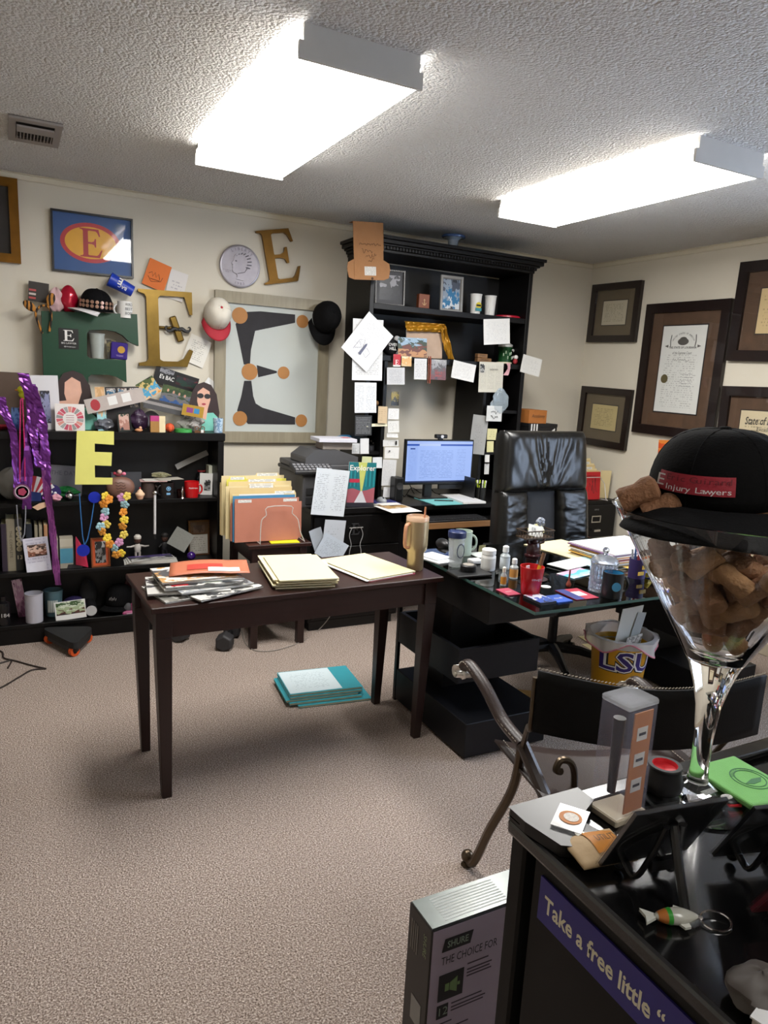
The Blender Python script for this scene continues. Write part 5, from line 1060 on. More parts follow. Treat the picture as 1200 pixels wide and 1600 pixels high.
t = thing('pink_stapler', 'pink plastic stapler-shaped gadget on the bottom shelf', 'gadget', TM(X_(205, 960, 4.235), 4.235, Z4) @ RM(0, 0, .1)); MB().box(-.05, .05, -.014, .014, 0, .018).build('base', mat('#a84a78', .45), t, bevel=.004); MB().box(.0, .05, -.013, .013, .0185, .06).build('head', mat('#a84a78', .45), t, bevel=.005); MB().box(-.03, .02, -.0155, -.0142, .003, .009).build('strip', mat('#d8a8c0', .5), t)
tag(MB().box(-.11, .11, -.05, .03, 0, .175).build('brown_box', mat('#5e3218', .6), None, TM(X_(240, 945, 4.36), 4.37, Z4), bevel=.003), 'plain brown box behind the paper cup on the bottom shelf', 'box')
cup('paper_cup', 'tall patterned paper cup behind the table corner', TM(X_(227, 952, 4.27), 4.275, Z4), .03, .036, .12, photo(['#8a6a70', '#c9b4b4', '#a88a8e'], 3, 9))
crumple('snack_bag', 'glossy maroon snack bag on the bottom shelf', 'bag', (X_(206, 930, 4.40), 4.405, Z4+.0), (.05, .022, .085), mat('#4a1a22', .3), 24, .12)
# ================================================================== the hutch and what hangs on it
def c5(u, v): return (520+u*.28333, 330+v*.28333)
def c6(u, v): return (520+u*.28333, 560+v*.28333)
def C5(*a): return tuple(c5(*p) for p in a)
def C6(*a): return tuple(c6(*p) for p in a)
YP = 4.092
ZS1, ZS2, ZC, ZH = 2.0005, 1.6905, .7705, 2.3925
# cardboard mailer hanging over the crown
KR = mat('#97693f', .75, var=.08, bump=.1, bscale=60); KR2 = mat('#8a5f38', .75, var=.08)
M, wd, hh = rect('y', 4.00, *C5((133, 60), (292, 62), (262, 385), (96, 372)))
kb_ = thing('cardboard_mailer', 'open brown cardboard mailer with marker scrawl hanging over the hutch crown', 'cardboard box', base_of(M, hh))
MB().box(-wd/2, wd/2, 0, hh, .0, .004).build('front_panel', KR, kb_)
MB().box(wd/2, wd/2+.003, hh*.52, hh, -.05, .004).build('side_panel', KR2, kb_)
MB().box(-wd/2, wd/2, hh-.003, hh, -.05, -.0001).build('top_panel', KR2, kb_)
for s in (-1, 1):
    q = [(s*wd/2, .0), (s*(wd/2+.035), .012), (s*(wd/2+.045), .06), (s*(wd/2+.04), .095), (s*wd/2, .115)]
    MB().prism(q, -.001, .002).build('flap', KR, kb_)
MB().lathe([(.008, 0), (.008, .0006), (.001, .0006)], 14, TM(.02, .008, .0041)).build('thumb_notch', mat('#4a3018', .8), kb_)
MB().box(-.03, .045, .025, .075, .0041, .0046).build('address_label', printed('#c9c6bf', '#77736c', 6, .6, .05, .05, 1, 12), kb_)
sc = MB()
def scrawl(mb, x0, y0, w_, n, amp, z, r=.0011, seed=0):
    rnd = random.Random(seed); mb.tube([(x0+w_*i/n, y0+amp*rnd.uniform(-1, 1), z) for i in range(n+1)], r, 4)
scrawl(sc, -.06, hh*.62, .14, 26, .007, .0046, seed=1); scrawl(sc, -.045, hh*.50, .07, 12, .014, .0046, seed=2); scrawl(sc, -.02, hh*.42, .07, 12, .013, .0046, seed=3); scrawl(sc, -.005, hh*.35, .04, 8, .012, .0046, seed=4)
sc.build('marker_scrawl', mat('#3a2412', .7), kb_)
# blue dish on top of the hutch
p = on_y(707, 396, 4.15); t = thing('blue_dish', 'blue-rimmed glass dish on top of the hutch', 'dish', (p.x, 4.15, ZH)); MB().lathe([(.045, 0), (.045, .006), (.032, .012), (.034, .05), (.045, .06), (.07, .065), (.001, .062)], 28).build('body', mat('#8f9ba8', .2), t, smooth=True); MB().lathe([(.066, .064), (.076, .065), (.078, .074), (.074, .080), (.001, .07)], 28).build('rim', mat('#2f4f86', .2), t, smooth=True)
# top shelf
fm = framed('studded_frame', 'dark frame edged with silver studs holding a grey photo', 'photo', C5((225, 302), (388, 312), (402, 520), (235, 498)), 4.20, mat('#17161a', .4), mat('#2b2a2e', .5), photo(['#1c1b1f', '#26252a', '#1c1b1f', '#8d8b90', '#26252a'], 4, 4), .012, .022, .012, zb=ZS1, lean=.02, gl=False)
bd_ = MB(); w_, h_ = fm['_w'], fm['_h']
for i in range(24):
    for x in (-w_/2+.006, w_/2-.006): bd_.sphere((x, h_*(i+.5)/24, .013), .0044, 6, 4)
for i in range(17):
    for y in (.006, h_-.006): bd_.sphere((-w_/2+w_*(i+.5)/17, y, .013), .0044, 6, 4)
bd_.build('studs', mat('#e0dedb', .35, .2), fm)
p = on_y(661, 482, 4.22); t = thing('anchor_box', 'small brown leather box with an anchor emblem', 'box', (p.x, 4.22, ZS1)); MB().box(-.04, .04, -.012, .025, 0, .098).build('box', mat('#7a4126', .45, var=.15), t, bevel=.003)
MB().tube([(0, -.0128, .03), (0, -.0128, .068)], .002, 5).tube([(-.014, -.0128, .042), (-.008, -.0128, .031), (0, -.0128, .028), (.008, -.0128, .031), (.014, -.0128, .042)], .002, 5).tube([(-.007, -.0128, .06), (.007, -.0128, .06)], .0018, 5).build('anchor', mat('#d9b98c', .5), t)
framed('street_photo', 'silver photo frame with a street scene on the top shelf', 'photo', C5((598, 340), (722, 352), (706, 553), (585, 540)), 4.21, mat('#a8a6a2', .3, .6), mat('#6f6c68', .5), photo(['#3a3f4a', '#c9ced2', '#2f6f9a', '#8a97a6', '#4a5260', '#2a2f38'], 9, 6), .016, .006, .014, zb=ZS1, lean=.03, gl=False)
for u, lb, kk in ((784, 'white souvenir cup with a yellow and teal badge', 0), (864, 'white souvenir cup printed with grey text', 1)):
    p = on_y(*c5(u, 565), 4.22); c = cup('souvenir_cup', lb, TM(p.x, 4.22, ZS1), .032, .04, .138, WHITE if kk == 0 else printed('#dcdbd8', '#8f8f94', 14, .5, .02, .15, 3, 30), group='souvenir cups on the hutch')
    if kk == 0:
        MB().lathe([(.022, .0), (.022, .001), (.001, .001)], 20, TM(0, -.0375, .062) @ RM(PI/2+.05, 0, 0)).build('badge', mat('#d3c02c', .5), c); MB().box(-.024, .024, -.0388, -.0362, .026, .046).build('teal_band', mat('#3f8a94', .5), c); MB().box(-.018, .018, -.0402, -.0388, .056, .068).build('badge_text', INK, c)
p = on_y(*c5(976, 578), 4.20); t = thing('red_frisbee', 'red plastic flying disc lying on the top shelf', 'frisbee', (p.x, 4.235, ZS1)); MB().lathe([(.09, 0), (.095, .004), (.094, .014), (.08, .020), (.001, .021)], 36).build('disc', mat('#b3122e', .35), t, smooth=True); MB().lathe([(.055, .0212), (.057, .0225), (.059, .0212)], 36, cap=False).build('ring', mat('#8a0e24', .35), t)
# second shelf
p = on_y(*c5(330, 690), 4.22); t = thing('party_hat', 'black and white over-the-hill party beanie', 'hat', (p.x, 4.235, ZS2)); MB().sphere((0, 0, .055), (.06, .05, .055), 18, 12).build('crown', mat('#16161a', .8), t, smooth=True)
for i, (s_, z) in enumerate((('OVER', .07), ('HILL', .045))): text(t, s_, TM(-.012, -.0515, z) @ RM(PI/2, 0, 0), .026, WHITE, bold=.0006)
MB().sphere((.045, -.025, .022), .027).sphere((.04, .0, .11), (.022, .02, .022)).build('pompom', mat('#b9b9bb', .9, bump=.5, bscale=200), t, smooth=True)
gd = MB(); YD = 4.222; a = on_y(*c5(400, 655), YD)
def bil(A, B, C_, D_, nu, nv, w, f):
    A, B, C_, D_ = [on_y(*c5(*q), YD)-a for q in (A, B, C_, D_)]
    gd.grid(nu, nv, lambda u, v: A.lerp(B, u).lerp(D_.lerp(C_, u), v)+Vector((0, -w*abs(math.sin(u*f+v*2.5))-w*.6*math.sin(v*9+u*3), 0)))
bil((394, 606), (618, 624), (606, 668), (402, 662), 40, 10, .012, 15)
bil((606, 622), (622, 640), (668, 818), (630, 815), 10, 30, .012, 8)
bil((588, 640), (612, 640), (640, 815), (610, 760), 8, 24, .008, 7)
satin = mat('#a8781c', .28, .35, var=.25, scale=14); tag(gd.build('gold_satin', satin, None, TM(*a), smooth=True, solid=.002), 'gold satin cloth draped over the cream board', 'cloth')
card('cream_board', 'blank cream board standing under the gold satin cloth', 'board', C5((405, 655), (598, 655), (605, 815), (405, 805)), 4.24, mat('#b59c88', .7), zb=ZS2, lean=.03, thick=.006)
gpc = card('group_calendar', 'wide colour photo card of people under a blue sky', 'photo', C5((362, 694), (507, 700), (532, 808), (360, 800)), 4.16, photo(['#8a6a4a', '#b4855c', '#6a3f34', '#3f4a3c', '#8ea5b8', '#a9c2d6'], 14, 6), zb=ZS2, lean=.06)
for i, (u, v, w_, h_, lb) in enumerate(((829, 812, .115, .03, 'larger brass nameplate block lying on the hutch shelf'), (817, 780, .08, .03, 'smaller brass nameplate block on top of the larger one'))):
    p = on_y(*c5(u, 820), 4.19); o = MB().box(-w_/2, w_/2, -.02, .02, 0, .028).build('nameplate', mat('#8a6644', .35, .4), None, TM(p.x, 4.19, ZS2+i*.0285), bevel=.003); tag(o, lb, 'nameplate')
    text(o, 'ATTORNEY', TM(0, -.0204, .014) @ RM(PI/2, 0, 0), .013, INK, width=w_*.6)
p = on_y(*c5(950, 835), 4.20); st_ = thing('green_stein', 'green beer stein with white clover pattern', 'mug', (p.x, 4.21, ZS2)); GS = mat('#14401f', .25, var=.3, scale=60)
MB().lathe([(.052, 0), (.052, .008), (.046, .014), (.046, .10), (.05, .106), (.05, .115), (.043, .115), (.042, .012), (.001, .012)], 28).build('body', GS, st_, smooth=True); MB().lathe([(.0515, -.0), (.0535, .0), (.0535, .012), (.0515, .012)], 28, cap=False).build('foot_band', mat('#c9c2a4', .4), st_, smooth=True)
MB().lathe([(.001, .1205), (.045, .1205), (.05, .116), (.05, .13), (.02, .15), (.001, .155)], 28).build('lid', mat('#c5c5c0', .3, .3), st_, smooth=True); MB().tube(arc([(.045, 0, .1), (.075, 0, .095), (.08, 0, .06), (.048, 0, .03)], 5), .007, 8).build('handle', mat('#c5c5c0', .3), st_, smooth=True)
cl4 = MB()
for i in range(6):
    a = -2.4+i*.34
    for k in range(3): cl4.sphere((.0465*math.cos(a)+.0, .0465*math.sin(a), .062+.02*math.sin(i*2.2)+.007*math.sin(k*2.1)), (.005, .005, .005), 6, 4)
cl4.build('clover_print', mat('#9fb79a', .5), st_)
p = on_y(*c5(1020, 815), 4.12); t = thing('small_toy', 'tiny red and white plush toy beside the stein', 'toy', (p.x-.005, 4.14, ZS2)); MB().sphere((0, 0, .02), (.018, .014, .02)).build('body', mat('#8a1a22', .7), t, smooth=True); MB().sphere((0, -.004, .048), (.016, .014, .015)).build('head', mat('#d8d4d0', .7), t, smooth=True)
# taped papers: the list
def note(name, label, cat, cs, m, curl=.004, Y=YP, group=None, rot=0.0, k=1.0):
    M, wd, ht = rect('y', Y, *cs); return sheet(name, label, cat, (M @ RM(0, 0, rot), wd*k, ht*k), m, curl=curl, group=group)
b_ = note('form_sheet', 'long white form taped to the hutch edge behind the diagram sheet', 'paper', C5((118, 592), (278, 600), (270, 936), (97, 930)), printed('#cfd0d1', '#8d8d92', 34, .5, .1, .08, 1, 30, seed=3), Y=YP)
a_ = note('diagram_sheet', 'tilted white sheet with a tower diagram taped to the hutch', 'paper', C5((190, 548), (338, 690), (178, 888), (55, 755)), printed('#dcdde0', '#a2a3aa', 30, .45, .16, .1, 1, 30, seed=4), Y=YP-.012)
M_, wd, hh = rect('y', YP-.012, *C5((190, 548), (338, 690), (178, 888), (55, 755)))
dg = MB(); 
dg.prism([(-.006, .05), (.012, .05), (.010, .12), (.004, .135), (-.004, .12)], .006, .0064)
for P in ([(-.05, .05), (-.05, .12), (-.02, .14), (-.006, .10)], [(.02, .07), (.05, .06), (.055, .10), (.02, .11)], [(-.045, .06), (-.012, .09), (-.045, .11)]): dg.tube([(x, y, .0064) for x, y in P], .0009, 4)
dg.build('diagram', mat('#5a5d72', .6), a_)
e_ = card('red_letter_card', 'small red card with a white E on the hutch shelf edge', 'card', C5((333, 788), (374, 790), (374, 858), (333, 856)), YP-.004, mat('#a81f2c', .5), thick=.001); inset(e_, .0, .0, 1, .12, WHITE, 'border'); MB().prism([(x-.012, y+.012) for x, y in serifE(.024, .03)], .0012, .0016).build('letter_print', WHITE, e_)
card('gold_card', 'small gold and tan card on the hutch shelf edge', 'card', C5((380, 800), (434, 802), (433, 856), (378, 854)), YP-.004, photo(['#d8b58a', '#c99a5c', '#e0cba4'], 3, 4), thick=.001)
GR_N = 'white notes taped to the hutch'
L = [('typed_note', 'grey typed note below the red letter card', C6((295, 48), (398, 48), (398, 147), (295, 147)), printed('#b9babd', '#7d7e86', 14, .6, .1, .1, 1, 24, seed=6)),
     ('typed_strip', 'narrow typed sheet hanging from the shelf beside the red photo', C5((444, 807), (517, 812), (517, 932), (446, 930)), printed('#c6c6c8', '#85868c', 12, .5, .1, .1, 1, 16, seed=7)),
     ('curled_letter', 'curled white letter hanging in the middle of the hutch shelf', C5((668, 826), (788, 838), (778, 953), (636, 912)), printed('#cfcfce', '#a5a5a8', 16, .45, .12, .12, 1, 22, seed=8)),
     ('hooked_letter', 'white letter with a bent corner high on the hutch', C5((836, 592), (987, 588), (970, 740), (818, 735)), printed('#d6d6d5', '#b3b3b6', 18, .4, .1, .1, 1, 26, seed=9)),
     ('side_letter', 'white letter sticking out past the hutch side', C5((1045, 787), (1163, 815), (1130, 915), (1027, 888)), printed('#cdccc8', '#aaa9a8', 12, .4, .12, .14, 1, 22, seed=10)),
     ('menu_sheet', 'white two-column list sheet on the hutch edge above the printer', C6((122, 128), (243, 130), (237, 307), (107, 300)), printed('#d3d6da', '#7d8290', 22, .55, .1, .08, 2, 24, seed=11)),
     ('black_sheet', 'black sheet of white print on the hutch edge above the printer', C6((118, 312), (215, 312), (217, 425), (120, 430)), printed('#2b2d31', '#9fa2a6', 13, .8, .06, .08, 1, 26, seed=12)),
     ('tan_slip', 'tan slip of paper on the cubby above the printer', C6((245, 262), (298, 262), (300, 362), (247, 358)), printed('#bfa98a', '#9a8668', 8, .4, .12, .12, 1, 10, seed=13)),
     ('pale_strip', 'pale yellow strip of paper sticking out level across the cubby', C6((180, 360), (300, 358), (300, 374), (180, 376)), mat('#d5d0b4', .7)),
     ('ruled_note', 'small ruled white note above the square signed one', C6((303, 275), (365, 275), (365, 337), (303, 337)), printed('#d8d8d8', '#9c9ca2', 8, .5, .1, .1, 1, 12, seed=14)),
     ('signed_note', 'small square white note with a signature line', C6((300, 343), (365, 343), (365, 410), (300, 410)), printed('#d4d4d2', '#8c8c92', 7, .4, .15, .15, 1, 10, seed=15)),
     ('thin_note', 'thin white slip between two stuck notes', C6((293, 413), (357, 413), (357, 436), (293, 436)), printed('#d0d0d0', '#a0a0a4', 3, .5, .1, .1, 1, 10, seed=16)),
     ('logo_note', 'white business card with a black square logo', C6((275, 447), (365, 449), (363, 486), (273, 485)), printed('#cfd0d0', '#9a9aa0', 5, .5, .1, .15, 1, 16, seed=17)),
     ('crest_note', 'white card with a tiny dark crest', C6((282, 488), (363, 488), (367, 553), (282, 553)), printed('#d8d8d8', '#b9b9be', 6, .2, .1, .2, 1, 12, seed=18)),
     ('receipt', 'long white receipt under the crest card', C6((268, 553), (350, 555), (342, 705), (266, 703)), printed('#cbccce', '#a3a4a8', 22, .45, .1, .08, 1, 20, seed=19)),
     ('lower_slip', 'small white slip hanging below the long receipt', C6((276, 708), (327, 709), (326, 768), (276, 767)), printed('#cfcfd0', '#b2b2b6', 6, .3, .1, .1, 1, 10, seed=20)),
     ('printed_card', 'small card with bold print beside the printer', C6((103, 467), (147, 466), (147, 527), (103, 527)), printed('#c4c6c8', '#5f6167', 7, .6, .1, .1, 1, 12, seed=21)),
     ('blank_note', 'blank white note beside the printer', C6((147, 438), (196, 440), (198, 528), (147, 528)), mat('#d0d2d4', .7, var=.03)),
     ('lime_sticky', 'pale lime sticky note beside the travel magazine', C6((158, 540), (215, 540), (214, 590), (158, 590)), mat('#c5cb9e', .7)),
     ('plain_slip', 'plain bluish-white slip next to the lime sticky note', C6((217, 543), (272, 543), (270, 607), (216, 605)), mat('#cfd3d8', .7)),
     ('grey_schedule', 'tall grey sheet on the inner panel beside the monitor', C6((760, 303), (852, 310), (840, 538), (752, 530)), printed('#9b9b99', '#6f6f70', 24, .35, .2, .2, 1, 22, seed=22)),
     ('upper_sticky', 'upper pale yellow sticky note beside the tall grey sheet', C6((850, 385), (905, 387), (903, 452), (848, 450)), printed('#d3cd9c', '#aaa57c', 5, .3, .15, .2, 1, 8, seed=23)),
     ('lower_sticky', 'lower pale yellow sticky note beside the tall grey sheet', C6((847, 455), (886, 455), (884, 518), (845, 518)), mat('#d6d19e', .7)),
     ('upper_slip', 'small white tag below the yellow sticky notes', C6((835, 530), (862, 530), (860, 573), (833, 573)), mat('#d4d4d2', .7)),
     ('tag_slip', 'lowest white tag under the yellow sticky notes', C6((835, 578), (862, 578), (860, 640), (833, 640)), printed('#cfcfcd', '#a5a5a8', 5, .3, .1, .1, 1, 8, seed=24))]
for i, (nm, lb, cs, m_) in enumerate(L):
    o = note(nm, lb, 'paper' if 'sticky' not in nm else 'sticky note', cs, m_, curl=.004+.004*(i % 3), Y=YP-.004*(i % 4), group=GR_N, rot=.035*math.sin(i*2.7), k=.95)
    if nm == 'logo_note': MB().box(.030, .042, .01, .034, .007, .0075).build('logo', INK, o)
    if nm == 'crest_note': MB().lathe([(.006, .0), (.006, .0006), (.001, .0006)], 8, TM(-.02, .048, .009)).build('crest', mat('#4a4a52', .6), o)
nc = note('news_clipping', 'newspaper clipping with a portrait and dark headline', 'clipping', C6((803, 18), (940, 22), (935, 188), (806, 186)), printed('#c3c0b4', '#97948c', 26, .6, .06, .1, 3, 40, seed=25), Y=YP-.006)
M_, wd, hh = rect('y', YP, *C6((803, 18), (940, 22), (935, 188), (806, 186)))
MB().box(-wd/2+.004, -wd/2+.04, hh-.07, hh-.015, .006, .0065).build('portrait', photo(['#4a4a4a', '#9a9a98', '#2a2a2a', '#c9c7c2'], 6, 4), nc); text(nc, 'INTERVIEW', TM(.018, hh-.05, .0065), .014, mat('#4a4a48', .6), width=.07)
rp_ = card('red_poster_card', 'grey photo card with red lettering hanging from the hutch shelf', 'photo', C5((544, 815), (627, 822), (622, 930), (540, 930)), YP-.005, photo(['#3a3436', '#6a3a38', '#55504e', '#8d8b8c', '#a3a19e'], 5, 6), thick=.001); text(rp_, 'JUSTICE', TM(0, .045, .0015), .018, mat('#b84a48', .6), width=.055); text(rp_, 'SERVED', TM(0, .025, .0015), .015, mat('#b84a48', .6), width=.05)
for u, lb in ((524, 'thin brown leather cord hanging from the hutch shelf'), (535, 'thin red-brown bookmark ribbon hanging from the hutch shelf')):
    q = on_y(*c5(u, 950), YP-.008); tq = on_y(*c5(u+4, 800), YP-.008)-q; tag(MB().tube([(0, 0, 0), tuple(tq*.5+Vector((.003, 0, 0))), tuple(tq)], .004, 6, flat=.4).build('leather_bookmark', mat('#6a3320' if u < 530 else '#8a3a28', .6), None, TM(*q), smooth=True), lb, 'cord')
strip('pink_ribbon', 'pale pink award ribbon hanging by the clipping', 'ribbon', [c5(968, 838), c5(970, 870), c5(952, 905)], .035, mat('#c99aa0', .5), YP-.004, wob=.002)
crumple('plastic_bag', 'clear plastic bag with red and blue print hanging by the clipping', 'bag', tuple(on_y(*c6(915, 300), 4.07)+Vector((0, 0, -.01))), (.06, .016, .085), clear('#b4c4d0', .38, .08), 31, .42)
dd = note('squiggle_card', 'white card with black squiggle drawing hung by the clear plastic bag', 'card', C6((848, 260), (932, 263), (930, 348), (846, 346)), mat('#cfd1d1', .7), Y=YP-.028)
sq = MB(); scrawl(sq, -.03, .06, .06, 9, .012, .006, .0016, 5); scrawl(sq, -.03, .03, .06, 8, .014, .006, .0016, 6); sq.build('squiggle', INK, dd)
og = note('dark_ornament', 'dark folded card ornament hanging under the typed note', 'ornament', C6((322, 184), (372, 182), (356, 262), (320, 258)), photo(['#1a1a1a', '#2a2a26', '#8a7a3a', '#3a3a3a'], 7, 8), Y=YP-.004)
# cubby things
for u, v, r, c, nm, lb in ((250, 215, .017, '#7a5a34', 'wooden_ball', 'small wooden ball in the cubby above the printer'),):
    p = on_y(*c6(u, v+12), 4.13); t = tag(MB().sphere((0, 0, r), r, 16, 10).build(nm, mat(c, .5), None, TM(min(p.x, 2.075), 4.14, 1.3705), smooth=True), lb, 'ball')
p = on_y(*c6(240, 530), 4.11); t = thing('jewel_stand', 'dark ornate metal trinket holder in the lower cubby', 'trinket holder', (p.x-.01, 4.19, 1.0805)); MB().lathe([(.03, 0), (.032, .01), (.03, .03), (.036, .035), (.001, .036)], 20).build('bowl', mat('#55555a', .3, .7), t, smooth=True)
sp_ = MB()
for i in range(7): sp_.sphere((.022*math.cos(i*.9), .022*math.sin(i*.9), .045+.008*(i % 3)), .008, 7, 5)
sp_.build('trinkets', mat('#2f2a28', .3, .5), t, smooth=True)
# ---- on the credenza top
mo = thing('monitor', 'flat computer monitor showing a pale blue mail screen', 'monitor', (2.49, 4.12, ZC))
a = on_y(636, 688, 4.06); b = on_y(735, 752, 4.06); MX0, MX1, MZ0, MZ1 = a.x, b.x, b.z-ZC, a.z-ZC; cx = (MX0+MX1)/2-2.49
PL = mat('#111214', .4)
MB().box(MX0-2.49-.006, MX1-2.49+.006, -.06, -.03, MZ0-.016, MZ1+.006).build('bezel', PL, mo, bevel=.003)
def screen():
    s = NT('mail_screen'); tc = s.n('ShaderNodeTexCoord'); sp = s.n('ShaderNodeSeparateXYZ'); s.l(tc.outputs['Generated'], sp.inputs[0]); u, v = sp.outputs[0], sp.outputs[2]
    def band(x, a, b): return s.math('MULTIPLY', s.math('GREATER_THAN', x, a), s.math('LESS_THAN', x, b))
    rows = s.math('GREATER_THAN', s.math('FRACT', s.math('MULTIPLY', v, 26.0)), .62)
    nz = s.n('ShaderNodeTexNoise'); nz.inputs['Scale'].default_value = 30; s.l(tc.outputs['Generated'], nz.inputs['Vector'])
    txt = s.math('MULTIPLY', s.math('MULTIPLY', rows, s.math('GREATER_THAN', nz.outputs['Fac'], .47)), s.math('MULTIPLY', band(u, .2, .7), band(v, .08, .78)))
    side = s.math('MULTIPLY', s.math('MULTIPLY', rows, s.math('GREATER_THAN', nz.outputs['Fac'], .5)), s.math('MULTIPLY', s.math('ADD', band(u, .03, .14), band(u, .76, .9)), band(v, .12, .8)))
    c = s.mix(txt, lin('#9db8f4'), lin('#7f9ad8')); c = s.mix(side, c, lin('#86a0dc')); c = s.mix(band(u, .02, .16), c, s.mix(.5, c, lin('#8fabec')))
    c = s.mix(band(v, .885, .93), c, lin('#1c4fb0')); c = s.mix(s.math('MULTIPLY', band(v, .885, .93), band(u, .18, .5)), c, lin('#b4c8f0')); c = s.mix(band(v, .93, .97), c, lin('#a9bdf0')); c = s.mix(s.math('MULTIPLY', band(v, .80, .83), band(u, .05, .12)), c, lin('#1b3f8a')); c = s.mix(band(v, 0, .035), c, lin('#182a55'))
    s.b.inputs['Base Color'].default_value = (.02, .02, .02, 1); s.b.inputs['Roughness'].default_value = .25
    s.l(c, s.b.inputs['Emission Color']); s.b.inputs['Emission Strength'].default_value = .27
    return s.m
MB().box(MX0-2.49+.004, MX1-2.49-.004, -.0612, -.0604, MZ0, MZ1-.004).build('screen', screen(), mo)
MB().box(cx+.01, cx+.2, -.055, -.035, MZ0-.05, MZ0-.017).build('sound_bar', PL, mo, bevel=.003)
MB().box(cx-.085, cx-.03, -.03, 0, .012, MZ0+.1).build('neck', PL, mo); MB().box(cx-.16, cx+.06, -.10, .08, 0, .012).build('foot', PL, mo, bevel=.004)
wb = thing('webcam', 'black webcam clipped on top of the monitor', 'webcam', (2.49+cx, 4.07, ZC+MZ1+.0065)); MB().box(-.045, .045, -.022, .012, .008, .035).build('body', PL, wb, bevel=.008, seg=3); MB().lathe([(.011, 0), (.011, .004), (.001, .004)], 16, TM(0, -.0221, .0215) @ RM(PI/2, 0, 0)).build('lens', mat('#c9c9cc', .2), wb, smooth=True); MB().box(-.015, .015, -.01, .01, 0, .0079).build('clip', PL, wb)
p = on_y(*c6(345, 760), 4.05); t = thing('desk_speaker', 'narrow black desktop speaker beside the monitor', 'speaker', (p.x, 4.03, ZC)); MB().box(-.03, .03, -.03, .05, 0, .155).build('cabinet', PL, t, bevel=.008, seg=2); MB().lathe([(.022, 0), (.024, .003), (.018, .001), (.001, .0)], 18, TM(0, -.0301, .1) @ RM(PI/2, 0, 0)).build('driver', mat('#2a2a2c', .6), t, smooth=True)
p = on_y(*c6(765, 765), 4.00); t = thing('file_tray', 'upright black plastic file tray beside the pen cup', 'file tray', (p.x, 4.02, ZC)); MB().box(-.03, -.024, -.09, .09, .0, .15).box(.024, .03, -.09, .09, 0, .12).box(-.024, .024, .084, .09, 0, .15).box(-.024, .024, -.09, .084, 0, .006).build('tray', PL, t, bevel=.002)
p = on_y(*c6(812, 770), 3.97); t = thing('pen_cup', 'mesh cup crowded with yellow-green highlighters', 'pen cup', (p.x, 3.97, ZC)); MB().lathe([(.034, 0), (.036, .085), (.034, .085), (.032, .004), (.001, .004)], 20).build('cup', mat('#1a1b1a', .5), t, smooth=True)
rnd = random.Random(5)
for i in range(10):
    a = i*.63; x, y = .02*math.cos(a), .02*math.sin(a); c = ['#a8bf2e', '#c6d44a', '#d9dccf', '#8fae3a', '#e2e4da'][i % 5]
    MB().cyl((x, y, .006), (x*1.5, y*1.5, .10+.012*rnd.random()), .005, .005, 8).cyl((x*1.5, y*1.5, .112), (x*1.6, y*1.6, .13), .0055, .004, 8, 1).build('pen', [mat(c, .4), mat('#e6e6e2' if i % 2 else '#b4c93a', .4)], t, smooth=True)
def flat(name, label, cat, cs, z, m, thick=.0012, group=None, edge=None):
    M, wd, ht = rect('z', z, *cs); mb = MB().box(-wd/2, wd/2, -ht/2, ht/2, 0, thick, mi=1).add([(-wd/2, -ht/2, thick+.0002), (wd/2, -ht/2, thick+.0002), (wd/2, ht/2, thick+.0002), (-wd/2, ht/2, thick+.0002)], [(0, 1, 2, 3)])
    o = mb.build(name, [m, edge or m]); o.matrix_world = M; tag(o, label, cat, group); o['_w'] = wd; o['_h'] = ht; return o
flat('teal_folder', 'aqua folder lying in front of the monitor', 'folder', C6((470, 765), (660, 770), (700, 800), (545, 820)), ZC, mat('#6fb5b4', .6), .004)
flat('white_stack', 'stack of white pages lying beside the aqua folder', 'paper', C6((610, 755), (740, 757), (815, 798), (700, 806)), ZC+.0045, printed('#cfcfcf', '#a8a8ac', 26, .35, .1, .1, 1, 30), .012, edge=WHITE)
q = on_z(*c6(612, 786), ZC+.006); tag(MB().cyl((-.06, .02, .004), (.06, -.02, .004), .004, n=8).build('pen', BLK2, None, TM(q.x, q.y, ZC+.0045), smooth=True), 'black pen lying on the aqua folder', 'pen')
flat('flyer', 'colour brochure lying by the travel magazine on the credenza', 'brochure', C6((255, 800), (350, 795), (410, 820), (270, 835)), ZC+.0025, photo(['#d8cdb8', '#b08a52', '#5a4632', '#d9d5cb'], 5, 5), .001)
flat('credenza_page', 'white page hanging over the credenza front edge', 'paper', C6((250, 812), (395, 806), (482, 845), (300, 855)), ZC, WHITE, .001)
flat('plain_page', 'plain white page lying below the teddy bear', 'paper', C6((255, 798), (350, 796), (385, 806), (255, 812)), ZC+.004, WHITE, .001)
p = on_y(*c6(258, 775), 4.03); t = thing('computer_mouse', 'silver grey computer mouse on a blue mat', 'mouse', (p.x, 4.00, ZC+.003)); MB().sphere((0, 0, .004), (.03, .045, .026), 16, 10).build('shell', mat('#9fa3a8', .35), t, smooth=True); MB().cyl((0, -.028, .024), (0, -.016, .03), .004, n=8).build('wheel', PL, t)
tag(MB().box(-.09, .08, -.07, .07, 0, .002).build('mouse_mat', mat('#2b2f6a', .7), None, TM(p.x+.02, 3.995, ZC), bevel=.0008), 'dark blue mouse mat on the credenza', 'mouse mat')
p = on_y(*c6(245, 740), 4.0); t = thing('teddy_bear', 'cream plush teddy bear sitting by the desk speaker', 'plush toy', (p.x-.03, 4.14, ZC)); PLU = mat('#c0aa88', .95, bump=.6, bscale=250)
MB().sphere((0, 0, .045), (.04, .036, .05), 14, 10).build('body', PLU, t, smooth=True); hd_ = MB().sphere((0, -.008, .115), (.034, .032, .031), 14, 10).sphere((0, -.036, .108), (.014, .012, .011), 10, 8).build('head', PLU, t, smooth=True)
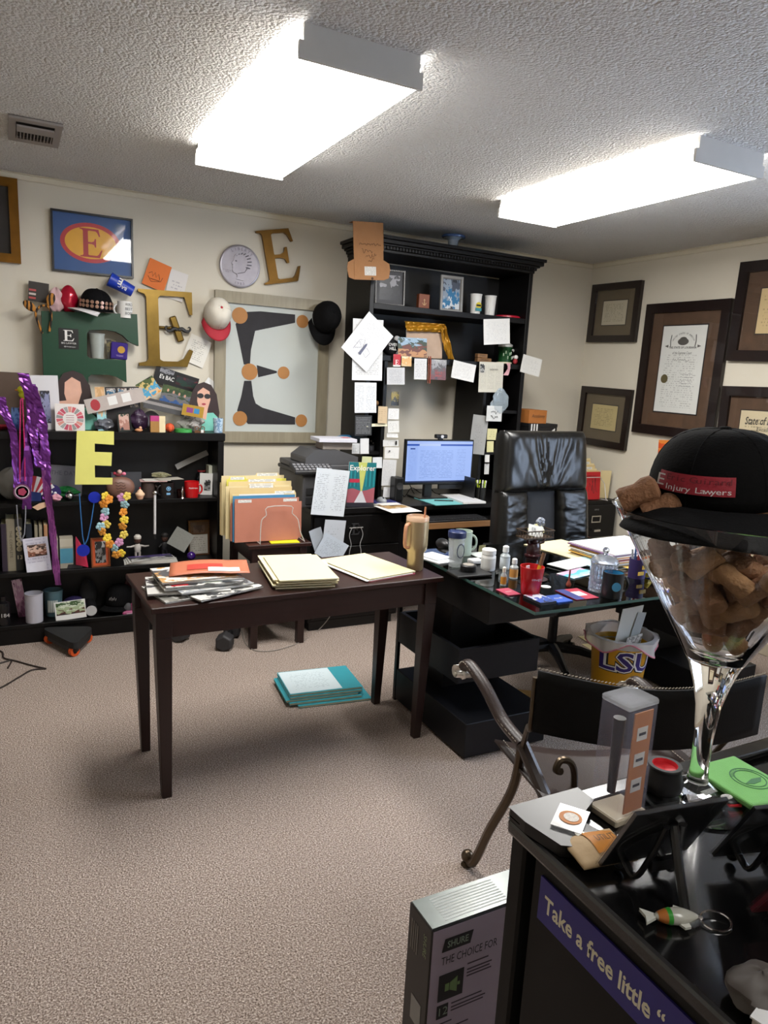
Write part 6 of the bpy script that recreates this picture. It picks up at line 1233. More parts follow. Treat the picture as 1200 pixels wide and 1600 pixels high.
for s in (-1, 1): MB().sphere((s*.028, 0, .142), (.011, .006, .011), 10, 8).build('ear', PLU, hd_, smooth=True); MB().sphere((s*.03, -.03, .055), (.013, .026, .013), 10, 8).build('arm', PLU, t, smooth=True); MB().sphere((s*.026, -.04, .014), (.015, .03, .014), 10, 8).build('leg', PLU, t, smooth=True); MB().sphere((s*.012, -.036, .122), .0035, 6, 5).build('eye', INK, hd_)
MB().sphere((0, -.048, .111), (.005, .003, .004), 6, 5).build('nose', INK, hd_)
# tangle of monitor cables
for i, (P, lb) in enumerate((([(2.28, 4.2, .003), (2.31, 4.21, .06), (2.36, 4.2, .12), (2.42, 4.19, .02), (2.47, 4.2, .003), (2.56, 4.17, .003)], 'black monitor cable looping up behind the screen'), ([(2.24, 4.17, .003), (2.29, 4.18, .09), (2.33, 4.16, .003), (2.42, 4.22, .05), (2.52, 4.23, .003), (2.66, 4.2, .003)], 'black cable coiled between desk speaker and monitor foot'), ([(2.52, 4.24, .003), (2.58, 4.25, .04), (2.63, 4.24, .003), (2.72, 4.22, .003)], 'black cable trailing from the monitor foot towards the file tray'))):
    o = Vector(P[0]); tag(MB().tube(arc([Vector(q)-o+Vector((0, 0, .0)) for q in P], 6), .003, 6).build('monitor_cable', BLK2, None, TM(o.x, o.y, ZC+.001), smooth=True), lb, 'cable')
# shoe boxes stacked right of the hutch
tag(MB().box(-.13, .13, -.14, .14, 0, .43).build('storage_box', mat('#141416', .6), None, TM(3.365, 4.2, ZC), bevel=.004), 'tall black storage box behind the office chair', 'box')
t = thing('shoe_box', 'black shoe box with white stripes beside the hutch', 'box', (3.375, 4.2, 1.2010)); MB().box(-.115, .14, -.13, .13, 0, .06).build('base', mat('#121214', .5), t); MB().box(-.118, .143, -.133, .133, .0605, .085).build('lid', mat('#121214', .5), t, bevel=.002)
for i in range(3): MB().prism([(-.09+i*.024, 0), (-.078+i*.024, 0), (-.078+i*.024, .08), (-.09+i*.024, .08)], 0, .0008, TM(-.01, -.1335, .002) @ FB).build('stripe', WHITE, t)
MB().prism([(0, 0), (.007, 0), (.012, .009), (.006, .012)], 0, .0006, TM(.09, -.1335, .03) @ FB).prism([(.009, 0), (.017, 0), (.021, .015), (.014, .018)], 0, .0006, TM(.09, -.1335, .03) @ FB).prism([(.019, 0), (.027, 0), (.030, .021), (.023, .024)], 0, .0006, TM(.09, -.1335, .03) @ FB).build('logo', WHITE, t)
t = thing('gift_box', 'small brown cardboard box reading Academy', 'box', (3.335, 4.19, 1.2862)); MB().box(-.075, .085, -.11, .11, 0, .095).build('box', mat('#a5652c', .7), t, bevel=.002); text(t, 'Academy', TM(.008, -.1105, .052) @ RM(PI/2, 0, 0), .034, INK, width=.12, shear=.2)
# ---- printer with papers
prn = thing('printer', 'dark grey office printer with sloping control panel on the credenza', 'printer', (1.69, 4.1, ZC)); PG = mat('#4a4a4d', .5, var=.06); PD = mat('#2a2a2c', .5)
MB().box(-.19, .185, -.20, .22, 0, .19).build('body', PG, prn, bevel=.008, seg=2)
MB().box(-.20, .19, -.215, .225, .191, .215).build('scanner_bed', PD, prn, bevel=.006)
MB().box(-.19, .185, -.16, .225, .2155, .25).build('scanner_lid', PG, prn, bevel=.008, seg=2)
MB().prism([(-.16, 0), (.18, 0), (.18, .045), (.05, .085), (-.10, .085), (-.16, .04)], -.10, .16, TM(0, 0, .2505) @ RM(PI/2, 0, 0) @ TM(0, 0, 0)).build('document_feeder', PG, prn, bevel=.006)
cpn = MB().box(-.20, .05, -.06, .06, -.012, .012, TM(-.05, -.175, .232) @ RM(.35, 0, 0)).build('control_panel', PD, prn, bevel=.005)
kk = MB()
for i in range(9):
    for j in range(3): kk.box(-.19+i*.026, -.173+i*.026, -.045+j*.03, -.028+j*.03, .0121, .016, TM(-.05, -.175, .232) @ RM(.35, 0, 0))
kk.build('buttons', mat('#8b8b8f', .5), cpn)
for z in (.02, .075): MB().box(-.17, .165, -.207, -.2005, z, z+.045).build('paper_tray', PD, prn, bevel=.003)
PY = 3.838
lst = note('phone_list', 'large white phone list taped over the printer front', 'paper', ((491, 731), (546, 735), (537, 808), (489, 803)), printed('#cdd3d9', '#7c828c', 26, .5, .12, .1, 2, 20, seed=30), Y=PY-.0)
exm = card('travel_magazine', 'travel magazine titled Explorer standing against the printer', 'magazine', ((546, 729), (589, 730), (581, 799), (539, 799)), 3.866, mat('#1f6f78', .35), thick=.004, zb=ZC)
w_, h_ = exm['_w'], exm['_h']
pr2 = exm
inset(exm, 0, 0, 0, 0, mat('#9c5560', .4), 'road_bank', z=.0043, poly=[(0, 0), (1, 0), (1, .45), (.7, .38), (.5, .36), (.2, .42), (0, .4)]); inset(exm, 0, 0, 0, 0, mat('#c4c6cc', .4), 'road', z=.0046, poly=[(.2, 0), (.8, 0), (.54, .36), (.48, .36)]); inset(exm, 0, 0, 0, 0, mat('#b9c06a', .4), 'light_beam', z=.0046, poly=[(.48, .36), (.54, .36), (.66, 1), (.34, 1)]); inset(exm, 0, 0, 1, .1, mat('#2b2a33', .4), 'footer', z=.0048)
for i in range(14):
    x = .02+.07*i
    if .36 < x < .64: continue
    inset(exm, x, .46, x+.025, .84, mat('#2f97a2' if i % 2 else '#175a66', .4), 'rain_streak', z=.0045)
text(exm, 'Explorer', TM(0, h_*.87, .0052), .045, WHITE, width=w_*.94, bold=.0006); inset(exm, .05, .55, .42, .63, mat('#b4324a', .4), 'coverline', z=.0049)
note('lower_page', 'pale grey page hanging below the credenza edge', 'paper', ((507, 812), (540, 813), (535, 862), (503, 860)), printed('#b7bcc4', '#8e939c', 12, .3, .2, .2, 1, 16, seed=31), Y=3.834)
note('tilted_page', 'tilted form sheet hanging in front of the pale grey page', 'paper', ((513, 832), (548, 856), (524, 880), (487, 864)), printed('#b9c2cd', '#7f8894', 16, .5, .12, .15, 1, 18, seed=32), Y=3.826)
note('folded_page', 'crumpled grey page at the corner of the credenza', 'paper', ((493, 830), (510, 815), (503, 872), (483, 872)), mat('#9ba1a9', .7), Y=3.845, curl=.012)
flat('wood_strip', 'narrow wooden strip under the phone list', 'trim strip', ((490, 805), (540, 806), (540, 810), (490, 809)), .772, wood('#6a3f20', '#8a5a30'), .004) if False else None
p = on_y(515, 720, 4.0); tag(MB().box(-.10, .09, -.07, .06, 0, .045).build('label_box', mat('#a59b93', .7), None, TM(p.x+.05, 4.05, ZC+.3365) @ RM(0, 0, -.05), bevel=.002), 'small beige carton on top of the printer', 'box')
np_ = MB().box(-.125, .115, -.10, .085, 0, .022).build('notepad', printed('#c8c8d2', '#a9a9b8', 14, .35, .1, .1, 1, 20), None, TM(p.x+.04, 4.04, ZC+.3825) @ RM(.0, .0, -.08), bevel=.002); tag(np_, 'thick white catalogue with a red target print on the printer', 'catalogue')
for r in (.03, .018): MB().lathe([(r, .0222), (r, .0228), (r-.007, .0228), (r-.007, .0222)], 24, TM(.075, 0, 0), cap=False).build('target_print', REDP, np_)
p = on_y(540, 695, 4.3); t = thing('blue_visor', 'blue and black plastic visor on the printer', 'visor', (p.x, 4.31, ZC+.3365)); MB().lathe([(.07, .03), (.06, .05), (.03, .06), (.001, .062)], 20, sy=.6).build('shade', mat('#3a7fae', .3), t, smooth=True); MB().lathe([(.074, 0), (.076, .03), (.07, .03), (.068, 0), (.074, 0)], 20, cap=False, sy=.6).build('band', PL, t, smooth=True)
# little letter hook with charger cords on the credenza drawer
q = on_y(556, 828, 3.853); t = thing('cord_hook', 'little dark letter E hook holding white charger cords', 'hook', TM(q.x, 3.8585, q.z-.03) @ FB); MB().prism([(x-.028, y) for x, y in serifE(.055, .07)], 0, .008).build('letter', mat('#3c3c3e', .4, .5), t); MB().cyl((-.045, .045, .011), (.045, .045, .011), .003, n=8).build('pin', STEEL, t)
for s in (-1, 1): MB().tube(arc([(s*.03, .045, .013), (s*.045, .0, .014), (s*.03, -.06, .012), (s*.04, -.12, .012), (s*.035, -.30, .012)], 5), .0022, 6).build('cord', mat('#9b9b9b', .5), t, smooth=True)
# ---- diplomas on the right wall
DKF = wood('#120a09', '#1f1210', .3, 2, 1, .2); XW = XR-.003
MATB = mat('#523c2b', .75, var=.35, scale=14); MATG = mat('#5f5442', .75, var=.15, scale=14)
GD = 'framed diplomas on the right wall'
def dip(name, label, cs, pm, fw, mw, mb_): return framed(name, label, 'diploma', cs, XW, DKF, mb_, pm, fw, mw, .03, plane='x', group=GD)
d1 = dip('diploma', 'small square-framed diploma nearest the ceiling corner', ((928, 446), (1007, 438), (996, 535), (922, 535)), printed('#b5ad98', '#6d675a', 16, .5, .1, .12, 1, 22, seed=40), .05, .078, MATG)
d4 = dip('diploma', 'small square-framed yellowish diploma above the filing cabinet', ((911.6, 604), (990.7, 608), (980, 706), (905, 690)), printed('#b8a878', '#6f6546', 15, .5, .12, .12, 1, 20, seed=41), .05, .08, MATG)
d2 = dip('diploma', 'tall dark-framed bar licence with gold seal', ((1014, 476), (1145, 467), (1120, 691), (992, 675)), None, .065, .10, MATB)
w_, h_ = d2['_w'], d2['_h']; PX0, PX1, PY0, PY1 = -w_/2+.165, w_/2-.165, .165, h_-.155; zz = .0125
MB().box(PX0-.008, PX1+.008, PY0-.008, PY1+.008, .0106, .0112).build('black_border', INK, d2)
MB().box(PX0, PX1, PY0, PY1, .0113, .012).build('print', printed('#d5d6d2', '#8d8d8c', 40, .45, .12, .06, 1, 30, seed=42), d2)
cxp = (PX0+PX1)/2
MB().box(PX0+.01, PX1-.01, PY1-.185, PY1-.01, .0121, .0123).build('heading_ground', mat('#d5d6d2', .7, var=.02), d2)
def arctext(parent, s, cx, cy, r, a0, da, size, m, z):
    for i, ch in enumerate(s):
        if ch == ' ': continue
        a = a0-da*i; text(parent, ch, TM(cx+r*math.cos(a), cy+r*math.sin(a), z) @ RM(0, 0, a-PI/2), size, m, name='arched_lettering')
LT = mat('#2c2b2c', .6)
arctext(d2, 'UNITED STATES OF AMERICA', cxp, PY1-.155, .105, PI/2+.98, .085, .016, LT, .0126)
text(d2, 'THE STATE OF LOUISIANA', TM(cxp, PY1-.145, .0126), .019, LT, width=.23, bold=.0004)
em_ = MB(); em_.prism(disc(.045, .024, 24, cxp, PY1-.105), .0124, .0127); em_.prism(disc(.03, .016, 20, cxp, PY1-.09), .0128, .0130)
for s in (-1, 1): em_.tube([(cxp+s*.10, PY1-.14, .0126), (cxp+s*.105, PY1-.10, .0126), (cxp+s*.10, PY1-.06, .0126)], .003, 5); em_.prism([(cxp+s*.12, PY1-.145), (cxp+s*.15, PY1-.135), (cxp+s*.12, PY1-.125)], .0124, .0127)
em_.build('engraved_emblem', mat('#55534f', .6), d2)
text(d2, 'of the Supreme Court', TM(cxp, PY0+.40, .0126), .026, LT, width=.16, shear=.25)
sg_ = MB(); scrawl(sg_, cxp-.07, PY0+.355, .14, 18, .010, .0126, .0011, 8)
for j in range(5): scrawl(sg_, cxp+.01, PY0+.26-j*.02, .10, 16, .005, .0126, .0008, 10+j)
sg_.build('signatures', LT, d2); MB().lathe([(.028, 0), (.03, .001), (.001, .0015)], 24, TM(PX0+.06, PY0+.225, .0122)).build('gold_seal', mat('#6b6244', .4, .3), d2)
d3 = dip('diploma', 'large dark-framed cream diploma high up beside the bar licence', ((1158, 415), (1310, 390), (1290, 572), (1142, 560)), printed('#c9b184', '#7a6a48', 14, .4, .1, .12, 1, 20, seed=43), .065, .10, MATB)
d5 = dip('diploma', 'state certificate with blackletter heading behind the black cap', ((1130, 606), (1290, 604), (1275, 800), (1116, 766)), printed('#c9bb9b', '#7a705a', 18, .5, .1, .1, 1, 24, seed=44), .06, .085, MATB)
w_, h_ = d5['_w'], d5['_h']; text(d5, 'State of Louisiana', TM(.0, h_-.205, .0135) @ RM(0, 0, .03), .066, LT, width=w_-.36, shear=.2, bold=.0008); text(d5, 'Excellence', TM(0, h_-.255, .0135), .035, LT, width=.14, shear=.2)
# poster with orange sky behind the cap
po = card('sunset_poster', 'small orange and blue poster below the bar licence', 'poster', ((1030, 687), (1075, 689), (1070, 720), (1027, 717)), XW, photo(['#1d4a66', '#8a2c22', '#d8572a', '#e88a3c', '#7a2a24'], 6, 4), thick=.001, plane='x')
tag(MB().add([(0, 0, 0), (.0, -.22, .02), (.0, -.22, .17), (0, -.06, .07)], [(0, 1, 2, 3)]).build('pennant', WHITE, None, TM(XW-.02, 3.60, 1.10), solid=.002), 'white and blue pennant below the sunset poster', 'pennant')
# ---- rack of folders on the filing cabinet
rk = thing('wire_file_rack', 'white wire file rack on the filing cabinet', 'file rack', (3.76, 4.0, .7405))
WW = mat('#cfcfcf', .4, .4)
for y in (-.06, .10): MB().tube([(-.15, y-.05, .002), (-.15, y-.03, .01), (-.15, y, .12), (-.10, y, .17), (.10, y, .17), (.15, y, .12), (.15, y-.03, .01), (.15, y-.05, .002)], .0028, 6).build('wire_hoop', WW, rk, smooth=True)
MB().tube([(-.15, -.11, .002), (-.15, .1, .002)], .0028, 6).tube([(.15, -.11, .002), (.15, .1, .002)], .0028, 6).build('base_wire', WW, rk)
def folder(name, label, M, w_, h, m, tab=None, tabm=None, group=None, lab=None):
    mb = MB(); tx0, tx1 = tab or (0, 0)
    P = [(-w_/2, 0), (w_/2, 0), (w_/2, h), ((tx1-.5)*w_+.006, h), ((tx1-.5)*w_, h+.014), ((tx0-.5)*w_, h+.014), ((tx0-.5)*w_-.006, h), (-w_/2, h)] if tab else [(-w_/2, 0), (w_/2, 0), (w_/2, h), (-w_/2, h)]
    mb.prism(P, 0, .0015).box(-w_/2+.004, w_/2-.004, .002, h-.012, -.004, -.0005, mi=1).prism([(x, y-.012 if y > 0 else 0) for x, y in P if True][:2]+[(w_/2, h-.014), (-w_/2, h-.014)], -.006, -.0045)
    o = mb.build(name, [m, WHITE]); o.matrix_world = M; tag(o, label, 'folder', group)
    if tab: o2 = MB().box((tx0-.5)*w_+.004, (tx1-.5)*w_-.004, h-.004, h+.012, .0016, .0019).build('tab_label', lab or printed('#dcdcd8', '#55555a', 3, .7, .05, .1, 1, 10), o)
    return o
MAN = mat('#d3bd8c', .7, var=.04); MANs = [mat('#d8c490', .7, var=.04), mat('#cfb884', .7, var=.04), mat('#dccb9c', .7, var=.04)]
GF = 'manila folders in the rack on the filing cabinet'
LBF = 'manila folder with lettered tab filed behind the red folder'
for i in range(9):
    folder('manila_folder', LBF, TM(3.745+.012*math.sin(i*1.7), 3.965+i*.014, .7445) @ FB @ RM(-.12, 0, 0), .30, .20+i*.011, MANs[i % 3], ((.1+.25*(i % 3), .35+.25*(i % 3))), group=GF)
rf = folder('red_folder', 'red folder with black scribbled drawing in the wire rack', TM(3.745, 3.945, .7445) @ FB @ RM(-.10, 0, 0), .27, .205, mat('#b3121c', .5))
sd = MB()
for i, (x, n_) in enumerate(((-.06, 5), (.02, 6), (.055, 5))): scrawl(sd, x, .10, .05, n_, .06, .0022, .0014, 20+i)
scrawl(sd, -.09, .175, .18, 6, .006, .0022, .0014, 29); sd.build('scribble', INK, rf)
folder('white_folder', 'white folder beside the red folder in the wire rack', TM(3.66, 3.952, .7445) @ FB @ RM(-.10, 0, .02), .19, .2, WHITE)
tag(MB().box(-.05, .05, -.004, .004, 0, .21).build('leaning_folder', MANs[2], None, TM(3.965, 4.0, .7415) @ RM(0, .04, 0)), 'manila folder leaning alone at the end of the wire rack', 'folder')
# ---- folder rack on the nightstand
rk2 = thing('wire_file_rack', 'silver wire file rack on the nightstand', 'file rack', (1.31, 3.9, .6075))
WS = mat('#d3cfc8', .3, .35)
MB().tube(arc([(-.112, -.165, .0), (-.108, -.155, .08), (-.10, -.15, .135), (-.075, -.15, .16), (-.07, -.15, .205), (.07, -.15, .205), (.075, -.15, .165), (.11, -.15, .13), (.125, -.155, .06), (.15, -.165, .0)], 3), .0028, 6).build('wire_hoop', WS, rk2, smooth=True)
MB().tube([(-.112, -.165, .003), (-.112, .2, .003)], .0028, 6).tube([(.15, -.165, .003), (.15, .2, .003)], .0028, 6).build('base_wire', WS, rk2)
for y in (.0, .15): MB().tube([(-.112, y, .003), (-.10, y, .14), (.13, y, .14), (.15, y, .003)], .0028, 6).build('wire_hoop', WS, rk2, smooth=True)
SAL = mat('#b0705a', .7, var=.06); BLF = mat('#3f7ea6', .6)
R0, wd, hh = rect('y', 3.775, (370, 760), (469, 760), (467, 827), (366, 827)); fx = R0[0][3]; fz = .613
spec = [(0, SAL, hh, wd, None, 'front salmon-coloured folder in the nightstand rack'), (.016, BLF, hh+.014, wd*.97, None, 'blue folder just behind the front salmon folder'), (.03, WHITE, hh+.02, wd*.7, None, 'white divider sheet behind the blue folder'), (.05, MANs[0], hh+.018, wd*1.0, (.65, .98), None), (.075, MANs[1], hh+.05, wd*.98, (.3, .7), None), (.10, MANs[2], hh+.055, wd*1.0, (.35, .75), None), (.13, MANs[0], hh+.075, wd*1.0, (.3, .75), None), (.16, mat('#d6cf5a', .7), hh+.085, wd*.95, (.05, .3), 'yellow folder near the back of the nightstand rack'), (.19, MANs[2], hh+.10, wd*1.0, (.55, .9), None), (.04, SAL, hh-.03, wd*1.12, None, 'wide salmon-coloured accordion folder behind the front one'), (.21, MANs[1], hh+.06, wd*1.08, (.1, .4), None)]
for i, (dy, m_, h_, w_, tab, lb) in enumerate(spec):
    fo_ = folder('file_folder', lb or 'manila folder with a handwritten tab in the nightstand rack', TM(fx-.012*(i % 3)+(.01 if i == 9 else 0), 3.782+dy, fz) @ FB @ RM(-.04, 0, 0), w_, h_, m_, tab, group=None if lb else 'manila folders in the nightstand rack')
FF = bpy.data.objects['file_folder']
fl0 = on_y(385, 763, 3.77); 
for u, w_ in ((384, .075), (455, .08)):
    q = on_y(u, 764, 3.777); o = MB().box(-w_/2, w_/2, -.008, .008, .0016, .0022).build('tab_label', printed('#d8d6d0', '#55524e', 3, .8, .03, .05, 1, 9), FF); o.matrix_local = TM(q.x-FF.matrix_world.translation.x, hh-.014, 0)
flat('yellow_sticky', 'bright yellow sticky pad on the nightstand', 'sticky note', ((417, 841), (462, 840), (466, 848), (422, 850)), .6075, mat('#d8d01c', .6), .003)
# ================================================================== on the console table
ZTB = .7408
c0 = on_z(318, 914, .75)
mags = [('#77756f', 'bottom grey newsprint magazine of the table pile', .22, .30, .22, -.045, -.02), ('#3a3b3d', 'dark glossy magazine near the bottom of the table pile', .40, .28, .21, .035, -.045), ('#c9c8c4', 'white catalogue low in the table pile', -.12, .29, .22, -.06, .0), ('#8f9296', 'grey catalogue in the middle of the table pile', .18, .28, .21, .01, -.012), ('#d5d4d0', 'white magazine with a red and black spine in the table pile', .04, .29, .21, -.02, .01), ('#2b2c2e', 'black magazine with red masthead in the table pile', .0, .28, .20, -.015, -.004), ('#9fb3c9', 'pale blue leaflet under the orange circular', -.05, .27, .19, .0, .015), ('#b88a4e', 'yellow-orange envelope under the orange circular', .05, .28, .20, -.03, .02), ('#b5684a', 'orange advertising circular on top of the table pile', -.22, .29, .19, .03, .035)]
z = ZTB
for i, (c, lb, rot, w_, d, dx, dy) in enumerate(mags):
    th = .0065 if i < 8 else .002
    M = TM(c0.x+dx, c0.y+dy, z) @ RM(0, 0, rot)
    if i < 8:
        mb = MB().box(-w_/2, w_/2, -d/2, d/2, 0, th*.25, mi=0).box(-w_/2+.001, w_/2-.002, -d/2+.002, d/2-.002, th*.25, th*.75, mi=1).box(-w_/2, w_/2, -d/2, d/2, th*.75, th, mi=0)
        o = mb.build('magazine', [photo([c, '#c9c7c2', c, '#4a4a4e', '#d8d6d2', c], i*3, 7, .35), mat('#b9b7b2', .7)], None, M)
    else:
        mb = MB(); mb.grid(12, 6, lambda u, v: ((u-.5)*w_, (v-.5)*d, .003+.018*max(0, u-.75)*2+.02*math.sin(PI*u)*.6)); o = mb.build('magazine', mat(c, .5, var=.08), None, M, smooth=True, solid=.0015)
    tag(o, lb, 'magazine', 'magazine pile on the console table')
    if i == 5: MB().box(-.12, -.06, -d/2+.01, -d/2+.035, th, th+.0004).build('masthead', REDP, o); text(o, 'Garden', TM(.03, -d/2+.022, th+.0005), .02, mat('#8a9a6a', .5))
    if i == 8: 
        pr3 = MB(); pr3.grid(6, 3, lambda u, v: ((u*.45-.28)*w_, (v*.4-.25)*d, .0055+.018*max(0, (u*.45+.22)-.75)*2+.02*math.sin(PI*(u*.45+.22))*.6)); pr3.build('red_print', mat('#b5382c', .5), o, smooth=True)
        pr4 = MB(); pr4.grid(6, 3, lambda u, v: ((u*.4-.02)*w_, (v*.3-.42)*d, .0060+.018*max(0, (u*.4+.48)-.75)*2+.02*math.sin(PI*(u*.4+.48))*.6)); pr4.build('white_print', mat('#d9d2c8', .5), o, smooth=True)
    z += th+.0006
MANI = [mat('#d3c9a2', .65, var=.03), mat('#cdc093', .65, var=.03), mat('#d8d0ad', .65, var=.03)]
def flat_folder(label, cs, z, m, th=.005, group=None, tab=None, name='file_folder'):
    M, wd, ht = rect('z', z, *cs); mb = MB().box(-wd/2, wd/2, -ht/2, ht/2, 0, .0008).box(-wd/2+.003, wd/2-.004, -ht/2+.002, ht/2-.003, .0009, th-.0009, mi=1).box(-wd/2, wd/2, -ht/2, ht/2, th-.0008, th)
    o = mb.build(name, [m, mat('#cfc6a8', .7, var=.1)]); o.matrix_world = M; tag(o, label, 'folder', group); o['_w'] = wd; o['_h'] = ht
    if tab is not None: t_ = MB().box(wd/2, wd/2+.015, (tab-.5)*ht, (tab-.5)*ht+.07, .0, .001).box(wd/2-.004, wd/2+.014, (tab-.5)*ht+.004, (tab-.5)*ht+.066, .0011, .0014, mi=1).build('tab', [m, printed('#dcdcd8', '#77777a', 3, .7, .05, .1, 1, 10)], o)
    return o
z = ZTB; base = [(398.5, 869), (483, 868), (533, 903), (441, 909)]
for i in range(7):
    k = i/6; dx = 5*math.sin(i*2.3); dy = (1-k)*11+1.5*math.cos(i*3.1)
    cs = [(a+dx, b+dy) for a, b in base]
    flat_folder(['bottom', 'second', 'third', 'fourth', 'fifth', 'sixth', 'topmost'][i]+' manila folder up in the thick pile on the console table', cs, z, MANI[i % 3], .0055, 'thick manila pile on the console table', tab=[None, .1, None, .3, .05, .1, .6][i]); z += .0061
b2 = [(506, 875), (574, 865), (645, 895), (570, 908)]
flat_folder('pink folder under the thin manila folder on the table', [(a, b+3) for a, b in b2], ZTB, mat('#c0506a', .6), .004)
flat('loose_page', 'white page poking out beside the pink folder', 'paper', [(a-4, b+2) for a, b in b2], ZTB+.0045, PAPER, .002)
flat_folder('thin manila folder lying on the pink folder', b2, ZTB+.0072, MANI[0], .005)
# gold tumbler
q = on_z(648, 889, ZTB); t = thing('gold_tumbler', 'brushed gold travel tumbler with handle and straw on the console table', 'tumbler', (q.x, q.y, ZTB)); GT = mat('#b8a480', .34, .6, var=.06, scale=4)
MB().lathe([(.034, 0), (.036, .004), (.036, .075), (.046, .09), (.049, .11), (.049, .215), (.046, .215), (.001, .214)], 36).build('body', GT, t, smooth=True)
MB().lathe([(.0495, .216), (.0495, .232), (.046, .236), (.044, .226), (.001, .224)], 36).build('lid', clear('#d8b89c', .55, .1), t, smooth=True)
MB().tube(arc([(-.045, -.01, .205), (-.066, -.02, .198), (-.070, -.022, .15), (-.066, -.02, .11), (-.046, -.012, .10)], 5), .009, 8, flat=.7).build('handle', mat('#c08a68', .5), t, smooth=True)
MB().cyl((.02, -.01, .10), (.028, -.012, .275), .004, n=10).build('straw', mat('#b57a58', .4), t, smooth=True)
# ================================================================== on the glass desk
ZD = .7508
def D(px_, py_): v = on_z(px_, py_, ZD); return (v.x, v.y, ZD)
CLG = glass('#f4faf8', .0, 1.45); PLC = clear('#dfe6ea', .25, .06)
t = thing('lidded_tumbler', 'clear insulated tumbler with navy lid on the glass desk', 'tumbler', D(711, 884))
MB().lathe([(.029, 0), (.030, .01), (.038, .135), (.0355, .135), (.028, .014), (.001, .012)], 30).build('body', PLC, t, smooth=True); MB().lathe([(.027, .016), (.0345, .13), (.001, .13)], 30).build('inner_wall', clear('#cfd8de', .2, .05), t, smooth=True)
MB().lathe([(.0395, .13), (.0405, .136), (.0405, .155), (.037, .158), (.034, .152), (.001, .152)], 30).build('lid', mat('#1f2c56', .35), t, smooth=True)
MB().tube([(-.0+.018*math.cos(a), -.036, .075+.03*math.sin(a)) for a in [2*PI*i/20 for i in range(20)]], .002, 5, closed=True).build('emblem', mat('#1f2440', .5), t)
mug('pale_mug', 'tall pale green ceramic mug behind the navy-lid tumbler', TM(*D(722, 866)), .042, .115, mat('#a7b6a8', .4), None, -.3, hr=.035)
tag(MB().box(-.045, .045, -.045, .045, 0, .006).build('mug_coaster', mat('#b9c0bb', .5), None, TM(*D(752, 868)), bevel=.002), 'pale square coaster beside the tall mug', 'coaster')
t = thing('slim_case', 'flat black laptop-style case lying on the glass desk edge', 'case', TM(*D(733, 898)) @ RM(0, 0, -.05)); MB().box(-.085, .085, -.05, .05, 0, .012).build('case', PL, t, bevel=.003)
t = thing('round_tin', 'round black tin on the flat black case', 'tin', tuple(Vector(D(731, 896))+Vector((0, 0, .0125)))); MB().lathe([(.033, 0), (.034, .003), (.034, .024), (.031, .027), (.001, .027)], 30).build('tin', PL, t, smooth=True); MB().lathe([(.024, .0272), (.024, .0278), (.001, .0278)], 30).build('lid_print', mat('#8c857c', .5, var=.4, scale=200), t)
tag(MB().box(-.03, .03, -.022, .022, 0, .02).build('white_tub', WHITE, None, TM(*D(742, 880)), bevel=.006, seg=2), 'small low white carton by the black tin', 'carton')
t = thing('pill_bottle', 'white pill bottle with ribbed cap on the glass desk', 'bottle', D(762, 890)); MB().lathe([(.030, 0), (.032, .004), (.032, .062), (.026, .07), (.001, .07)], 28).build('body', mat('#d6d6d2', .4), t, smooth=True); MB().lathe([(.0305, .0705), (.031, .09), (.028, .093), (.001, .093)], 28).build('cap', mat('#e0e0dd', .5), t, smooth=True)
MB().lathe([(.0323, .015), (.0323, .055)], 28, cap=False).build('label', printed('#cfcfcb', '#7a7a7e', 10, .4, .02, .3, 4, 30), t, smooth=True)
for (px_, py_, r, h, c, cap_c, lb, nm) in ((788, 888, .022, .075, '#cdd4d6', '#dfe0de', 'clear sanitiser bottle with white cap on the glass desk', 'sanitiser_bottle'), (802, 903, .018, .062, '#c98f4a', '#e2e2df', 'small nozzle bottle with an amber label', 'nozzle_bottle'), (786, 914, .012, .055, '#c78a32', '#d9d4c4', 'tiny amber vial near the glass edge', 'amber_vial')):
    t = thing(nm, lb, 'bottle', D(px_, py_)); MB().lathe([(r, 0), (r, h*.78), (r*.55, h*.92), (r*.55, h), (.001, h)], 22).build('body', clear('#dfe6e6', .45, .08), t, smooth=True)
    MB().lathe([(r*1.01, h*.1), (r*1.01, h*.66)], 22, cap=False).build('label', mat(c, .5), t, smooth=True)
    MB().lathe([(r*.62, h+.0005), (r*.6, h*1.32), (r*.3, h*1.38), (.001, h*1.38)], 18).build('cap', mat(cap_c, .4), t, smooth=True)
t = thing('red_cup', 'red plastic cup holding a cigar on the glass desk', 'cup', D(828, 928)); RP = mat('#b3131b', .3, coat=.3)
MB().lathe([(.034, 0), (.036, .004), (.047, .112), (.044, .112), (.033, .006), (.001, .006)], 32).build('body', RP, t, smooth=True)
text(t, 'codigo', TM(.0425*math.cos(-1.75), .0425*math.sin(-1.75), .07) @ RM(PI/2, 0, -1.75+PI/2), .016, WHITE)
t2 = thing('cigar', 'brown cigar with a gold band standing in the red cup', 'cigar', tuple(Vector(D(828, 928))+Vector((.012, 0, .008)))); MB().cyl((0, 0, 0), (.05, .012, .15), .009, .008, 12).build('roll', mat('#5e3f22', .7, var=.3), t2, smooth=True); MB().cyl((.0275, .0066, .0825), (.0335, .008, .1005), .0096, .0096, 12).build('band', mat('#c9a227', .3, .4), t2, smooth=True)
tag(MB().box(-.008, .008, -.001, .001, 0, .11).build('paper_tag', PAPER, None, TM(*(Vector(D(828, 928))+Vector((-.018, -.005, .008)))) @ RM(0, -.08, 0)), 'white paper slip standing in the red cup', 'slip')
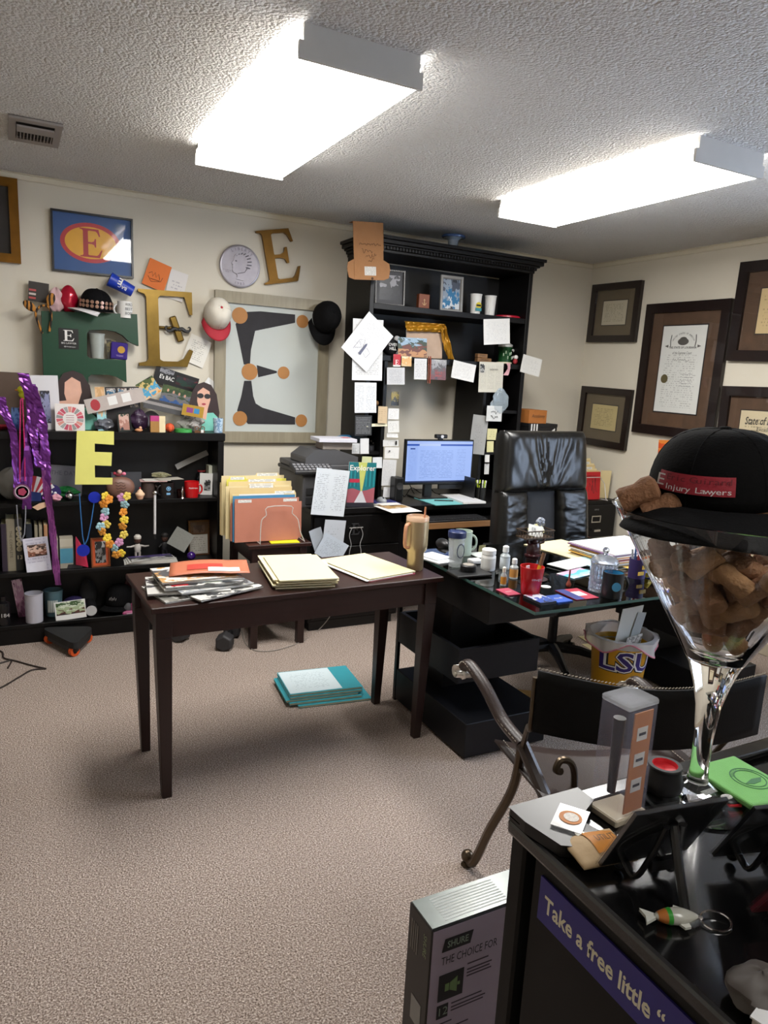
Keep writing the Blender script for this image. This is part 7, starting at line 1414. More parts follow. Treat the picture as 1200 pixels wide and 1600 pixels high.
# statuette carrying a tray of cards
t = thing('tray_statuette', 'dark red statuette holding up a woven tray of cards', 'statuette', D(833, 868)); MR = mat('#3a1418', .3, var=.4, coat=.3)
MB().lathe([(.045, 0), (.046, .005), (.036, .010), (.038, .03), (.034, .05), (.030, .062), (.020, .072), (.008, .074)], 24, sy=.8).build('robe', MR, t, smooth=True); MB().sphere((-.012, -.02, .074), (.015, .015, .014), 14, 10).build('head', mat('#2c0f12', .35), t, smooth=True)
for s in (-1, 1): MB().tube([(s*.024, 0, .06), (s*.045, -.01, .068), (s*.05, -.012, .087)], [.010, .009, .007], 8).build('arm', MR, t, smooth=True)
TW = mat('#3a2a1c', .5, .2); TRAY = TM(0, 0, .090)
tr = MB().box(-.082, .082, -.04, .04, 0, .005, TRAY).build('tray', TW, t)
wv = MB(); 
for y in (-.04, .04):
    for i in range(8): wv.tube([(-.082+i*.0205, y, .006), (-.072+i*.0205, y, .036), (-.0615+i*.0205, y, .006)], .0016, 4, M=TRAY)
    wv.tube([(-.084, y, .037), (.084, y, .037)], .003, 6, M=TRAY)
for x in (-.082, .082):
    for i in range(4): wv.tube([(x, -.04+i*.02, .006), (x, -.03+i*.02, .036), (x, -.02+i*.02, .006)], .0016, 4, M=TRAY)
    wv.tube([(x, -.041, .037), (x, .041, .037)], .003, 6, M=TRAY)
wv.build('woven_rail', TW, tr)
bs_ = Vector(D(833, 868))+Vector((0, 0, .0965))
for i, (dx, dy, rz, c, lb, tx) in enumerate(((-.01, -.015, .25, '#d5d3cb', 'white business card in the statuette tray', 'EB'), (.02, .0, -.35, '#cfc98a', 'yellow business card in the statuette tray', 'film'), (.035, .015, -.45, '#d9d6cc', 'cream business card behind the yellow one', ''))):
    o = MB().box(-.043, .043, -.0008, .0008, 0, .055).build('business_card', mat(c, .6), None, TM(bs_.x+dx, bs_.y+dy, bs_.z) @ RM(-.35, 0, 0) @ RM(0, rz, 0)); tag(o, lb, 'business card', 'cards in the statuette tray')
    if tx: text(o, tx, TM(-.012, -.0012, .032) @ RM(PI/2, 0, 0), .024, mat('#3a3a30', .6))
crumple('foil_wrap', 'crinkled black and silver foil ball in the statuette tray', 'foil', (bs_.x+.045, bs_.y+.025, bs_.z+.035), (.026, .015, .024), photo(['#1c1d22', '#8d929c', '#2c2e36', '#c3c7cf'], 3, 16, .2), 41, .25)
# crystal jar
t = thing('crystal_jar', 'cut crystal jar with a knobbed lid on the glass desk', 'jar', D(940, 922)); CRY = glass('#f2f6ff', .02, 1.5)
def cutglass(r, z0, z1, n=24, k=14, amp=.0022):
    mb = MB()
    def fn(u, v): a = 2*PI*u; rr = r+amp*(math.sin(12*a+v*16)*math.sin(12*a-v*16)); return (rr*math.cos(a), rr*math.sin(a), z0+(z1-z0)*v)
    mb.grid(96, 40, fn); mb.lathe([(r-.007, z1), (r-.007, z0+.01), (.0005, z0+.01)], 48, cap=False); mb.lathe([(r-.001, z1), (r-.007, z1)], 48, cap=False); mb.lathe([(.0005, z0), (r, z0)], 48, cap=False); return mb
CJ = NT('cut_crystal'); CJ.b.inputs['Base Color'].default_value = lin('#dfe6f2'); CJ.b.inputs['Transmission Weight'].default_value = .9; CJ.b.inputs['Roughness'].default_value = .02; CJ.b.inputs['IOR'].default_value = 1.5; CJ = CJ.m
cutglass(.052, 0, .115).build('body', CJ, t, smooth=False); MB().lathe([(.055, .116), (.057, .121), (.052, .130), (.035, .142), (.012, .148), (.008, .154), (.001, .154)], 24).build('lid', CJ, t, smooth=False); MB().sphere((0, 0, .166), .014, 10, 7).build('knob', CJ, t)
m_ = mug('black_mug', 'black mug with blue lining and round blue emblem', TM(*D(955, 932)), .041, .10, mat('#101418', .35), mat('#2f7fa8', .35), -.40); MB().lathe([(.018, 0), (.018, .0008), (.001, .0008)], 24, TM(.0412*math.cos(-2.0), .0412*math.sin(-2.0), .05) @ RM(PI/2, 0, -2.0+PI/2)).build('emblem', mat('#3a86ac', .5), m_)
# cards and packets near the glass edge
o = flat('card_deck', 'stack of dark casino cards with blue and red print', 'cards', ((827, 932), (850, 930), (860, 944), (835, 948)), ZD, photo(['#1c1d2a', '#34509a', '#c9ccd6', '#8a2a44'], 5, 6), .010, edge=mat('#22232a', .5))
o = flat('blue_matchbook', 'bright blue matchbook with white print on the glass desk', 'matchbook', ((857, 932), (880, 929), (887, 941), (864, 944)), ZD, mat('#1f4fae', .5), .004); text(o, 'CLUB', TM(0, 0, .0046), .016, WHITE)
o = flat('pink_packet', 'crimson paper packet with white text near the amber vial', 'packet', ((781, 921), (800, 919), (808, 930), (788, 932)), ZD, mat('#a3324e', .5), .003); text(o, 'sweet', TM(0, 0, .0036), .012, WHITE)
o = flat('flag_leaflet', 'folded leaflet in navy white and red', 'leaflet', ((868, 922), (905, 920), (932, 934), (900, 939)), ZD, mat('#a32840', .5), .002); w_, h_ = o['_w'], o['_h']
MB().add([(-w_/2, -h_/2, .0025), (-w_*.1, -h_/2, .0025), (-w_*.1, h_/2, .0025), (-w_/2, h_/2, .0025)], [(0, 1, 2, 3)]).build('navy_panel', mat('#2a3478', .5), o); MB().add([(-w_*.1, -h_*.2, .0025), (w_*.3, -h_*.2, .0025), (w_*.3, h_*.2, .0025), (-w_*.1, h_*.2, .0025)], [(0, 1, 2, 3)]).build('white_panel', WHITE, o)
t = thing('incense_stand', 'small terracotta bulb with a thin upright stick', 'incense holder', D(888, 917)); MB().lathe([(.006, 0), (.010, .004), (.011, .012), (.006, .022), (.004, .028)], 16).build('bulb', mat('#8a4030', .5), t, smooth=True); MB().cyl((0, 0, .028), (.001, 0, .072), .0042, .0035, 10).build('stick', mat('#7a3a34', .5), t, smooth=True)
tag(MB().lathe([(.045, 0), (.047, .004), (.04, .006), (.001, .005)], 28).build('dark_coaster', mat('#2a1c20', .4), None, TM(*D(838, 905)), smooth=True), 'round dark coaster behind the red cup', 'coaster')
tag(MB().lathe([(.02, 0), (.02, .002), (.001, .002)], 20).build('white_token', WHITE, None, TM(*D(853, 917)), smooth=True), 'white oval token on the glass desk', 'token')
flat_folder('large manila folder lying across the glass desk', [(845, 848), (890, 842), (945, 868), (872, 880)], ZD, MANI[0], .004)
for i, (cs, m_, lb) in enumerate((([(862, 880), (900, 872), (925, 882), (880, 893)], printed('#c9ccca', '#9aa09e', 12, .35, .1, .1, 1, 18), 'folded white paper beside the manila folder'), ([(895, 873), (930, 868), (950, 880), (915, 888)], mat('#a9c8cc', .6), 'pale aqua sheet under the crystal jar'), ([(873, 897), (905, 888), (935, 896), (893, 905)], photo(['#d6dade', '#9fd0de', '#5fb0cc', '#d8a0c0', '#e2e4e4'], 7, 4), 'colourful folded leaflet beside the incense holder'))):
    flat('desk_paper', lb, 'paper', cs, ZD+.0005+(.0045 if i == 0 else .005 if i == 1 else 0), m_, .003)
# tall paper stack behind the jar
z = ZD; sb_ = [(905, 845), (985, 838), (1040, 858), (945, 872)]
for i in range(10):
    c = ['#b9a276', '#d8d6d0', '#cfa24e', '#e0dfdb', '#8a3a34', '#d9d7d2', '#c98a3a', '#dcdad6', '#77557a', '#e4e4e2'][i]
    cs = [(a+3*math.sin(i*2.1), b+(9-i)*1.9) for a, b in sb_]
    flat('stacked_papers', ['manila bottom bundle', 'lowest white bundle', 'ochre folder', 'white bundle above the ochre folder', 'dark red folder', 'white bundle above the red folder', 'orange folder', 'white bundle above the orange folder', 'plum folder', 'topmost white page'][i]+' of the tall paper stack on the glass desk', 'paper', cs, z, mat(c, .65, var=.04), .0058, 'tall paper stack on the glass desk'); z += .0064
t = thing('purple_pen_cup', 'purple and gold fabric-covered cup of pens on the glass desk', 'pen cup', D(994, 902)); PUR = mat('#2b1a52', .6)
MB().lathe([(.036, 0), (.037, .085), (.034, .085), (.033, .005), (.001, .005)], 26).build('cup', PUR, t, smooth=True); MB().box(-.032, .0, -.0395, -.036, .02, .035).box(-.01, .025, -.039, -.035, .045, .062).build('gold_print', mat('#c29a2c', .6), t)
for i, c in enumerate(('#c2572a', '#3a5a8a', '#a0a4aa', '#8a2a2a', '#d08a3a')): MB().cyl((.016*math.cos(i*1.3), .016*math.sin(i*1.3), .006), (.03*math.cos(i*1.3), .03*math.sin(i*1.3), .125), .005, n=8).build('pen', mat(c, .4), t, smooth=True)
tag(MB().tube(arc([(0, 0, .012), (.025, .006, .014), (.04, .02, .03), (.035, .03, .05)], 5), .011, 10).build('toy_banana', mat('#c9b43a', .5), None, TM(*(Vector(D(1010, 903))+Vector((0, 0, 0)))), smooth=True), 'small yellow rubber toy beside the purple pen cup', 'toy')
for i, (cs, c, lb) in enumerate((([(1000, 893), (1040, 890), (1068, 905), (1030, 916)], '#2c4fa8', 'royal blue brochure on the glass desk'), ([(985, 884), (1030, 880), (1062, 896), (1012, 905)], '#d2b9a0', 'multicoloured postcard on the blue brochure'))):
    flat('brochure', lb, 'brochure', cs, ZD+.0005+i*.003, mat(c, .5) if i == 0 else photo(['#c9403a', '#e0ddd6', '#3a5aa0', '#d8b050', '#e8e6e0'], 6, 6), .002)
for i, (cs, lb) in enumerate((([(668, 872), (690, 868), (702, 880), (676, 884)], 'receipts pile by the desk corner'), ([(664, 866), (684, 862), (696, 874), (672, 879)], 'crumpled white receipt above the receipts pile'))):
    flat('receipt_slip', lb, 'receipt', cs, ZD+i*.006, printed('#d3d6d8', '#9aa2b0', 9, .4, .1, .1, 1, 12), .005)
t = thing('desk_mouse', 'black computer mouse at the rear of the glass desk', 'mouse', D(692, 852)); MB().sphere((0, 0, .006), (.03, .05, .028), 16, 10).build('shell', PL, t, smooth=True); MB().cyl((0, -.03, .027), (0, -.018, .032), .004, n=8).build('wheel', mat('#2a2a2a', .6), t)
# ================================================================== on the floor
z = .001; TEA = mat('#2f8f9c', .6, var=.06)
tb_ = [(430, 1053), (535, 1044), (572, 1074), (456, 1090)]
for i in range(5):
    dy = (4-i)*4.5; cs = [(a+(14 if i in (0, 2) else 0)*math.cos(i), b+dy) for a, b in tb_]
    o = flat_folder(['lowest teal folder in the pile on the carpet', 'second teal folder up in the pile on the carpet', 'middle teal folder twisted in the pile on the carpet', 'fourth teal folder up in the pile on the carpet', 'top teal folder with a typed white page on the carpet'][i], cs, z, TEA, .010, 'teal folders on the carpet'); z += .0106
w_, h_ = o['_w'], o['_h']; MB().box(-w_/2+.004, w_*.22, -h_/2+.01, h_/2-.006, .0101, .0109).build('cover_page', printed('#c5d3d8', '#8497a0', 24, .4, .14, .14, 1, 26), o)
def dumbbell(label, px_, py_, rz):
    q = on_z(px_, py_, 0); t = thing('dumbbell', label, 'dumbbell', TM(q.x, q.y, 0) @ RM(0, 0, rz), 'hex dumbbells on the carpet')
    RB = mat('#2b2a2c', .6, var=.15); r = .052
    for s in (-1, 1): MB().lathe([(r*.8, -.045), (r, -.035), (r, .035), (r*.8, .045)], 6, TM(s*.1, 0, r*.866) @ RM(0, PI/2, 0) @ RM(0, 0, PI/6+PI/6)).build('hex_head', RB, t, bevel=.003)
    MB().cyl((-.06, 0, r*.866), (.06, 0, r*.866), .016, n=14).build('grip', mat('#3a3a3d', .35, .8), t, smooth=True)
dumbbell('hex rubber dumbbell pointing at the nightstand leg', 357, 1004, 1.1); dumbbell('hex rubber dumbbell lying nearer the bookcase', 297, 992, .75)
# ride-on scooter board
t = thing('scooter_board', 'black triangular scooter board with orange wheels on the carpet', 'scooter board', tuple(Vector((.27, 4.04, 0))))
q = [on_z(62, 984, .07), on_z(148, 982, .07), on_z(118, 1012, .07)]; P = [(v.x-.27, v.y-4.04) for v in q]
cxx = sum(p[0] for p in P)/3; cyy = sum(p[1] for p in P)/3
def rnd_tri(P, k=.22):
    out = []
    for i in range(3):
        a, b, c = Vector(P[i-1]), Vector(P[i]), Vector(P[(i+1) % 3]); s, e = b.lerp(a, k), b.lerp(c, k)
        for j in range(6): u = j/5; out.append(tuple(s.lerp(b, u).lerp(b.lerp(e, u), u)))
    return out
RT = rnd_tri(P); MB().prism(RT, .050, .085).build('deck', mat('#1b1b1d', .7, var=.2), t, bevel=.006); MB().prism([((x-cxx)*.94+cxx, (y-cyy)*.94+cyy) for x, y in RT], .028, .0495).build('under_frame', BLK2, t)
ORW = mat('#d0521a', .5)
for p in P:
    x, y = p[0]*.68+cxx*.32, p[1]*.68+cyy*.32; w = MB().lathe([(.012, -.013), (.026, -.013), (.027, 0), (.026, .013), (.012, .013)], 20, TM(x, y, .0275) @ RM(PI/2, 0, .5)).build('wheel', ORW, t, smooth=True); MB().lathe([(.0115, -.014), (.0115, .014)], 14, TM(x, y, .0275) @ RM(PI/2, 0, .5)).build('hub', BLK2, w)
for i, (pp, lb) in enumerate((([(-30, 1010), (2, 1018), (6, 1028), (25, 1033), (50, 1040), (72, 1045)], 'dark cord trailing to a point on the carpet'), ([(72, 1045), (50, 1047), (30, 1058), (0, 1075), (-30, 1082)], 'dark cord doubling back across the carpet'), ([(-12, 1040), (5, 1035), (18, 1032), (12, 1044)], 'short looped dark cord on the carpet'))):
    P = [on_z(a, b, .004) for a, b in pp]; o0 = P[0].copy(); tag(MB().tube(arc([p-o0 for p in P], 6), .0042, 6).build('floor_cord', mat('#2a201c', .6), None, TM(o0.x, o0.y, .0045), smooth=True), lb, 'cord')
P = [on_y(516, 950, 3.85)]+[on_z(a, b, .004) for a, b in ((497, 985), (470, 1003), (430, 1016), (398, 1016), (383, 1004), (378, 985))]; P.insert(1, Vector((P[0].x-.02, 3.80, .12)))
o0 = P[-1].copy(); tag(MB().tube(arc([p-o0 for p in P], 6), .0025, 6).build('charger_cord', mat('#8d8780', .6), None, TM(*o0), smooth=True), 'thin grey charger cord drooping to the carpet by the nightstand', 'cord')
P = [Vector((1.135, 4.30, .9)), Vector((1.14, 4.31, .6)), Vector((1.128, 4.30, .3)), Vector((1.14, 4.31, .02))]; o0 = P[-1]; tag(MB().tube(arc([p-o0 for p in P], 5), .0025, 6).build('hanging_wire', mat('#3a3735', .6), None, TM(*o0), smooth=True), 'thin dark wire hanging beside the bookcase end', 'cord')
# waste bin with bag
bn = thing('waste_bin', 'yellow waste bin with purple letters and clear bag under the desk', 'waste bin', (2.60, 2.40, 0)); YB_ = mat('#c9920f', .45, var=.06)
MB().lathe([(.105, 0), (.108, .006), (.135, .34), (.139, .345), (.135, .35), (.131, .34), (.104, .012), (.001, .010)], 40).build('bin', YB_, bn, smooth=True)
def wrapped(s_, size, bold, m_, off, nm):
    o = text(bn, s_, Matrix.Identity(4), size, m_, name=nm, bold=bold, width=.285)
    b_m = bmesh.new(); b_m.from_mesh(o.data)
    for _ in range(3): bmesh.ops.subdivide_edges(b_m, edges=[e for e in b_m.edges if e.calc_length() > .012], cuts=2, use_grid_fill=True)
    bmesh.ops.triangulate(b_m, faces=b_m.faces[:]); b_m.to_mesh(o.data); b_m.free()
    for v in o.data.vertices:
        x, y = v.co.x, v.co.y; z = .285+y; r = .1085+(z-.006)*.0808+off; a = -2.0+x/.128; v.co = (r*math.cos(a), r*math.sin(a), z)
wrapped('LSU', .135, .012, INK, .0008, 'letter_shadow'); wrapped('LSU', .135, .0075, WHITE, .0014, 'letter_outline'); wrapped('LSU', .135, .002, mat('#2a1a6a', .5), .0022, 'lettering')
BAG = clear('#e2e0de', .6, .2, 'bag_film')
def bagf(u, v):
    a = 2*PI*u; k = 1+.05*math.sin(7*a)+.03*math.sin(13*a+1)
    if v < .4: q = v/.4; r = .128+.02*q; z = .32+.077*q
    elif v < .55: q = (v-.4)/.15; r = .148+.022*q; z = .397-.004*q
    else: q = (v-.55)/.45; r = (.17+.012*math.sin(3*a)*q)*k; z = .400-(.045+.03*math.sin(4*a+.6))*q
    return (r*math.cos(a), r*math.sin(a), z)
bg_ = MB().grid(72, 22, bagf).build('bag', BAG, bn, smooth=True)
MB().tube([tuple(Vector(bagf(i/48, 1.0))+Vector((0, 0, .004))) for i in range(48)], .004, 5, closed=True).build('drawstring', mat('#c9788a', .5), bg_, smooth=True)
for i, (dx, dy, rz, ry, m_, lb, w_, h) in enumerate(((-.01, -.03, .2, .05, printed('#c9cac6', '#6d6d70', 8, .4, .1, .2, 1, 14), 'white envelope with red mark sticking up from the bin', .18, .22), (.05, -.02, .3, .2, mat('#aab0b0', .5), 'grey-white card sticking up from the bin', .10, .20), (.02, -.055, .15, -.03, photo(['#d6d6d2', '#8d8d8a', '#c9c9c5', '#6a6a68'], 4, 12), 'white paw-patterned sleeve in the bin', .12, .12))):
    o = MB().box(-w_/2, w_/2, -.001, .001, 0, h).build('binned_paper', m_, None, TM(2.60+dx, 2.40+dy, .28+.02*(2-i)) @ RM(.1, 0, rz) @ RM(0, ry, 0)); tag(o, lb, 'paper', 'papers in the waste bin')
for i, (cs, lb) in enumerate((([(908, 994), (940, 992), (950, 1005), (920, 1008)], 'manila envelope dropped on the carpet beside the bin'), ([(913, 1006), (944, 1004), (960, 1022), (935, 1026)], 'second manila envelope on the carpet under the first'))): flat('dropped_envelope', lb, 'envelope', cs, .001+(1-i)*.003, MANI[1], .0025)
tag(MB().box(-.05, .09, -.03, .14, 0, .05).build('kraft_carton', mat('#b07f3c', .7), None, TM(2.11, 2.02, .0), bevel=.003), 'low kraft carton on the carpet under the glass desk', 'carton') if False else None
q = on_z(838, 1092, .0); o = MB().add([(-.16, .10, 0), (.03, -.09, 0), (.05, -.05, .045), (-.13, .14, .02)], [(0, 1, 2, 3)]).build('kraft_sheet', mat('#a4824e', .7), None, TM(q.x, q.y, .002), solid=.002); tag(o, 'torn kraft paper sheet on the carpet behind the chair arm', 'paper')
# ================================================================== on the black side cabinet
ZN = .9387
def N(px_, py_, dz=0): v = on_z(px_, py_, ZN+dz); return Vector((v.x, v.y, ZN+dz))
# giant martini glass
GX, GY = on_z(1086, 1243, ZN).x, on_z(1086, 1243, ZN).y
mg = thing('giant_martini_glass', 'giant clear martini glass full of wine corks on the side cabinet', 'glass', (GX, GY, ZN))
MGL = glass('#ffffff', .0, 1.45, 'clear_glass'); RIMZ = .445; APX = .20; RR = .172
prof = [(.0005, 0), (.088, 0), (.09, .003), (.075, .008), (.03, .016), (.016, .026), (.0135, .05), (.014, .10), (.018, .15), (.026, .185), (.036, .215), (.052, .245), (RR-.003, RIMZ), (RR, RIMZ+.002), (RR-.0035, RIMZ+.001), (.050, .251), (.030, .228), (.0005, .224)]
MB().lathe(prof, 64).build('glass_body', MGL, mg, smooth=True)
CORK = mat('#9a7252', .85, var=.3, scale=60, bump=.5, bscale=160); CORK2 = mat('#845c40', .85, var=.3, scale=70, bump=.5, bscale=160); CORK3 = mat('#a98058', .85, var=.3, scale=60, bump=.5, bscale=160)
cm = MB().lathe([(.0005, -.026), (.0135, -.026), (.0155, -.023), (.0152, .0), (.0155, .023), (.0135, .026), (.0005, .026)], 12)
meshes = []
for m_ in (CORK, CORK2, CORK3):
    o = cm.build('wine_cork', m_, None, None, smooth=True); meshes.append(o.data); bpy.data.objects.remove(o)
rnd = random.Random(11); pts = []
def rad(z): return .046+(RR-.05)*(z-.25)/(RIMZ-.25)
tries = 0
while len(pts) < 165 and tries < 120000:
    tries += 1; z = rnd.uniform(.243, RIMZ+.012); rm = (rad(z) if z > .25 else .04)-.030
    if z > RIMZ-.02: rm = RR-.034
    if rm <= 0: 
        if z < .27: rm = .012
        else: continue
    a = rnd.uniform(0, 2*PI); r = rm*math.sqrt(rnd.random()); p = Vector((r*math.cos(a), r*math.sin(a), z))
    if z > RIMZ-.052 and -.14 < p.x*.885-p.y*.465 < .088: continue
    if all((p-q).length > .0295 for q in pts): pts.append(p)
CKL = 'brown wine cork heaped in the giant martini glass'
for i, p in enumerate(pts):
    o = bpy.data.objects.new('wine_cork', meshes[i % 3]); COL.objects.link(o)
    o.matrix_world = TM(GX+p.x, GY+p.y, ZN+p.z) @ RM(rnd.uniform(.4, 2.6), rnd.uniform(-.6, .6), rnd.uniform(0, 6.28)); tag(o, CKL, 'cork', 'corks in the giant martini glass')
# bigger corks spilling over the rim by the cap
for (u, v, lb) in ((984, 798, 'large pale champagne cork at the rim beside the black cap'), (998, 818, 'large cork leaning on the rim below the pale champagne cork')):
    q = on_y(u, v, GY+.03); q = Vector((GX-.135+(.018 if v > 810 else 0), GY+.06+(-.03 if v > 810 else 0), ZN+RIMZ+.022-(.016 if v > 810 else 0)))
    o = MB().lathe([(.0005, -.026), (.017, -.026), (.019, -.02), (.017, .0), (.021, .012), (.020, .024), (.012, .029), (.0005, .030)], 16).build('champagne_cork', CORK2, None, TM(*q) @ RM(.9, .7, .4), smooth=True); tag(o, lb, 'cork')
# black cap on top
CAPM = TM(GX-.004, GY+.030, ZN+RIMZ+.022) @ RM(0, 0, -1.27) @ RM(.10, 0, 0) @ Matrix.Diagonal((1, 1, .68, 1))
kcap = cap('lawyer_cap', 'black baseball cap with red law-firm patch resting on the corks', CAPM, mat('#050506', .9, var=.2, bump=.15, bscale=260, spec=.12), mat('#0a0a0c', .9, var=.15, bump=.15, bscale=260, spec=.15), 1.16, droop=.034, blen=.066)
def capsurf(a, z, off=.0):      # crown surface in cap units
    e = math.asin(min(1, (z/.125)**(1/.9))); rr = math.cos(e)**.62; return (.082*rr*math.cos(a)*(1+off), .098*rr*math.sin(a)*(1+off), z)
def patch(a0, a1, z0, z1, m_, name, off=.035, n=16):
    return MB().grid(n, 4, lambda u, v: capsurf(a0+(a1-a0)*u, z0+(z1-z0)*v, off)).build(name, m_, kcap, smooth=True)
patch(-PI/2-.52, -PI/2+.62, .030, .062, mat('#8a1426', .7, bump=.2), 'patch')
WT = mat('#c9c6c6', .7); DR = mat('#5e0d1a', .7)
def captext(s, a0, da, z, size, m_):
    for i, ch in enumerate(s):
        if ch == ' ': continue
        a = a0+da*i; q = Vector(capsurf(a, z, .055)); text(kcap, ch, TM(*q) @ RM(0, 0, a+PI/2) @ RM(PI/2-.12, 0, 0), size, m_)
captext('E', -PI/2-.44, .1, .0465, .029, WT); captext('Injury Lawyers', -PI/2-.30, .065, .038, .0135, WT); captext('Eric Guirard', -PI/2-.30, .076, .054, .0145, DR)
# clear display box with an orange carton
Q = N(962, 1288); t = thing('clear_display_box', 'tall clear plastic box with an orange instruction card inside', 'display box', TM(.770, .680, ZN) @ RM(0, 0, .08)); CB = clear('#b9bcd4', .09, .04)
bxm = MB()
for a in ((-.03, .03, -.0245, -.0235), (-.03, .03, .0235, .0245)): bxm.box(a[0], a[1], a[2], a[3], .012, .175)
for a in ((-.0305, -.0295), (.0295, .0305)): bxm.box(a[0], a[1], -.0235, .0235, .012, .175)
bxm.build('clear_walls', CB, t); MB().box(-.032, .032, -.026, .026, .1755, .186).build('clear_lid', clear('#e6eaf2', .28, .05), t, bevel=.003); MB().box(-.033, .033, -.027, .027, 0, .0115).build('cardboard_base', mat('#b7ab94', .6), t, bevel=.002)
OC = mat('#b5702f', .6, var=.08); ic = MB().box(-.012, .027, -.021, -.019, .013, .168).build('instruction_card', OC, t)
for z0 in (.045, .085, .125): MB().box(-.004, .018, -.0216, -.0211, z0, z0+.020).build('picture_panel', mat('#cfcdc6', .6), ic); MB().box(.0, .014, -.0222, -.0217, z0+.008, z0+.012).build('picture', INK, ic)
MB().cyl((-.018, 0, .04), (-.018, 0, .155), .006, .009, 12).build('tool_inside', mat('#1b1b1d', .4), t, smooth=True)
# black pot with red inside
Q = N(1033, 1240); t = thing('black_pot', 'small round black rubber pot with bright red inside', 'pot', (Q.x, Q.y, ZN)); MB().lathe([(.0005, 0), (.020, 0), (.029, .012), (.030, .026), (.024, .042), (.026, .048), (.025, .050), (.019, .050)], 32, cap=False).build('pot', mat('#0f0f11', .55), t, smooth=True); MB().lathe([(.019, .050), (.017, .044), (.0005, .040)], 32, cap=False).build('red_well', mat('#c0101e', .5), t, smooth=True)
# sticker packet and kraft bag
o = flat('sticker_packet', 'clear packet with a round orange and white sticker', 'packet', ((880, 1256), (925, 1272), (905, 1302), (855, 1288)), ZN+.020, clear('#e2e2e2', .5, .1), .001); MB().lathe([(.016, 0), (.016, .0006), (.001, .0006)], 28, TM(0, 0, .0016)).lathe([(.0105, .0007), (.0105, .0012), (.001, .0012)], 28, TM(.001, 0, .0016), mi=1).build('round_sticker', [mat('#c4782c', .5), mat('#dcd5cc', .5, var=.4, scale=300)], o)
M, wd, ht = rect('z', ZN+.02, (872, 1300), (960, 1290), (990, 1335), (915, 1352)); kg = thing('kraft_pouch', 'tan kraft pouch with an orange printed label', 'pouch', M @ TM(0, 0, -.019) )
MB().grid(12, 8, lambda u, v: ((u-.5)*wd, (v-.5)*ht, .012+.010*math.sin(PI*u)*math.sin(PI*v))).build('pouch', mat('#b59a74', .7, var=.1, bump=.2, bscale=50), kg, smooth=True, solid=.004); lb_ = MB().grid(8, 5, lambda u, v: ((u*.6-.14)*wd, (v*.7-.3)*ht, .0155+.010*math.sin(PI*(u*.6+.36))*math.sin(PI*(v*.7+.2)))).build('label', mat('#c07a1e', .5, var=.15), kg, smooth=True)
text(lb_, 'UTILITY', TM(.16*wd, .02*ht, .027), .016, INK, width=wd*.42)
# CD cases on easels
def cd_case(label, M, front, tint='#c9cbd6'):
    t = thing('disc_case', label, 'disc case', M, 'disc cases on the side cabinet')
    MB().box(-.071, .071, 0, .125, 0, .002).box(-.071, .071, 0, .125, .008, .010).box(-.071, .071, 0, .002, .0021, .0079).box(-.071, .071, .123, .125, .0021, .0079).box(-.071, -.068, .0021, .1229, .0021, .0079).box(.069, .071, .0021, .1229, .0021, .0079).build('clear_shell', pane(), t); MB().box(-.066, .068, .003, .122, .0025, .0075).build('insert', front, t)
    return t
def easel(label, M):
    t = thing('plate_easel', label, 'easel', M, 'black easels on the side cabinet'); E_ = mat('#0c0c0e', .35)
    for s in (-1, 1):
        MB().tube(arc([(s*.028, -.035, .006), (s*.028, -.03, .02), (s*.027, -.005, .012), (s*.02, .01, .05), (s*.012, .02, .095)], 5), .0055, 8, flat=.7).build('front_foot', E_, t, smooth=True); MB().sphere((s*.028, -.036, .010), .008, 10, 8).build('ball', E_, t, smooth=True)
    MB().tube([(0, .018, .095), (0, .035, .05), (0, .055, .003)], .006, 8).build('back_leg', E_, t, smooth=True); MB().box(-.02, .02, .006, .014, .03, .044).build('cross_bar', E_, t); return t
e1 = N(1000, 1395); EM = TM(.702, .546, ZN) @ RM(0, 0, PI-.16)
easel('black easel propping the disc case beside the display box', EM)
cd_case('clear disc case with black insert leaning on an easel', EM @ TM(0, -.026, .019) @ RM(PI/2-.47, 0, 0) @ TM(0, 0, -.005), mat('#0d0d10', .3))
e2 = N(1175, 1330); EM2 = TM(.852, .494, ZN) @ RM(0, 0, PI-.26)
easel('black easel propping the dark disc case near the green sleeve', EM2)
cd_case('dark disc case with blue card leaning on an easel near the green sleeve', EM2 @ TM(0, -.026, .019) @ RM(PI/2-.49, 0, 0) @ TM(0, 0, -.005), mat('#15171c', .3))
e3 = N(1185, 1405); EM3 = TM(.806, .404, ZN) @ RM(0, 0, PI-.3)
easel('black easel propping the crimson disc case', EM3)
cd_case('disc case with a crimson spine leaning on an easel', EM3 @ TM(.0, -.026, .019) @ RM(PI/2-.52, 0, 0) @ TM(0, 0, -.005), mat('#6e1c2a', .4))
# green can sleeve, cards, keyrings
M, wd, ht = TM(.998, .640, .9525) @ RM(0, 0, -.03), .102, .122; t = thing('green_can_sleeve', 'flat lime green foam can sleeve with a round dark print', 'koozie', M @ TM(0, 0, -.0))
MB().box(-wd/2, wd/2, -ht/2, ht/2, 0, .010).build('foam', mat('#6fae5c', .75, bump=.15, bscale=400), t, bevel=.003, seg=2)
rp = MB(); 
for r in (.030, .024): rp.lathe([(r, .0101), (r, .0106), (r-.0016, .0106), (r-.0016, .0101)], 40, TM(.012, 0, 0), cap=False)
rp.prism([(.012-.02, -.008), (.012-.008, -.014), (.012+.01, -.012), (.012+.02, -.004), (.012, -.002)], .0101, .0106); rp.build('round_print', mat('#2f6a3c', .6), t); arctext(t, 'ANGLER CLUB', .012, 0, .0262, PI*.5+1.0, .2, .007, mat('#2f6a3c', .6), .0106)
st = MB()
for i in range(44): st.box(-wd/2+wd*i/44, -wd/2+wd*(i+.5)/44, -ht/2-.0008, -ht/2, .002, .008)
st.build('stitch_ribs', mat('#3a7a30', .7), t)
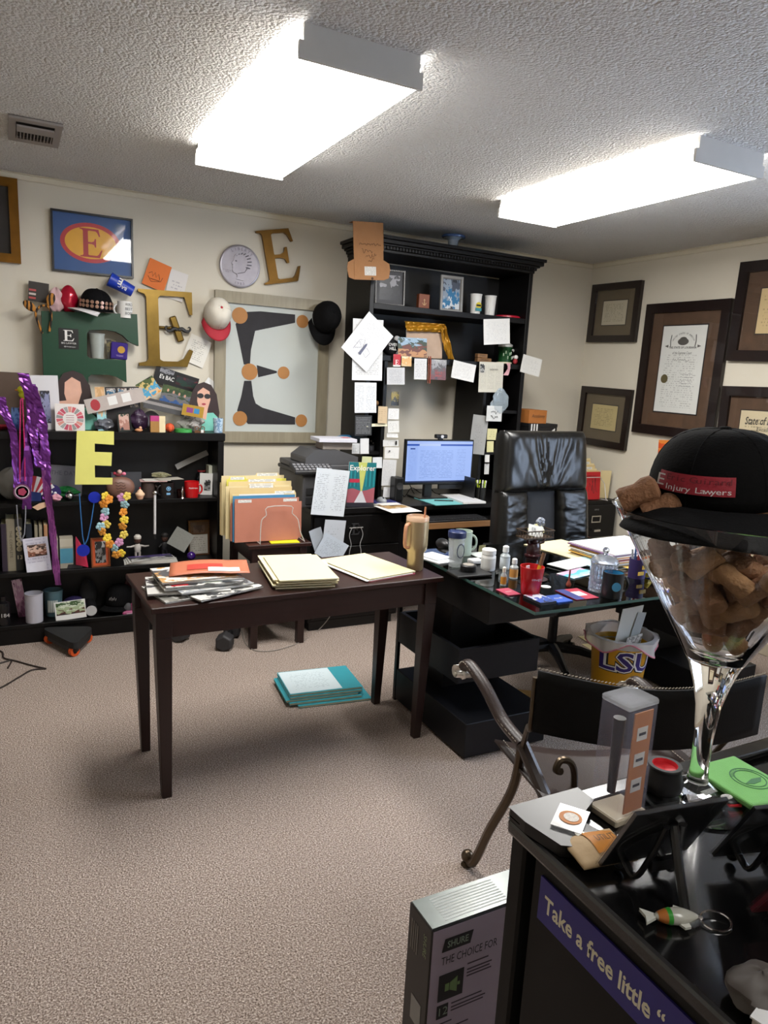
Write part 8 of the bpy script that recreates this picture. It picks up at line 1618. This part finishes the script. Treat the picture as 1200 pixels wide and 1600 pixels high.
for cs, lb, c in ((((1064, 1216), (1082, 1210), (1108, 1226), (1090, 1233)), 'white card lying behind the martini glass stem', '#c3c3c0'), (((1094, 1240), (1112, 1234), (1118, 1240), (1100, 1247)), 'tiny printed ticket near the martini glass foot', '#b5b5b0')): flat('ticket', lb, 'ticket', cs, ZN+.010, printed(c, '#3a3a3a', 4, .5, .1, .1, 1, 9), .001)
t = thing('race_car_keyring', 'small red black and white moulded keyring', 'keyring', TM(*N(1140, 1262)) @ RM(0, 0, -.3)); MB().grid(16, 8, lambda u, v: (.018*math.cos(2*PI*u)*math.cos(PI*(v-.5)), .011*math.sin(2*PI*u)*math.cos(PI*(v-.5)), .009+.009*math.sin(PI*(v-.5)))).build('body', mat('#17171a', .3), t, smooth=True); MB().box(-.012, .010, -.0122, -.008, .007, .012).build('red_stripe', REDP, t); MB().sphere((-.006, .002, .017), (.010, .006, .003)).build('white_top', WHITE, t, smooth=True)
# fish keyring
Q = N(1055, 1442); t = thing('fish_keyring', 'clear plastic fish keyring with green and orange stripes', 'keyring', TM(*Q) @ RM(0, 0, -.42))
def fish(u, v):
    x = -.026+.052*u; r = .0095*math.sin(PI*(.06+.9*u))**.7*(1.15-.25*abs(u-.6)); a = 2*PI*v; return (x, r*math.cos(a), .009+r*.85*math.sin(a))
MB().grid(20, 14, fish).build('body', mat('#a9a89e', .2, var=.1), t, smooth=True)
MB().grid(5, 14, lambda u, v: tuple(Vector(fish(.06+.2*u, v))+Vector((0, .0006*math.cos(2*PI*v), .0006*math.sin(2*PI*v))))).build('orange_band', mat('#a0602a', .3), t, smooth=True); MB().grid(4, 14, lambda u, v: tuple(Vector(fish(.26+.1*u, v))+Vector((0, .0006*math.cos(2*PI*v), .0006*math.sin(2*PI*v))))).build('green_band', mat('#2c8a2c', .3), t, smooth=True)
MB().prism([(-.024, -.002), (-.040, -.011), (-.037, 0), (-.040, .012), (-.024, .003)], .006, .010).build('tail', mat('#c2c2ba', .2), t, bevel=.001); MB().prism([(-.002, .008), (.004, .017), (.010, .014), (.010, .008)], .008, .010).prism([(0, -.009), (.004, -.016), (.012, -.014), (.012, -.008)], .004, .007).build('fins', mat('#c2c2ba', .2), t)
MB().tube([(.026, 0, .008), (.032, .001, .006)], .0022, 6).build('loop', STEEL, t); MB().tube([(.049+.018*math.cos(2*PI*i/28), .0+.014*math.sin(2*PI*i/28), .003+.002*math.sin(2*PI*i/28)) for i in range(28)], .0013, 6, closed=True).build('split_ring', CHROME, t, smooth=True)
# grey hand-exerciser and notebook at the near edge
Q = N(1182, 1570); crumple('grey_putty', 'lumpy dark grey moulded hand grip at the cabinet edge', 'hand grip', tuple(Q), (.034, .028, .020), mat('#4a4440', .6), 51, .22)
t = thing('white_notebook', 'thick white notebook beside the grey hand grip', 'notebook', TM(N(1200, 1590).x+.052, N(1200, 1590).y-.085, ZN) @ RM(0, 0, .25)); MB().box(-.07, .09, -.10, .10, 0, .002).box(-.07, .09, -.10, .10, .0221, .024).build('cover', mat('#c9c9c9', .6), t); MB().box(-.068, .088, -.098, .098, .0021, .022).build('page_block', mat('#a9a39b', .7, var=.1), t)
# ================================================================== microphone carton on the floor behind the cabinet
SB = thing('microphone_carton', 'tall black and mauve wireless microphone carton on the carpet', 'carton', (.722, 1.066, 0)); BH = .45
MVE = mat('#b5a5b2', .55, var=.05); BKB = mat('#1d1917', .45, var=.1)
MB().box(0, .27, 0, .092, 0, BH-.002, mi=0).build('carton', BKB, SB, bevel=.002); fr = MB().box(.004, .268, -.0008, 0, .003, BH-.006).build('front_print', MVE, SB); MB().box(.003, .267, .003, .089, BH-.0018, BH).build('top_panel', mat('#7d8480', .25, .2, var=.2), SB)
tp = MB()
for i in range(9): tp.box(.04, .20, .012+i*.008, .015+i*.008, BH+.0001, BH+.0004)
tp.build('top_print', mat('#a9ada9', .4), SB)
lb_ = MB().prism([(.028, BH-.062), (.098, BH-.062), (.104, BH-.032), (.034, BH-.032)], 0, .0008, TM(0, -.001, 0) @ FB).build('logo_plate', INK, fr); text(lb_, 'SHURE', TM(.066, -.0022, BH-.047) @ FB, .022, mat('#8fa08a', .5), width=.052, bold=.0005)
text(fr, 'THE CHOICE FOR', TM(.028, -.0016, BH-.085) @ FB, .028, INK, width=.142, align='LEFT')
ip = MB().box(.026, .088, -.0016, -.001, BH-.182, BH-.118).build('icon_panel', INK, fr); MB().prism([(.042, BH-.160), (.052, BH-.160), (.052, BH-.142), (.042, BH-.142)], 0, .0006, TM(0, -.0017, 0) @ FB).prism([(.054, BH-.160), (.072, BH-.170), (.072, BH-.132), (.054, BH-.142)], 0, .0006, TM(0, -.0017, 0) @ FB).prism([(.073, BH-.155), (.079, BH-.155), (.079, BH-.147), (.073, BH-.147)], 0, .0006, TM(0, -.0017, 0) @ FB).build('speaker_icon', mat('#77945a', .5), ip)
np2 = MB().box(.026, .054, -.0016, -.001, BH-.225, BH-.192).build('number_panel', INK, fr); text(np2, '12', TM(.040, -.0020, BH-.209) @ FB, .028, mat('#8fa08a', .5))
for i, (x0, x1, z0) in enumerate(((.096, .15, .112), (.096, .16, .126), (.096, .155, .134), (.096, .16, .142), (.062, .14, .196), (.062, .15, .206), (.062, .145, .214), (.026, .066, .238), (.05, .11, .256))): MB().box(x0, x1, -.0014, -.001, BH-z0-.003, BH-z0).build('print_line', mat('#4a4048', .6), fr)
MB().box(.03, .12, -.0016, -.001, BH-.325, BH-.30).build('device_picture', INK, fr); MB().tube([(.045, -.0015, BH-.30), (.038, -.0015, BH-.28)], .0012, 4).tube([(.105, -.0015, BH-.30), (.112, -.0015, BH-.275)], .0012, 4).build('antenna_picture', INK, fr)
text(SB, 'SHURE', TM(-.0008, .022, BH-.055) @ FXM @ RM(0, 0, -PI/2), .018, mat('#7f9468', .5), name='side_logo'); MB().box(-.0010, -.0004, .02, .06, BH-.26, BH-.20).build('side_label', mat('#8f8d8a', .6), SB)
for i in range(4): MB().box(-.0010, -.0004, .05+i*.008, .054+i*.008, BH-.10, BH-.03).build('side_print', mat('#77736e', .6), SB)
